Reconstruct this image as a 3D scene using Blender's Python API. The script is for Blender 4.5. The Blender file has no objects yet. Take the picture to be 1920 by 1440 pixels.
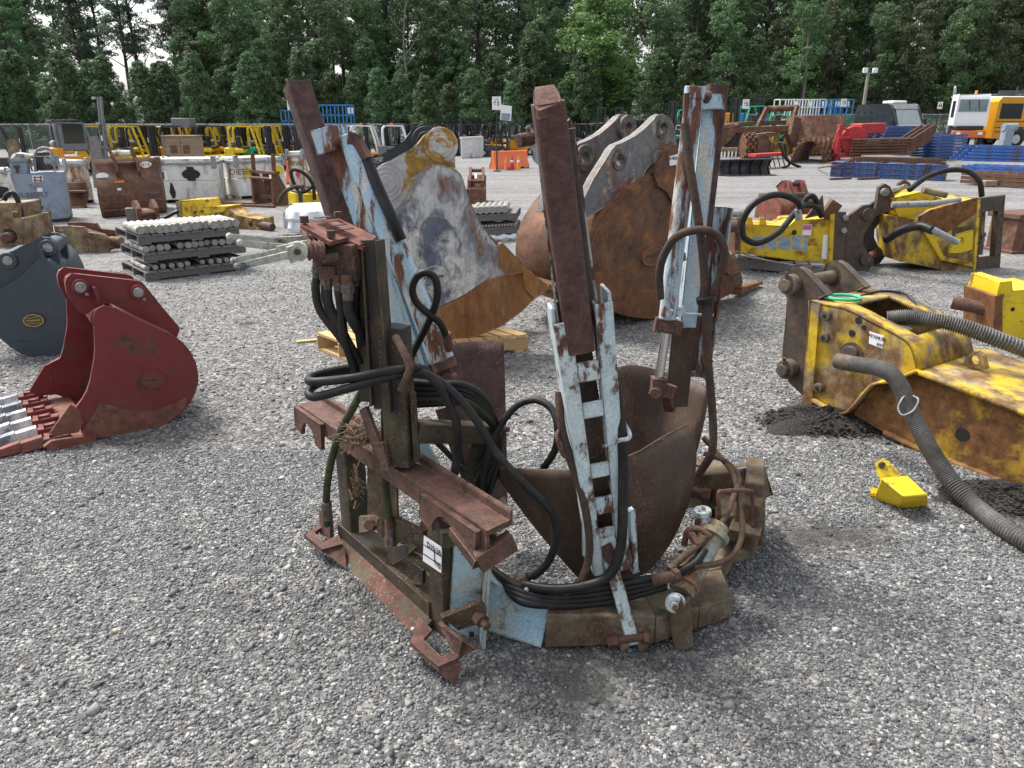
import bpy, math, random
import numpy as np
from mathutils import Vector as V3, Matrix
from mathutils.geometry import tessellate_polygon
SC = bpy.context.scene
COL = SC.collection
rnd = random.Random(7)
R = math.radians
# ------------------------------------------------------------------ camera
F, TH, H = 1387.0, R(19.6), 2.4          # focal length in photo pixels, pitch, eye height
cam = bpy.data.cameras.new("camera"); camo = bpy.data.objects.new("camera", cam); COL.objects.link(camo)
cam.sensor_fit = 'HORIZONTAL'; cam.sensor_width = 36.0; cam.lens = 36.0*F/1920
cam.clip_start = 0.05; cam.clip_end = 2000
camo.location = (0, 0, H); camo.rotation_euler = (R(90)-TH, 0, 0)
SC.camera = camo
# ------------------------------------------------------------------ sky, sun, exposure
SUN_EL, SUN_AZ = R(58), R(-55)           # azimuth from +Y towards +X
w = bpy.data.worlds.new("World"); SC.world = w; w.use_nodes = True
nt = w.node_tree; nt.nodes.clear()
sky = nt.nodes.new('ShaderNodeTexSky'); sky.sky_type = 'NISHITA'; sky.sun_disc = False
sky.sun_elevation = SUN_EL; sky.sun_rotation = SUN_AZ; sky.air_density = 1.0; sky.dust_density = 4.0; sky.ozone_density = 1.0
hs = nt.nodes.new('ShaderNodeHueSaturation'); hs.inputs['Saturation'].default_value = 0.30
bg = nt.nodes.new('ShaderNodeBackground'); bg.inputs['Strength'].default_value = 0.12
wo = nt.nodes.new('ShaderNodeOutputWorld')
nt.links.new(sky.outputs[0], hs.inputs['Color']); nt.links.new(hs.outputs[0], bg.inputs[0]); nt.links.new(bg.outputs[0], wo.inputs[0])
sl = bpy.data.lights.new("sun", 'SUN'); sl.energy = 1.5; sl.angle = R(14); sl.color = (1, .95, .88)
so = bpy.data.objects.new("sun", sl); COL.objects.link(so); so.location = (0, 0, 40)
sd = V3((math.sin(SUN_AZ)*math.cos(SUN_EL), math.cos(SUN_AZ)*math.cos(SUN_EL), math.sin(SUN_EL)))
so.rotation_euler = sd.to_track_quat('Z', 'Y').to_euler()
SC.view_settings.view_transform = 'Standard'; SC.view_settings.look = 'None'
SC.view_settings.exposure = 1.40; SC.view_settings.gamma = 1.0
SC.cycles.max_bounces = 6; SC.cycles.diffuse_bounces = 3; SC.cycles.glossy_bounces = 3
SC.cycles.transparent_max_bounces = 16; SC.cycles.use_denoising = True
# ------------------------------------------------------------------ measuring: photo pixel -> place in the yard
_c, _s = math.cos(TH), math.sin(TH)
def ray(px, py):
    u = (px-960)/F; v = (py-720)/F
    return V3((u, _c-v*_s, -(_s+v*_c)))
def at(px, py, Y):                        # the point at distance Y
    d = ray(px, py); return V3((0, 0, H))+d*(Y/d.y)
def gr(px, py, z=0.0):                    # the point at height z
    d = ray(px, py); hi = (z-H)/d.z; C = V3((0, 0, H))
    if d.y*hi < 34 or d.x*hi < 5: return C+d*hi
    lo = 20.0                             # far right: the ground there is not level
    for _ in range(40):
        m = (lo+hi)/2; p = C+d*m
        if p.z > gz(p.x, p.y)+z: lo = m
        else: hi = m
    return C+d*hi
def onp(px, py, P0, N):                   # the point on a plane
    d = ray(px, py); C = V3((0, 0, H)); return C+d*((P0-C).dot(N)/d.dot(N))
Z = V3((0, 0, 1))
def smooth(e0, e1, x):
    t = min(1, max(0, (x-e0)/(e1-e0))); return t*t*(3-2*t)
def gz(x, y):                             # the yard rises gently at its far right
    return 0.8*smooth(36, 50, y)*smooth(6, 16, x)
# ------------------------------------------------------------------ mesh builder
OFF = {}
def vec(p): return p if isinstance(p, V3) else V3(p)
class MB:
    def __init__(s): s.v = []; s.f = []
    def add(s, vs, fs):
        n = len(s.v); s.v += [vec(q) for q in vs]; s.f += [tuple(i+n for i in q) for q in fs]; return s
    def box(s, c, sx, sy, sz, ux=V3((1, 0, 0)), uy=V3((0, 1, 0)), uz=Z):
        c = vec(c); a, b, e = ux*sx/2, uy*sy/2, uz*sz/2
        return s.add([c-a-b-e, c+a-b-e, c+a+b-e, c-a+b-e, c-a-b+e, c+a-b+e, c+a+b+e, c-a+b+e],
                     [(0, 3, 2, 1), (4, 5, 6, 7), (0, 1, 5, 4), (1, 2, 6, 5), (2, 3, 7, 6), (3, 0, 4, 7)])
    def axes(s, a, b, up):
        d = (b-a).normalized(); x = d.cross(up)
        if x.length < 1e-4: x = d.cross(V3((1, 0, 0)))
        x.normalize(); return d, x, x.cross(d).normalized()
    def bar(s, a, b, w, h, up=Z, t=1.0):
        a, b = vec(a), vec(b); d, x, y = s.axes(a, b, vec(up))
        return s.ext([(-w/2, -h/2), (w/2, -h/2), (w/2, h/2), (-w/2, h/2)], a, b, x, t)
    def ext(s, prof, a, b, xd, t=1.0):     # closed profile swept from a to b; xd = direction of profile x
        a, b = vec(a), vec(b); d = (b-a).normalized(); xd = vec(xd); x = (xd-d*xd.dot(d)).normalized(); y = d.cross(x)
        n = len(prof); vs = [a+x*p+y*q for p, q in prof]+[b+x*p*t+y*q*t for p, q in prof]
        tri = tessellate_polygon([[V3((p, q, 0)) for p, q in prof]])
        fs = [tuple(q) for q in tri]+[tuple(n+i for i in reversed(q)) for q in tri]
        fs += [(i, (i+1) % n, n+(i+1) % n, n+i) for i in range(n)]
        return s.add(vs, fs)
    def rtube(s, a, b, w, h, up=Z, r=.15, t=1.0):   # solid square tube with rounded corners
        p = []; k = r*min(w, h)
        for cx, cy, a0 in ((w/2-k, h/2-k, 0), (-w/2+k, h/2-k, 90), (-w/2+k, -h/2+k, 180), (w/2-k, -h/2+k, 270)):
            for j in range(4):
                g = R(a0+30*j); p.append((cx+k*math.cos(g), cy+k*math.sin(g)))
        a, b = vec(a), vec(b); d, x, y = s.axes(a, b, vec(up)); return s.ext(p, a, b, x, t)
    def plate(s, pts, n, th, holes=()):    # flat outline given a thickness along n
        pts = [vec(p) for p in pts]; loops = [pts]+[[vec(p) for p in h] for h in holes]; n = vec(n)*th
        flat = [p for l in loops for p in l]; m = len(flat)
        tri = tessellate_polygon(loops); fs = [tuple(q) for q in tri]+[tuple(m+i for i in reversed(q)) for q in tri]
        k = 0
        for l in loops:
            L = len(l); fs += [(k+i, k+(i+1) % L, m+k+(i+1) % L, m+k+i) for i in range(L)]; k += L
        return s.add(flat+[p+n for p in flat], fs)
    def cyl(s, a, b, r, n=16, r2=None, ri=0):
        a, b = vec(a), vec(b); d, x, y = s.axes(a, b, Z if abs((b-a).normalized().z) < .95 else V3((0, 1, 0))); r2 = r if r2 is None else r2
        cs = [(math.cos(2*math.pi*i/n), math.sin(2*math.pi*i/n)) for i in range(n)]
        vs = [a+x*c*r+y*q*r for c, q in cs]+[b+x*c*r2+y*q*r2 for c, q in cs]
        fs = [(i, (i+1) % n, n+(i+1) % n, n+i) for i in range(n)]
        if ri:
            vs += [a+x*c*ri+y*q*ri for c, q in cs]+[b+x*c*ri+y*q*ri for c, q in cs]
            for i in range(n):
                j = (i+1) % n
                fs += [(2*n+j, 2*n+i, 3*n+i, 3*n+j), (j, i, 2*n+i, 2*n+j), (n+i, n+j, 3*n+j, 3*n+i)]
        else: fs += [tuple(reversed(range(n))), tuple(range(n, 2*n))]
        return s.add(vs, fs)
    def tube(s, pts, r, n=9, sub=6, rf=None):
        pts = [vec(p) for p in pts]
        if sub > 1 and len(pts) > 2:
            q = []
            P = [pts[0]*2-pts[1]]+pts+[pts[-1]*2-pts[-2]]
            for i in range(1, len(P)-2):
                for j in range(sub):
                    t = j/sub; a, b, c, d = P[i-1], P[i], P[i+1], P[i+2]
                    q.append(.5*((2*b)+(c-a)*t+(2*a-5*b+4*c-d)*t*t+(3*b-a-3*c+d)*t**3))
            pts = q+[pts[-1]]
        m = len(pts); vs = []; x = None
        for i, p in enumerate(pts):
            d = (pts[min(i+1, m-1)]-pts[max(i-1, 0)]).normalized()
            if x is None: x = d.orthogonal().normalized()
            else: x = (x-d*x.dot(d)).normalized()
            y = d.cross(x); rr = rf(i) if rf else r
            vs += [p+(x*math.cos(2*math.pi*k/n)+y*math.sin(2*math.pi*k/n))*rr for k in range(n)]
        fs = [(i*n+k, i*n+(k+1) % n, (i+1)*n+(k+1) % n, (i+1)*n+k) for i in range(m-1) for k in range(n)]
        fs += [tuple(reversed(range(n))), tuple(range((m-1)*n, m*n))]
        return s.add(vs, fs)
    def grid(s, rows):
        n = len(rows[0]); vs = [p for r_ in rows for p in r_]
        return s.add(vs, [(i*n+j, i*n+j+1, (i+1)*n+j+1, (i+1)*n+j) for i in range(len(rows)-1) for j in range(n-1)])
    def ball(s, c, rx, ry=None, rz=None, n=10, m=7):
        c = vec(c); ry = ry or rx; rz = rz or rx
        rows = [[c+V3((rx*math.sin(math.pi*i/m)*math.cos(2*math.pi*j/n), ry*math.sin(math.pi*i/m)*math.sin(2*math.pi*j/n), rz*math.cos(math.pi*i/m))) for j in range(n+1)] for i in range(m+1)]
        return s.grid(rows)
    def hexn(s, a, b, r): return s.cyl(a, b, r, 6)
    def build(s, name, mat, parent=None, bevel=0, solid=0, ang=35, flat=False, weld=False):
        off = V3((0, 0, 0))
        if parent is not None:
            p = parent
            while p.parent: p = p.parent
            off = OFF.get(p.name, off)
        me = bpy.data.meshes.new(name); me.from_pydata([tuple(q-off) for q in s.v], [], s.f); me.update()
        if weld or solid:
            import bmesh
            bm = bmesh.new(); bm.from_mesh(me); bmesh.ops.remove_doubles(bm, verts=bm.verts, dist=1e-5)
            bmesh.ops.recalc_face_normals(bm, faces=bm.faces); bm.to_mesh(me); bm.free()
        if not flat:
            me.shade_smooth(); me.set_sharp_from_angle(angle=R(ang))
        o = bpy.data.objects.new(name, me); COL.objects.link(o)
        me.materials.append(mat)
        if parent is not None: o.parent = parent
        if solid:
            md = o.modifiers.new("thickness", 'SOLIDIFY'); md.thickness = solid; md.offset = 0
        if bevel:
            md = o.modifiers.new("edge", 'BEVEL'); md.width = bevel; md.segments = 2; md.limit_method = 'ANGLE'; md.angle_limit = R(40)
            md.harden_normals = False
        return o
def tag(o, label, cat, group=None, kind=None):
    if label: o['label'] = label
    if cat: o['category'] = cat
    if group: o['group'] = group
    if kind: o['kind'] = kind
    return o
def thing(name, label, cat, loc=(0, 0, 0), group=None, local=False, rz=0):
    o = bpy.data.objects.new(name, None); COL.objects.link(o); o.location = vec(loc); o.rotation_euler = (0, 0, rz)
    o.empty_display_size = .2
    OFF[o.name] = V3((0, 0, 0)) if local else vec(loc)
    return tag(o, label, cat, group)
def single(mb, name, mat, label, cat, loc=None, group=None, **k):
    loc = vec(loc) if loc is not None else sum(mb.v, V3())/len(mb.v)
    mb.v = [q-loc for q in mb.v]
    o = mb.build(name, mat, None, **k); o.location = loc
    return tag(o, label, cat, group)
def dup(root, loc, rz=0, label=None, group=None, scale=None):
    r = root.copy(); COL.objects.link(r); r.location = loc; r.rotation_euler = (0, 0, rz)
    if scale: r.scale = scale
    if label: r['label'] = label
    if group: r['group'] = group
    for ch in list(root.children):
        c = ch.copy(); COL.objects.link(c); c.parent = r
        for g in ch.children:
            d = g.copy(); COL.objects.link(d); d.parent = c
    return r
def text(s, size, O, ux, uy, mat, parent, name="lettering", off=.002, align='CENTER', bold=0):
    cu = bpy.data.curves.new("t", 'FONT'); cu.body = s; cu.size = size; cu.align_x = align; cu.align_y = 'CENTER'; cu.offset = bold
    ob = bpy.data.objects.new("t", cu); COL.objects.link(ob)
    dg = bpy.context.evaluated_depsgraph_get(); me = bpy.data.meshes.new_from_object(ob.evaluated_get(dg))
    bpy.data.objects.remove(ob); bpy.data.curves.remove(cu)
    ux = vec(ux).normalized(); uy = vec(uy); uy = (uy-ux*uy.dot(ux)).normalized(); n = ux.cross(uy)
    mb = MB(); mb.add([vec(O)+ux*q.co.x+uy*q.co.y+n*off for q in me.vertices], [tuple(p.vertices) for p in me.polygons])
    bpy.data.meshes.remove(me)
    return mb.build(name, mat, parent, flat=True)
class Fr:                                   # an upright face standing on two ground points
    def __init__(s, p0, p1, ytop, z0=0.0):
        s.O = gr(*p0, z0); b = gr(*p1, z0); s.ux = (b-s.O); s.w = s.ux.length; s.ux.normalize()
        s.un = V3((-s.ux.y, s.ux.x, 0)); s.h = onp(p0[0], ytop, s.O, s.un).z-z0; s.z0 = z0
    def p(s, u, v, d=0): return s.O+s.ux*(u*s.w)+Z*(v*s.h)+s.un*d
    def m(s, u, v, d=0): return s.O+s.ux*u+Z*v+s.un*d
    def px(s, x, y, d=0): return onp(x, y, s.O+s.un*d, s.un)
    def box(s, mb, u0, u1, v0, v1, d0, d1):     # fractions in u, v; metres in depth
        c = s.p((u0+u1)/2, (v0+v1)/2, (d0+d1)/2); return mb.box(c, abs(u1-u0)*s.w, abs(d1-d0), abs(v1-v0)*s.h, s.ux, s.un, Z)
def circ(c, r, ux, uy, n=20): return [vec(c)+vec(ux)*(r*math.cos(2*math.pi*i/n))+vec(uy)*(r*math.sin(2*math.pi*i/n)) for i in range(n)]
# ------------------------------------------------------------------ materials
def nd(nt, t, ins=None, **pr):
    n = nt.nodes.new(t)
    for k, v in pr.items(): setattr(n, k, v)
    for k, v in (ins or {}).items():
        if isinstance(v, bpy.types.NodeSocket): nt.links.new(v, n.inputs[k])
        else: n.inputs[k].default_value = v
    return n
def c4(c): return (c[0], c[1], c[2], 1)
def mixc(nt, f, a, b, mode='MIX'):
    n = nt.nodes.new('ShaderNodeMix'); n.data_type = 'RGBA'; n.blend_type = mode
    for i, v in ((0, f), (6, a), (7, b)):
        if isinstance(v, bpy.types.NodeSocket): nt.links.new(v, n.inputs[i])
        else: n.inputs[i].default_value = v if i == 0 else c4(v)
    return n.outputs[2]
def mr(nt, v, a, b, c=0., d=1.): return nd(nt, 'ShaderNodeMapRange', {0: v, 1: a, 2: b, 3: c, 4: d}).outputs[0]
def noise(nt, vec_, sc, det=6, ro=.6, dist=0): return nd(nt, 'ShaderNodeTexNoise', {'Vector': vec_, 'Scale': sc, 'Detail': det, 'Roughness': ro, 'Distortion': dist}).outputs[0]
def newmat(name):
    m = bpy.data.materials.new(name); m.use_nodes = True; nt = m.node_tree; nt.nodes.clear()
    b = nt.nodes.new('ShaderNodeBsdfPrincipled'); o = nt.nodes.new('ShaderNodeOutputMaterial'); nt.links.new(b.outputs[0], o.inputs[0])
    return m, nt, b, o
def math_(nt, op, a, b=None):
    n = nt.nodes.new('ShaderNodeMath'); n.operation = op
    for i, v in ((0, a), (1, b)):
        if v is None: continue
        if isinstance(v, bpy.types.NodeSocket): nt.links.new(v, n.inputs[i])
        else: n.inputs[i].default_value = v
    return n.outputs[0]
def worn(name, c1, c2=None, rust=(.17, .07, .035), rust2=None, amt=.3, sc=5., rough=.5, metal=0., streak=1., bump=.25, soft=.05, grain=.3, spec=.4, c3=None, amt3=.4, sc3=2.5, soft3=.08, rrough=.85, specks=None, vary=.42, edge=None, er=.012):
    m, nt, b, o = newmat(name)
    tc = nd(nt, 'ShaderNodeTexCoord').outputs['Object']
    st = nd(nt, 'ShaderNodeMapping', {'Vector': tc, 'Scale': (1, 1, streak)}).outputs[0]
    n1 = noise(nt, st, sc, 9, .66, .15); n2 = noise(nt, st, sc*5, 6, .65); n3 = noise(nt, tc, 1.6, 4, .6); n4 = noise(nt, tc, 90, 3, .7)
    t = .67-.34*amt
    mask = mr(nt, n1, t-soft, t+soft)
    pc = mixc(nt, mr(nt, n3, .35, .65), c1, c2 or [q*.8 for q in c1])
    if c3:
        nb = noise(nt, st, sc3, 7, .62, .4); t3 = .67-.34*amt3
        pc = mixc(nt, mr(nt, nb, t3-soft3, t3+soft3), pc, c3)
    rc = mixc(nt, mr(nt, n2, .3, .7), [q*.55 for q in rust], rust2 or [min(1, q*1.45) for q in rust])
    col = mixc(nt, mask, pc, rc)
    if specks:
        vo = nd(nt, 'ShaderNodeTexVoronoi', {'Vector': tc, 'Scale': 55.}); sp = math_(nt, 'MULTIPLY', mr(nt, vo.outputs['Distance'], .22, .15), mr(nt, n1, .45, .6))
        col = mixc(nt, sp, col, specks)
    if edge:                               # rubbed corners
        bv = nd(nt, 'ShaderNodeBevel', {'Radius': er}, samples=4).outputs[0]; gn = nd(nt, 'ShaderNodeNewGeometry').outputs['Normal']
        dt = nd(nt, 'ShaderNodeVectorMath', {0: bv, 1: gn}, operation='DOT_PRODUCT').outputs['Value']
        em = math_(nt, 'MULTIPLY', mr(nt, dt, .992, .90), mr(nt, n2, .36, .56)); col = mixc(nt, math_(nt, 'MULTIPLY', em, .85), col, edge)
    n5 = noise(nt, st, sc*1.7+2, 9, .7, .3)
    g = math_(nt, 'MULTIPLY', mr(nt, n4, .25, .75, 1-grain, 1+grain), mr(nt, n5, .3, .7, 1-vary, 1+vary*.8))
    gv = nd(nt, 'ShaderNodeCombineColor', {0: g, 1: g, 2: g}).outputs[0]
    col = mixc(nt, 1., col, gv, 'MULTIPLY') if False else nd(nt, 'ShaderNodeVectorMath', {0: col, 1: gv}, operation='MULTIPLY').outputs[0]
    nt.links.new(col, b.inputs['Base Color'])
    nt.links.new(mr(nt, math_(nt, 'ADD', mask, math_(nt, 'MULTIPLY', n2, .25)), .1, 1.2, rough, rrough), b.inputs['Roughness'])
    if metal: nt.links.new(mr(nt, mask, 0, 1, metal, 0), b.inputs['Metallic'])
    b.inputs['Specular IOR Level'].default_value = spec
    if bump:
        hsum = math_(nt, 'ADD', math_(nt, 'MULTIPLY', mask, -.6), math_(nt, 'ADD', n2, math_(nt, 'MULTIPLY', n4, .5)))
        bp = nd(nt, 'ShaderNodeBump', {'Strength': min(1., bump*1.5), 'Distance': .008, 'Height': hsum}); nt.links.new(bp.outputs[0], b.inputs['Normal'])
    return m
def plain(name, c, rough=.5, metal=0., var=.15, spec=.5, sc=4.):
    m, nt, b, o = newmat(name)
    tc = nd(nt, 'ShaderNodeTexCoord').outputs['Object']; n = noise(nt, tc, sc, 6, .65)
    nt.links.new(mixc(nt, mr(nt, n, .3, .7), [q*(1-var) for q in c], [min(1, q*(1+var)) for q in c]), b.inputs['Base Color'])
    nt.links.new(mr(nt, n, .3, .7, rough*.85, min(1, rough*1.15)), b.inputs['Roughness'])
    b.inputs['Metallic'].default_value = metal; b.inputs['Specular IOR Level'].default_value = spec
    return m
def wood(name, a, b_, sc=3., ax=(1, 12, 12)):
    m, nt, b, o = newmat(name)
    tc = nd(nt, 'ShaderNodeTexCoord').outputs['Object']; mp = nd(nt, 'ShaderNodeMapping', {'Vector': tc, 'Scale': ax}).outputs[0]
    n = noise(nt, mp, sc, 7, .6, .3)
    rn = nd(nt, 'ShaderNodeNewGeometry').outputs['Random Per Island']
    col = mixc(nt, mr(nt, n, .3, .7), a, b_); col = nd(nt, 'ShaderNodeHueSaturation', {'Color': col, 'Value': mr(nt, rn, 0, 1, .75, 1.2)}).outputs[0]
    nt.links.new(col, b.inputs['Base Color']); b.inputs['Roughness'].default_value = .8
    bp = nd(nt, 'ShaderNodeBump', {'Strength': .3, 'Distance': .004, 'Height': n}); nt.links.new(bp.outputs[0], b.inputs['Normal'])
    return m
M = {}
BL = (.36, .50, .58); RU = (.13, .055, .032)
M['blue'] = worn('blue_paint_rusty', (.31, .45, .56), (.43, .52, .55), RU, amt=.40, sc=8, streak=.22, rough=.5, soft=.03, c3=(.50, .50, .45), amt3=.3, sc3=9, soft3=.03, vary=.12, edge=(.10,.045,.028), er=0.012)
M['blue2'] = worn('blue_paint_chipped', (.32, .47, .60), (.43, .53, .57), RU, amt=.33, sc=8, streak=.22, rough=.5, soft=.03, c3=(.50, .50, .45), amt3=.28, sc3=9, soft3=.03, vary=.12, edge=(.10,.045,.028), er=0.012)
M['blueL'] = worn('blue_paint_pale', (.42, .53, .58), (.50, .56, .56), (.11, .05, .03), amt=.37, sc=9, streak=.5, soft=.03, vary=.14, edge=(.09,.042,.028), er=0.01)
M['bluep'] = worn('blue_paint_clean', (.27, .44, .55), (.38, .51, .55), (.16, .10, .05), amt=.20, sc=6, soft=.06, c3=(.42, .40, .30), amt3=.3, sc3=5, vary=.12, edge=(.11,.07,.04), er=0.01)
M['maroon'] = worn('maroon_rust_tube', (.095, .048, .043), (.075, .037, .032), (.055, .025, .02), amt=.35, sc=14, rough=.6, soft=.12, bump=.15, edge=(.17,.10,.085), er=0.01)
M['redrust'] = worn('red_oxide', (.140, .066, .050), (.105, .053, .041), (.066, .040, .028), amt=.46, sc=9, rough=.75, soft=.1, edge=(.20,.115,.09), er=0.01)
M['grime'] = worn('olive_grime', (.088, .068, .034), (.058, .050, .030), (.062, .036, .022), (.085, .05, .03), amt=.40, sc=5, rough=.8, soft=.1, c3=(.036, .036, .031), amt3=.42, sc3=6, specks=(.26, .24, .20), edge=(.15,.085,.05), er=0.01)
M['lip'] = worn('olive_red_flaked', (.085, .068, .036), (.06, .052, .034), (.125, .056, .042), (.17, .075, .055), amt=.47, sc=4, rough=.75, soft=.05, specks=(.34, .32, .28))
M['redplate'] = worn('red_oxide_plate', (.27, .095, .065), (.22, .085, .06), (.13, .06, .045), amt=.3, sc=8, rough=.7, soft=.12)
M['grimed'] = worn('dark_flaked_paint', (.017, .021, .027), (.026, .028, .028), (.085, .055, .03), (.12, .09, .05), amt=.38, sc=7, rough=.6, streak=.4, soft=.05, c3=(.06, .048, .03), amt3=.30, sc3=4, edge=(.13,.085,.05), er=0.008)
M['ringb'] = worn('brown_ring_rust', (.118, .086, .048), (.082, .068, .038), (.085, .050, .03), amt=.42, sc=5, rough=.8, soft=.12, c3=(.19, .165, .115), amt3=.36, sc3=4, specks=(.25, .22, .17), edge=(.17,.10,.06), er=0.014)
M['gate'] = worn('cream_cylinder', (.27, .225, .13), (.20, .17, .10), (.13, .07, .035), amt=.40, sc=7, rough=.7, soft=.06, c3=(.34, .40, .40), amt3=.28)
M['blade'] = worn('blade_rust', (.070, .045, .033), (.052, .037, .029), (.095, .052, .03), amt=.36, sc=3, streak=.5, rough=.55, soft=.15, specks=(.22, .20, .17))
M['bladem'] = worn('maroon_blade', (.10, .055, .050), (.08, .042, .036), (.06, .03, .026), amt=.3, sc=5, rough=.7, soft=.15, specks=(.30, .28, .25))
M['hose'] = worn('black_rubber', (.009, .0095, .011), (.013, .013, .014), (.035, .031, .024), amt=.2, sc=6, rough=.42, soft=.15, bump=.1, spec=.28)
M['hoseg'] = worn('mossy_rubber', (.022, .026, .020), (.03, .038, .018), (.05, .06, .02), amt=.4, sc=7, rough=.65, soft=.15, bump=.1)
M['hoseb'] = worn('brown_rubber', (.05, .034, .027), (.042, .03, .025), (.075, .04, .025), amt=.4, sc=9, rough=.7, soft=.1)
M['hoser'] = worn('rusted_pipe', (.12, .072, .045), (.095, .058, .038), (.065, .04, .028), amt=.4, sc=14, rough=.85)
M['chrome'] = plain('chrome', (.62, .63, .65), .18, 1., .05)
M['fit'] = worn('steel_fitting', (.16, .155, .15), (.11, .10, .09), (.12, .06, .035), amt=.45, sc=16, rough=.5, metal=.4)
M['lever'] = worn('lever_paint', (.36, .37, .33), (.42, .42, .36), (.10, .13, .14), amt=.28, sc=14, rough=.6, soft=.03)
M['red'] = worn('red_paint', (.185, .027, .030), (.155, .023, .026), (.10, .045, .03), amt=.22, sc=5, rough=.42, soft=.04, grain=.10, bump=.08, vary=.14, c3=(.16, .04, .035), amt3=.25, edge=(.11,.06,.045), er=0.016)
M['reddirt'] = worn('red_paint_dirty', (.20, .035, .03), (.19, .06, .045), (.15, .08, .05), amt=.45, sc=3, rough=.6, soft=.15, grain=.1, edge=(.24,.09,.07), er=0.014)
M['slate'] = worn('slate_paint', (.052, .066, .085), (.045, .057, .073), (.05, .05, .05), amt=.05, sc=4, rough=.34, grain=.06, bump=.03, vary=.08, edge=(.11,.13,.155), er=0.014)
M['steel'] = worn('scraped_steel', (.46, .46, .47), (.55, .54, .53), (.20, .085, .03), (.28, .14, .055), amt=.24, sc=5.5, rough=.38, metal=.3, soft=.07, c3=(.24, .26, .30), amt3=.42, sc3=5.5, soft3=.05, streak=.5, edge=(.24,.12,.045), er=0.035)
M['steel2'] = worn('scraped_steel_side', (.48, .47, .46), (.62, .60, .57), (.18, .08, .03), (.30, .17, .09), amt=.18, sc=5.5, rough=.36, metal=.3, soft=.05, c3=(.13, .15, .19), amt3=.48, sc3=4., soft3=.05, streak=.6, edge=(.60,.57,.53), er=0.02)
M['orange'] = worn('orange_rust', (.31, .125, .028), (.19, .07, .018), (.13, .05, .02), (.36, .20, .10), amt=.36, sc=5, rough=.7, soft=.12, streak=.25, grain=.2, c3=(.30, .14, .04), amt3=.4, edge=(.40,.22,.10), er=0.02)
M['earY'] = worn('ear_yellow_chipped', (.36, .36, .36), (.46, .45, .42), (.38, .21, .045), (.46, .27, .06), amt=.48, sc=2.0, rough=.5, soft=.012, grain=.15, bump=.12, edge=(.62,.60,.57), er=0.02)
M['earN'] = worn('ear_navy', (.035, .04, .055), (.03, .035, .045), (.42, .40, .38), (.5, .48, .45), amt=.2, sc=6, rough=.45, soft=.02, rrough=.6)
M['rustb'] = worn('bucket_rust', (.165, .068, .032), (.12, .058, .034), (.085, .045, .03), (.12, .062, .04), amt=.48, sc=3.4, rough=.6, soft=.14, grain=.25, c3=(.26, .105, .025), amt3=.34, bump=.4, specks=(.22, .12, .07), edge=(.26,.13,.07), er=0.02)
M['rusto'] = worn('bucket_rust_orange', (.23, .095, .030), (.17, .068, .026), (.11, .048, .025), amt=.4, sc=3, rough=.7, soft=.2, grain=.25, edge=(.32,.16,.07), er=0.02)
M['earG'] = worn('ear_grey', (.13, .14, .15), (.17, .165, .16), (.36, .31, .24), (.44, .39, .30), amt=.25, sc=4, rough=.6, soft=.03, c3=(.15, .06, .045), amt3=.28, edge=(.46,.41,.32), er=0.022)
M['boss'] = worn('boss_grey', (.09, .085, .08), (.06, .06, .058), (.20, .17, .13), amt=.4, sc=9, rough=.6)
M['yel'] = worn('yellow_paint', (.64, .44, .012), (.58, .39, .013), (.15, .065, .025), (.26, .12, .03), amt=.30, sc=3.0, rough=.5, soft=.06, grain=.12, vary=.14, edge=(.17,.09,.03), er=0.02)
M['yelw'] = worn('yellow_paint_worn', (.56, .38, .02), (.46, .30, .028), (.15, .075, .032), (.24, .13, .045), amt=.44, sc=3.4, rough=.6, soft=.06, grain=.2, c3=(.26, .20, .125), amt3=.50, sc3=3.2, soft3=.05, streak=.8, edge=(.16,.085,.04), er=0.02)
M['yelr'] = worn('yellow_to_rust', (.50, .32, .02), (.42, .25, .025), (.15, .062, .026), (.24, .11, .035), amt=.80, sc=2.8, rough=.7, soft=.07, grain=.2, c3=(.16, .12, .075), amt3=.35)
M['yelb'] = worn('yellow_bright', (.68, .50, .012), (.64, .46, .013), (.16, .09, .03), amt=.16, sc=7, rough=.42, soft=.04, grain=.08, vary=.12, edge=(.16,.10,.03), er=0.012)
M['brk'] = worn('bracket_black', (.05, .045, .043), (.075, .06, .05), (.10, .06, .04), amt=.4, sc=4, rough=.65, soft=.12, edge=(.16,.10,.07), er=0.018)
M['brkt'] = worn('bracket_tan', (.17, .125, .08), (.12, .09, .065), (.06, .05, .045), amt=.45, sc=4, rough=.75, soft=.12)
M['xpin'] = worn('red_cross_pin', (.21, .072, .05), (.17, .06, .045), (.10, .045, .03), amt=.3, sc=6, rough=.55)
M['rustpin'] = worn('rusty_pin', (.12, .055, .038), (.095, .045, .034), (.065, .038, .028), amt=.35, sc=9, rough=.65, soft=.1)
M['spiral'] = worn('spiral_guard', (.13, .13, .125), (.17, .165, .155), (.07, .06, .05), amt=.4, sc=6, rough=.5, soft=.15)
M['pine'] = wood('new_pine', (.55, .38, .19), (.44, .28, .12))
M['oldwood'] = wood('weathered_wood', (.21, .20, .195), (.075, .072, .072), 5.)
M['ply'] = wood('stained_plywood', (.30, .23, .15), (.18, .12, .075), 2.)
M['pin'] = worn('zinc_pin', (.30, .315, .32), (.38, .37, .35), (.20, .18, .14), amt=.38, sc=6, rough=.4, metal=.5)
M['galv'] = worn('galvanised', (.26, .28, .29), (.32, .33, .33), (.15, .09, .06), amt=.2, sc=6, rough=.5, metal=.3)
M['white'] = worn('white_paint_dirty', (.70, .70, .67), (.62, .61, .57), (.24, .14, .07), amt=.2, sc=2.6, rough=.5, streak=.5, soft=.07, grain=.08, vary=.10)
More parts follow.
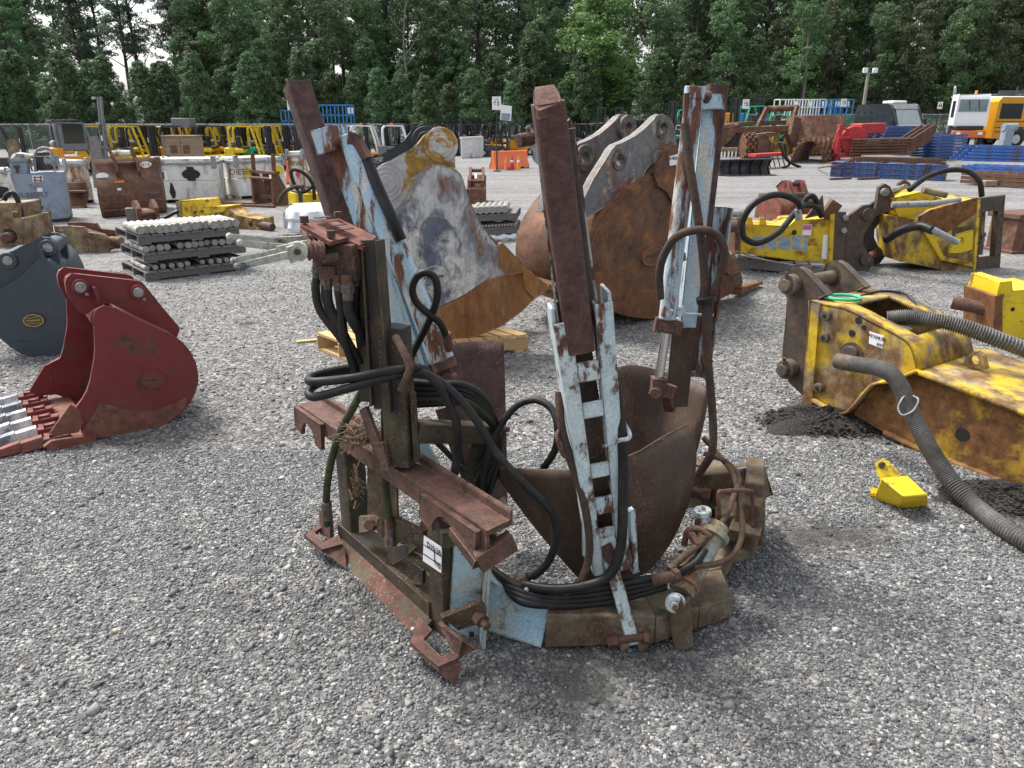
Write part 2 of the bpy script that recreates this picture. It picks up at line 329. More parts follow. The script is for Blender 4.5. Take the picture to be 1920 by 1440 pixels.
M['whiter'] = worn('white_paint_rusty', (.62, .58, .50), (.52, .45, .34), (.27, .13, .05), amt=.42, sc=2.8, rough=.6, streak=.4, soft=.07, grain=.12)
M['wclean'] = plain('white_clean', (.74, .75, .76), .4, 0, .05)
M['tank'] = worn('blue_grey_tank', (.21, .265, .345), (.25, .30, .37), (.16, .13, .11), amt=.14, sc=2.4, rough=.5, soft=.08, grain=.06, vary=.1)
M['brust'] = worn('brown_bucket_rust', (.115, .058, .042), (.088, .047, .037), (.16, .075, .036), amt=.38, sc=2.4, rough=.7, soft=.15, grain=.2, edge=(.20,.11,.07), er=0.03)
M['brustr'] = worn('red_brown_rust', (.17, .065, .045), (.13, .06, .04), (.09, .05, .035), amt=.38, sc=3, rough=.75, soft=.15, grain=.2, c3=(.20, .16, .08), amt3=.3)
M['tan'] = worn('tan_dirty_yellow', (.30, .24, .14), (.23, .18, .11), (.13, .075, .045), amt=.48, sc=3, rough=.7, soft=.1)
M['orangeP'] = plain('orange_plastic', (.74, .17, .055), .5, 0, .08)
M['orangeF'] = plain('orange_machine', (.66, .27, .015), .4, 0, .08)
M['blk'] = plain('black_steel', (.018, .019, .021), .45, 0, .2)
M['blk2'] = plain('charcoal_steel', (.045, .047, .052), .5, 0, .2)
M['gry'] = plain('grey_machine', (.15, .155, .165), .45, 0, .1)
M['tyre'] = plain('tyre_rubber', (.022, .022, .022), .85, 0, .2)
M['rim'] = plain('pale_rim', (.45, .45, .44), .5, 0, .1)
M['glass'] = plain('dark_glass', (.025, .032, .034), .06, 0, .1, spec=.8)
M['glassl'] = plain('pale_glass', (.20, .25, .26), .08, 0, .15, spec=.8)
M['scis'] = plain('blue_lift', (.03, .20, .46), .4, 0, .1)
M['rackb'] = worn('rack_blue', (.04, .09, .25), (.05, .11, .30), (.09, .06, .045), amt=.28, sc=3, rough=.45, soft=.06, grain=.08)
M['rackl'] = worn('rack_bright_blue', (.035, .13, .42), (.05, .16, .48), (.10, .06, .045), amt=.30, sc=3, rough=.45, soft=.06, grain=.08)
M['teal'] = plain('green_machine', (.03, .42, .25), .4, 0, .08)
M['grn'] = plain('dark_green_machine', (.03, .17, .07), .45, 0, .1)
M['redm'] = worn('bright_red', (.47, .035, .04), (.40, .03, .035), (.2, .08, .06), amt=.15, sc=3, rough=.5)
M['busY'] = plain('bus_yellow', (.62, .285, .012), .3, 0, .04)
M['orr'] = plain('orange_bumper', (.62, .13, .03), .45, 0, .06)
M['van'] = plain('van_black', (.03, .03, .035), .2, 0, .1)
M['vang'] = plain('van_grey', (.20, .19, .19), .3, 0, .15)
M['label'] = plain('paper_label', (.78, .78, .78), .6, 0, .03)
M['ink'] = plain('black_ink_and_hole_shade', (.012, .012, .014), .6, 0, 0)  # print and stains; also flat black painted as shade inside holes
M['inkb'] = plain('dark_blue_ink', (.03, .045, .09), .6, 0, 0)
M['pink'] = plain('label_pink', (.55, .12, .25), .6, 0, .05)
M['lblue'] = worn('label_blue', (.20, .30, .40), (.26, .35, .43), (.50, .34, .02), amt=.3, sc=6, rough=.5, soft=.02, rrough=.5)
M['gold'] = plain('badge_gold', (.42, .29, .07), .45, .4, .1)
M['inkyel'] = plain('yellow_paint_mark', (.66, .50, .02), .5, 0, .1)
M['inkred'] = plain('red_mark', (.48, .05, .05), .5, 0, .1)
M['inkor'] = plain('orange_spray', (.72, .20, .04), .6, 0, .1)
M['wrap'] = plain('white_plastic_sheet', (.66, .69, .72), .3, 0, .06)
M['dirt'] = worn('dark_soil', (.036, .033, .031), (.052, .047, .043), (.018, .017, .016), amt=.45, sc=22, rough=.95, soft=.15, bump=1., grain=.45, specks=(.16, .155, .15))
M['twig'] = plain('dry_twigs', (.16, .11, .065), .9, 0, .3)
M['pole'] = plain('grey_pole', (.27, .25, .23), .8, 0, .15)
M['navy'] = plain('navy_plate', (.055, .066, .09), .5, 0, .15)
# ================================================================== GROUND
PATCH = ((1085, 1285, .20, .24, .9), (1560, 1005, .55, .28, .8), (1240, 930, .6, .5, .5), (470, 606, .16, .12, .95), (1150, 1240, 1.0, .32, .5), (1570, 795, .9, .5, .7), (1890, 945, .5, .4, .9), (300, 830, .9, .35, .35), (1300, 570, 1.3, .7, .6), (860, 700, 1.2, .7, .5), (700, 1150, .7, .6, .3), (150, 690, 1.2, .5, .4), (1000, 1330, .5, .22, .45))
def damp_shade(nt, P):                            # wet fines, and shade under things painted as ragged dark patches
    dark = math_(nt, 'MULTIPLY', mr(nt, noise(nt, P, 1.1, 6, .65), .54, .70), .38)
    wob = math_(nt, 'MULTIPLY', math_(nt, 'SUBTRACT', noise(nt, P, 3.2, 6, .7), .5), 1.7)
    for (px, py, rx, ry, k) in PATCH:
        g = gr(px, py)
        d = nd(nt, 'ShaderNodeVectorMath', {0: P, 1: (g.x, g.y, 0)}, operation='SUBTRACT').outputs[0]
        d = nd(nt, 'ShaderNodeVectorMath', {0: d, 1: (1/rx, 1/ry, 0)}, operation='MULTIPLY').outputs[0]
        L = math_(nt, 'ADD', nd(nt, 'ShaderNodeVectorMath', {0: d}, operation='LENGTH').outputs['Value'], wob)
        dark = math_(nt, 'MAXIMUM', dark, math_(nt, 'MULTIPLY', mr(nt, L, 1.05, .35), k))
    return dark
def ground_mat():
    m, nt, b, o = newmat('gravel_ground')
    P = nd(nt, 'ShaderNodeNewGeometry').outputs['Position']
    v1 = nd(nt, 'ShaderNodeTexVoronoi', {'Vector': P, 'Scale': 52., 'Randomness': 1.})
    v2 = nd(nt, 'ShaderNodeTexVoronoi', {'Vector': P, 'Scale': 19., 'Randomness': 1.})
    def ramp(fac, pts):
        r = nt.nodes.new('ShaderNodeValToRGB'); el = r.color_ramp.elements
        while len(el) < len(pts): el.new(.5)
        for e, (p, c) in zip(el, pts): e.position = p; e.color = c4(c)
        nt.links.new(fac, r.inputs[0]); return r.outputs[0]
    sc1 = nd(nt, 'ShaderNodeSeparateColor', {0: v1.outputs['Color']}).outputs
    sc2 = nd(nt, 'ShaderNodeSeparateColor', {0: v2.outputs['Color']}).outputs
    pts = [(0, (.045, .046, .048)), (.35, (.10, .10, .10)), (.62, (.155, .152, .146)), (.84, (.24, .235, .22)), (.95, (.40, .385, .35)), (1, (.55, .53, .50))]
    col = ramp(sc1[0], pts); col2 = ramp(sc2[1], pts)
    col = mixc(nt, .35, col, col2)
    # driven-over gravel, painted paler farther off for grazing sun and dust; dark patches
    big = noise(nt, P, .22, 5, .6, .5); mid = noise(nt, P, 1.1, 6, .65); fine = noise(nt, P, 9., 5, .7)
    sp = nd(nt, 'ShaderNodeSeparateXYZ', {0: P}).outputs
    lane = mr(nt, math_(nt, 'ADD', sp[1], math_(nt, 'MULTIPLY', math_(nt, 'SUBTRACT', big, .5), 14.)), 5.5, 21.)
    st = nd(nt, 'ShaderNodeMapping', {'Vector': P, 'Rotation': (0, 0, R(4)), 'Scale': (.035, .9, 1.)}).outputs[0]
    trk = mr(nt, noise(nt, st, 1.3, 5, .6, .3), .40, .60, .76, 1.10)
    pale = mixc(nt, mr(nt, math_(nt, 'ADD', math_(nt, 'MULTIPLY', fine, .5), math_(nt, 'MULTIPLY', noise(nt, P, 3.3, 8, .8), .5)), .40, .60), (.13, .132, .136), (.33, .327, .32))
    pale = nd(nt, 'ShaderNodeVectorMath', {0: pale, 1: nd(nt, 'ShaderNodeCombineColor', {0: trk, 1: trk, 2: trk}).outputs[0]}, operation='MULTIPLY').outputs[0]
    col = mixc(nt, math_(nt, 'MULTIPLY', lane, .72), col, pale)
    dark = damp_shade(nt, P)  # wet fines, plus shade under things put into the colour
    soil = mixc(nt, mr(nt, fine, .3, .7), (.028, .027, .026), (.075, .070, .064))
    col = mixc(nt, dark, col, soil)
    nt.links.new(col, b.inputs['Base Color']); b.inputs['Roughness'].default_value = .88; b.inputs['Specular IOR Level'].default_value = .25
    h = math_(nt, 'ADD', math_(nt, 'MULTIPLY', v1.outputs['Distance'], -1.), math_(nt, 'MULTIPLY', v2.outputs['Distance'], -.8))
    bp = nd(nt, 'ShaderNodeBump', {'Strength': .9, 'Distance': .012, 'Height': h}); nt.links.new(bp.outputs[0], b.inputs['Normal'])
    return m
xs = sorted(set([-400, -250, -160, -110]+list(range(-80, 81, 4))+[110, 160, 250, 400])); ys = [-30, -10, 0, 10, 20]+list(range(30, 61, 2))+[70, 90, 120, 180, 300, 600]
g = MB().grid([[V3((x, y, gz(x, y))) for x in xs] for y in ys])
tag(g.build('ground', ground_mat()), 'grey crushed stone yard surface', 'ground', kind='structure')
# loose crushed stone lying on the yard near the viewer
def stones():
    rs = np.random.RandomState(3)
    n1, n2, n3 = 150000, 36000, 1300
    y = np.concatenate([np.sqrt(rs.uniform(1.15**2, 5.2**2, n1)), np.sqrt(rs.uniform(5.0**2, 12.5**2, n2)), np.sqrt(rs.uniform(1.2**2, 7**2, n3))])
    x = rs.uniform(-.80, .80, len(y))*(y+.40)
    keep = np.ones(len(y), bool)
    for (px, py, rx, ry, k) in PATCH:          # packed fines with hardly a stone in them
        if k < .79: continue
        g = gr(px, py); dd = np.hypot((x-g.x)/rx, (y-g.y)/ry)+.25*np.sin(x*9+y*5)+.2*np.sin(y*17-x*6); keep &= (dd > .85) | (rs.random_sample(len(y)) < .12+.6*np.clip(dd-.35, 0, 1))
    s = np.concatenate([rs.lognormal(-5.32, .38, n1), rs.lognormal(-4.75, .3, n2), rs.lognormal(-4.25, .25, n3)])
    x, y, s = x[keep], y[keep], s[keep]
    base = np.array([(-1, -1, -1), (1, -1, -1), (1, 1, -1), (-1, 1, -1), (-1, -1, 1), (1, -1, 1), (1, 1, 1), (-1, 1, 1)], float)*.72
    fq = np.array([(0, 3, 2, 1), (4, 5, 6, 7), (0, 1, 5, 4), (1, 2, 6, 5), (2, 3, 7, 6), (3, 0, 4, 7)])
    n = len(y); v = base[None]+rs.uniform(-.42, .42, (n, 8, 3)); v *= rs.uniform(.65, 1.3, (n, 1, 3))
    q = rs.normal(size=(n, 4)); q /= np.linalg.norm(q, axis=1)[:, None]; a, b, c, d = q.T
    Rm = np.stack([np.stack([1-2*(c*c+d*d), 2*(b*c-a*d), 2*(b*d+a*c)], -1), np.stack([2*(b*c+a*d), 1-2*(b*b+d*d), 2*(c*d-a*b)], -1), np.stack([2*(b*d-a*c), 2*(c*d+a*b), 1-2*(b*b+c*c)], -1)], 1)
    v = np.einsum('nij,nkj->nki', Rm, v); v[:, :, 2] *= .7; v *= s[:, None, None]
    v += np.stack([x, y, s*.18], -1)[:, None]
    f = (fq[None]+(np.arange(n)*8)[:, None, None]).reshape(-1, 4)
    me = bpy.data.meshes.new('loose_gravel'); V = v.reshape(-1, 3)
    me.vertices.add(len(V)); me.vertices.foreach_set('co', V.ravel()); me.loops.add(f.size); me.loops.foreach_set('vertex_index', f.ravel().astype(np.int32))
    me.polygons.add(len(f)); me.polygons.foreach_set('loop_start', np.arange(0, f.size, 4, dtype=np.int32)); me.polygons.foreach_set('loop_total', np.full(len(f), 4, np.int32)); me.update(calc_edges=True)
    m, nt, bs, o = newmat('crushed_stone')
    ge = nd(nt, 'ShaderNodeNewGeometry').outputs
    r = nt.nodes.new('ShaderNodeValToRGB'); el = r.color_ramp.elements
    pts = [(0, (.072, .075, .081)), (.30, (.130, .134, .141)), (.62, (.192, .195, .198)), (.88, (.265, .266, .265)), (.955, (.38, .378, .37)), (.988, (.52, .51, .49)), (1, (.32, .25, .17))]
    while len(el) < len(pts): el.new(.5)
    for e, (p, c_) in zip(el, pts): e.position = p; e.color = c4(c_)
    nt.links.new(ge['Random Per Island'], r.inputs[0])
    nn = noise(nt, ge['Position'], 260, 3, .6); gg = mr(nt, nn, .3, .7, .75, 1.25)
    # soil-stained on wet fines; darker too where shade is painted
    gg = math_(nt, 'MULTIPLY', gg, mr(nt, damp_shade(nt, ge['Position']), 0, 1, 1, .34))
    nt.links.new(nd(nt, 'ShaderNodeVectorMath', {0: r.outputs[0], 1: nd(nt, 'ShaderNodeCombineColor', {0: gg, 1: gg, 2: gg}).outputs[0]}, operation='MULTIPLY').outputs[0], bs.inputs['Base Color'])
    bs.inputs['Roughness'].default_value = .8
    me.materials.append(m); ob = bpy.data.objects.new('loose_gravel', me); COL.objects.link(ob)
    tag(ob, 'grey crushed stone chips scattered over the yard', 'gravel', kind='stuff')
WET = []
stones()
# ================================================================== TREE SPADE (the subject)
A0 = V3((-.966, 3.59, 0)); PD = V3((.6268, -.7792, 0)); PN = V3((-.7792, -.6268, 0))
def q(s, o, z): return A0+PD*s-PN*o+Z*z          # along the plate, inwards from the hook line, height
def pl(px, py, off): return onp(px, py, A0-PN*off, PN)
SP = thing('tree_spade', 'rusty pale blue tree spade with three tall blade towers and black hoses, standing on gravel', 'tree spade', (.4, 3.6, 0))
fr = MB()                                        # quick-attach frame
fr.bar(q(-.26, .185, .085), q(.74, .185, .085), .13, .12)
frame = fr.build('attachment_frame', M['grime'], SP, bevel=.006)
li = MB().ext([(0, 0), (.015, -.012), (.105, .045), (.092, .06)], q(-.22, .028, .0), q(.76, .028, .0), -PN)
li.build('lower_lip', M['lip'], SP, bevel=.003)
for s_ in (-.17, .79):
    p = MB().rtube(q(s_, .19, -.02), q(s_, .19, .735), .125, .125, PN, .08)
    up = p.build('upright', M['grime'], SP, bevel=.004)
rl = MB()
rl.ext([(-.072, -.085), (-.055, -.085), (-.055, -.012), (.055, -.012), (.055, .05), (.072, .062), (.072, .012), (-.072, .012)], q(-.58, .16, .80), q(1.26, .16, .80), -PN)
rail = rl.build('top_rail', M['redrust'], SP, bevel=.004)
for s0, s1, k in ((-.60, -.27, 1), (.80, 1.20, 1)):
    w_ = s1-s0; m_ = (s0+s1)/2; r_ = w_*.30
    so_ = .062
    pts = [q(s0, so_, .80), q(s0-.02, so_, .67), q(m_-r_, so_, .64)]
    pts += [q(m_-r_*math.cos(R(a)), so_, .64+r_*1.05*math.sin(R(a))) for a in range(20, 180, 20)]
    pts += [q(m_+r_, so_, .64), q(s1+.0, so_, .63), q(s1+.03, so_, .80)]
    MB().plate(pts, -PN, .022).build('rail_saddle', M['redrust'], SP, bevel=.003)
e1 = MB().bar(q(1.06, .10, .73), q(1.24, .10, .655), .12, .05).bar(q(1.24, .06, .66), q(1.27, .22, .72), .05, .09); e1.build('rail_end_bracket', M['redrust'], SP, bevel=.004)
for s_ in (.36, .50):
    MB().bar(q(s_, .24, .79), q(s_, .24, .66), .05, .07).build('latch_block', M['redrust'], SP, bevel=.003)
for h_, (poly, zz) in enumerate((([(571, 1003), (600, 981), (601, 989), (588, 998), (606, 1015), (634, 1004), (641, 1019), (604, 1031)], .10), ([(785, 1155), (809, 1181), (792, 1198), (826, 1230), (856, 1217), (857, 1233), (822, 1250), (769, 1204)], .11))):
    mb = MB().plate([gr(x, y, zz) for x, y in poly], Z, -.022)
    if h_: mb.plate([gr(816, 1251, .088), gr(858, 1236, .088), gr(849, 1280, .0)], PD, .03); mb.plate([gr(827, 1165, .20), gr(862, 1192, .19), gr(899, 1214, .13), gr(862, 1232, .09)], PN, .02); mb.plate([gr(862, 1192, .19), gr(858, 1232, .1), gr(820, 1165, .2)], PD, .02)
    else: mb.plate([gr(604, 1030, .08), gr(640, 1022, .08), gr(644, 1060, .02)], PD, .03); mb.plate([gr(599, 957, .19), gr(618, 968, .19), gr(620, 1012, .06), gr(600, 1000, .06)], -PN, .02)
    mb.build('coupling_hook', M['redrust'], SP, bevel=.004)
# pivot ears between plate and blue post
for (poly, Y, pin, lk) in (([(829, 1158), (903, 1130), (912, 1139), (911, 1166), (860, 1181)], 2.86, (898, 1157), 'grime'), ([(829, 1000), (905, 985), (918, 992), (914, 1010), (829, 1028)], 2.86, (908, 993), 'grime')):
    e = MB().plate([at(x, y, Y-.02*(i > 0 and i < 4)) for i, (x, y) in enumerate(poly)], V3((-.35, .9, 0)), .03)
    eo = e.build('pivot_ear', M[lk], SP, bevel=.003)
    c = at(*pin, Y-.02); dr = V3((.55, -.8, -.12))
    MB().hexn(c-dr*.01, c+dr*.035, .036).cyl(c+dr*.03, c+dr*.075, .02).build('pivot_bolt', M['rustpin'], eo, bevel=.002)
# small parts on the beam
lg = MB().plate([pl(727, 1055, .14), pl(726, 1038, .14), pl(738, 1026, .14), pl(762, 1021, .14), pl(776, 1029, .14), pl(762, 1044, .14), pl(738, 1058, .14)], -PN, .02)
lg.plate([pl(774, 1095, .14), pl(776, 1085, .14), pl(792, 1070, .14), pl(792, 1095, .14)], -PN, .02)
lg.build('latch_lug', M['grimed'], SP, bevel=.002)
MB().cyl(at(766, 1038, 3.32), at(815, 1070, 3.2), .024).build('latch_pin', M['grime'], SP, bevel=.003)
MB().plate([at(690, 855, 3.75), at(742, 855, 3.6), at(746, 1020, 3.55), at(722, 1020, 3.6), at(688, 968, 3.75)], V3((.3, .9, 0)), .02).plate([at(672, 970, 3.65), at(700, 968, 3.55), at(708, 974, 3.5), at(704, 993, 3.5), at(674, 998, 3.6)], V3((.3, .9, 0)), .02).build('inner_plate', M['ringb'], SP, bevel=.003)
MB().hexn(at(692, 985, 3.49), at(695, 985, 3.56), .03).build('inner_bolt', M['rustpin'], SP)
# blue post and blue ring end
bp = MB().ext([(-.085, -.02), (.085, -.02), (.085, .11), (.065, .11), (.065, .0), (-.085, .0)], at(886, 1000, 3.03), at(872, 1215, 3.02), V3((1, .15, 0)))
post = bp.build('blue_post', M['bluep'], SP, bevel=.004)
for x, y in ((892, 1033), (884, 1191)): c = at(x, y, 2.985); MB().cyl(c, c+V3((.0, .012, 0)), .013).build('bolt_hole', M['ink'], post)  # black discs stand in for the shaded holes
b2 = MB().plate([at(905, 1078, 3.10), at(926, 1092, 3.09), at(1032, 1138, 2.98), at(1013, 1212, 2.93), at(900, 1178, 3.07)], V3((.42, .9, 0)), .05)
b2.build('blue_ring_plate', M['bluep'], SP, bevel=.005)
rg = MB()
p0, p1, p2 = gr(1018, 1150, .20), gr(1245, 1128, .18), gr(1300, 1120, .17)
def beam(mb, pts, w_, h_):
    for a, b in zip(pts, pts[1:]): mb.bar(a, b, w_, h_)
RC = V3((.45, 3.78, 0))
ring_pts = [V3((RC.x+r_*math.sin(R(a)), RC.y-r_*math.cos(R(a)), .10)) for a, r_ in ((-30, .88), (6, .80), (38, .86))]
def onz(x, y, z): return gr(x, y, z)
f0, f1, f2 = onz(1022, 1215, .02), onz(1190, 1218, .02), onz(1375, 1160, .02)
iw = V3((-.05, .22, 0))
def prism(mb, a, b, wv, h0, h1=None, w2=None):
    h1 = h1 or h0; w2 = w2 or wv
    mb.add([a, b, b+w2, a+wv, a+Z*h0, b+Z*h1, b+w2+Z*h1, a+wv+Z*h0], [(0, 3, 2, 1), (4, 5, 6, 7), (0, 1, 5, 4), (1, 2, 6, 5), (2, 3, 7, 6), (3, 0, 4, 7)])
prism(rg, f0, f1+V3((.10, .04, 0)), V3((.05, .17, 0)), .19, .16, V3((-.03, .19, 0)))
f1b = f1+V3((.103, .04, 0)); f3 = onz(1300, 1180, .02); f4 = onz(1372, 1158, .02)
prism(rg, f1b, f3+V3((.02, 0, 0)), V3((-.03, .19, 0)), .15, .13)
prism(rg, f3+V3((.022, 0, 0)), f4, V3((-.08, .25, 0)), .125, .125, V3((.0, .25, 0)))
a0 = f3+V3((.022-.08, .252, 0)); a1 = f4+V3((0, .252, 0))
prism(rg, a0, a1, onz(1338, 960, .02)-a0, .125, .125, onz(1422, 985, .02)-a1)
prism(rg, onz(1372, 1060, .15), onz(1412, 1045, .15), onz(1385, 945, .2)-onz(1372, 1060, .15), .06, .06, onz(1428, 925, .2)-onz(1412, 1045, .15))
ringo = rg.build('ring_frame', M['ringb'], SP, bevel=.008)
# scorched weld between blue and brown
blk = MB()
blk.box(at(1388, 945, 3.78), .26, .6, .16, V3((.95, -.3, 0)), V3((.3, .95, 0))); blk.box(at(1405, 955, 3.55), .13, .22, .17, V3((.9, -.4, 0)), V3((.4, .9, 0)))
blk.bar(at(1285, 915, 4.1), at(1420, 905, 3.75), .2, .2); blk.bar(at(1310, 880, 4.4), at(1410, 905, 3.9), .14, .12); blk.box(at(1412, 920, 3.7), .10, .34, .26, V3((.95, -.3, 0)), V3((.3, .95, 0)))
blk.build('rear_ring_joint', M['ringb'], SP, bevel=.01)
MB().cyl(at(1290, 921, 3.9), at(1322, 928, 3.85), .035).hexn(at(1318, 927, 3.86), at(1334, 930, 3.84), .05).build('ring_pin', M['rustpin'], SP, bevel=.003)
MB().box(at(1400, 985, 3.45), .16, .2, .022, V3((.9, -.4, 0)), V3((.4, .9, 0))).cyl(at(1408, 992, 3.42), at(1408, 1030, 3.4), .035).build('joint_tab', M['ringb'], SP, bevel=.003)
# gate cylinder on the near corner
gc = MB().cyl(at(1276, 1110, 3.02), at(1345, 985, 3.28), .062, 20).cyl(at(1334, 1008, 3.23), at(1339, 998, 3.25), .082, 20).cyl(at(1282, 1100, 3.04), at(1286, 1092, 3.06), .072, 20)
gate = gc.build('gate_cylinder', M['gate'], SP, bevel=.003)
MB().cyl(at(1271, 1120, 2.98), at(1281, 1208, 2.96), .058, 20, .048).build('gate_cylinder_foot', M['ringb'], SP, bevel=.004)
MB().cyl(at(1267, 1126, 2.96), at(1265, 1135, 2.92), .046, 20).cyl(at(1265, 1134, 2.93), at(1264, 1137, 2.9), .02, 14).build('gate_pin_cap', M['blueL'], SP, bevel=.004)
MB().cyl(at(1317, 1000, 3.28), at(1317, 962, 3.28), .038, 18).cyl(at(1317, 965, 3.28), at(1317, 955, 3.28), .044, 18).build('filler_cap', M['blueL'], SP, bevel=.003)
MB().bar(at(1293, 1000, 3.18), at(1308, 1022, 3.12), .028, .028).tube([at(1283, 1022, 3.2), at(1290, 995, 3.2), at(1312, 992, 3.18), at(1330, 1005, 3.15)], .016).build('port_elbow', M['rustpin'], SP)
MB().tube([at(1350, 985, 3.3), at(1347, 930, 3.32), at(1355, 921, 3.34), at(1402, 920, 3.42), at(1410, 928, 3.44), at(1411, 985, 3.42)], .010, sub=3, rf=lambda i: .010+.002*(i % 2)).build('hose_guide', M['rustpin'], SP)
MB().tube([at(1373, 890, 3.7), at(1372, 882, 3.7), at(1405, 877, 3.75), at(1410, 882, 3.75), at(1412, 900, 3.75)], .008, sub=3).build('hose_guide', M['bluep'], SP)
# ---------------- towers
def chan(w_, d_, t_): return [(-w_/2, 0), (w_/2, 0), (w_/2, d_), (w_/2-t_, d_), (w_/2-t_, t_), (-w_/2+t_, t_), (-w_/2+t_, d_), (-w_/2, d_)]
# front tower: ladder-like guide with a slide tube running inside
tw = MB()
LA, LB = at(1087, 575, 2.97), at(1143, 1062, 3.05); ax = (LB-LA).normalized()
sx = V3((1, .12, 0)); sx = (sx-ax*sx.dot(ax)).normalized(); sn = ax.cross(sx)
if sn.y > 0: sn = -sn                             # towards the viewer
def fl(u, t, d): return LA+(LB-LA)*t+sx*u+sn*d
def boxl(mb, u0, u1, t0, t1, d0, d1, k=1.0):
    P = [fl(u*(1 if t == t0 else k), t, d) for t in (t0, t1) for d in (d0, d1) for u in (u0, u1)]
    mb.add(P, [(0, 1, 3, 2), (4, 6, 7, 5), (0, 4, 5, 1), (2, 3, 7, 6), (0, 2, 6, 4), (1, 5, 7, 3)])
TK = .70
boxl(tw, -.125, -.052, .03, 1, .04, .055, TK); boxl(tw, .052, .128, -.01, 1, .04, .055, TK)
boxl(tw, -.128, -.112, -.02, 1, -.10, .04, TK); boxl(tw, .112, .128, -.04, 1, -.10, .04, TK)
boxl(tw, -.066, -.052, .03, 1, -.03, .04, TK); boxl(tw, .052, .066, -.01, 1, -.03, .04, TK)
for t0, t1 in ((.175, .243), (.318, .374), (.548, .602), (.682, .75), (.81, .845), (.955, 1.0)):
    k = 1-(1-TK)*t0; boxl(tw, -.052*k, .052*k, t0, t1, .028, .046)
tower = tw.build('tower', M['blueL'], SP, bevel=.005)
tb = MB().rtube(at(1027, 192, 2.87), at(1087, 655, 2.965), .118, .105, sn, .22)
tb.build('slide_tube', M['maroon'], tower, bevel=.003)
MB().plate([at(1000, 172, 2.86), at(1005, 164, 2.90), at(1036, 159, 2.92), at(1041, 164, 2.90), at(1051, 184, 2.84), at(1050, 194, 2.82), at(1012, 206, 2.80), at(1006, 203, 2.81)], V3((0, .35, -1)), .03).build('tube_end', M['redrust'], tower, bevel=.004)
bk = MB()
bg_ = MB()
bg_.bar(at(1016, 250, 3.0), at(1060, 610, 3.04), .035, .12, V3((0, 1, .1))); bg_.bar(at(1067, 240, 3.02), at(1112, 600, 3.05), .03, .12, V3((0, 1, .1)))
bg_.build('guide_channel_shade', M['brk'], tower, bevel=.003)  # dark bars stand in for the shaded gaps beside the slide tube
bk.bar(at(1006, 262, 2.95), at(1045, 600, 2.97), .008, .05, V3((0, 1, .1))); bk.bar(at(1075, 240, 3.0), at(1121, 590, 3.02), .010, .06, V3((0, 1, .1)))
bk.plate([at(985, 240, 3.0), at(994, 234, 3.0), at(1006, 258, 3.0), at(1014, 270, 3.0), at(1010, 310, 3.02), at(1000, 300, 3.02)], V3((0, 1, 0)), .05).plate([at(1064, 228, 3.0), at(1069, 222, 3.0), at(1080, 244, 3.0), at(1082, 280, 3.0), at(1068, 290, 3.0)], V3((0, 1, 0)), .05)
bk.build('inner_guide', M['blueL'], tower, bevel=.003)
MB().cyl(at(972, 264, 2.98), at(1000, 259, 3.02), .026).build('guide_pin', M['rustpin'], tower, bevel=.003)
rd = MB().bar(at(1068, 560, 3.06), at(1148, 1062, 3.10), .12, .02, sn); rd.build('blade_backing', M['blade'], tower)
leg = MB().bar(at(1138, 1030, 3.0), at(1188, 1206, 2.92), .06, .022, V3((0, 1, .2))); leg.bar(at(1135, 1000, 3.01), at(1148, 1060, 2.99), .085, .02, V3((0, 1, .2)))
leg.build('stay_bar', M['blueL'], tower, bevel=.003)
for x, dx in ((1166, 0), (1200, 0)):
    lu = MB().plate([at(x-9, 1162, 2.96), at(x+3, 1166, 2.95), at(x+9, 1212, 2.90), at(x-2, 1224, 2.90), at(x-9, 1200, 2.92)], V3((1, 0, 0)), .014)
    lu.build('foot_lug', M['ringb'], tower, bevel=.003)
MB().cyl(at(1143, 1200, 2.93), at(1222, 1192, 2.91), .022).hexn(at(1138, 1201, 2.93), at(1158, 1198, 2.93), .038).hexn(at(1206, 1194, 2.91), at(1216, 1193, 2.91), .036).build('foot_pin', M['rustpin'], tower, bevel=.002)
hk = MB().tube([at(1071, 862, 2.99), at(1056, 852, 2.95), at(1047, 830, 2.95), at(1044, 815, 2.97), at(1050, 806, 3.0)], .010, sub=4)
hk.build('hose_hook', M['rustpin'], tower)
MB().tube([at(1132, 838, 2.99), at(1160, 826, 2.94), at(1178, 822, 2.94), at(1180, 812, 2.97), at(1168, 790, 3.02)], .010, sub=4).build('hose_hook', M['blueL'], tower)
for a_, b_ in (((1098, 960, 3.06), (1100, 1040, 3.08)), ((1182, 955, 3.08), (1190, 1070, 3.1))): MB().bar(at(*a_), at(*b_), .03, .03).build('side_guard', M['blueL'], tower, bevel=.003)
MB().bar(at(1132, 1022, 3.0), at(1154, 1056, 2.985), .07, .024, V3((0, 1, .2))).build('stay_end', M['rustpin'], tower, bevel=.003)
for x, y in ((1141, 1025), (1145, 1040), (1183, 1202)): MB().cyl(at(x, y, 2.965 if y < 1100 else 2.89), at(x, y, 2.985 if y < 1100 else 2.92), .010).build('stay_hole', M['ink'], tower)
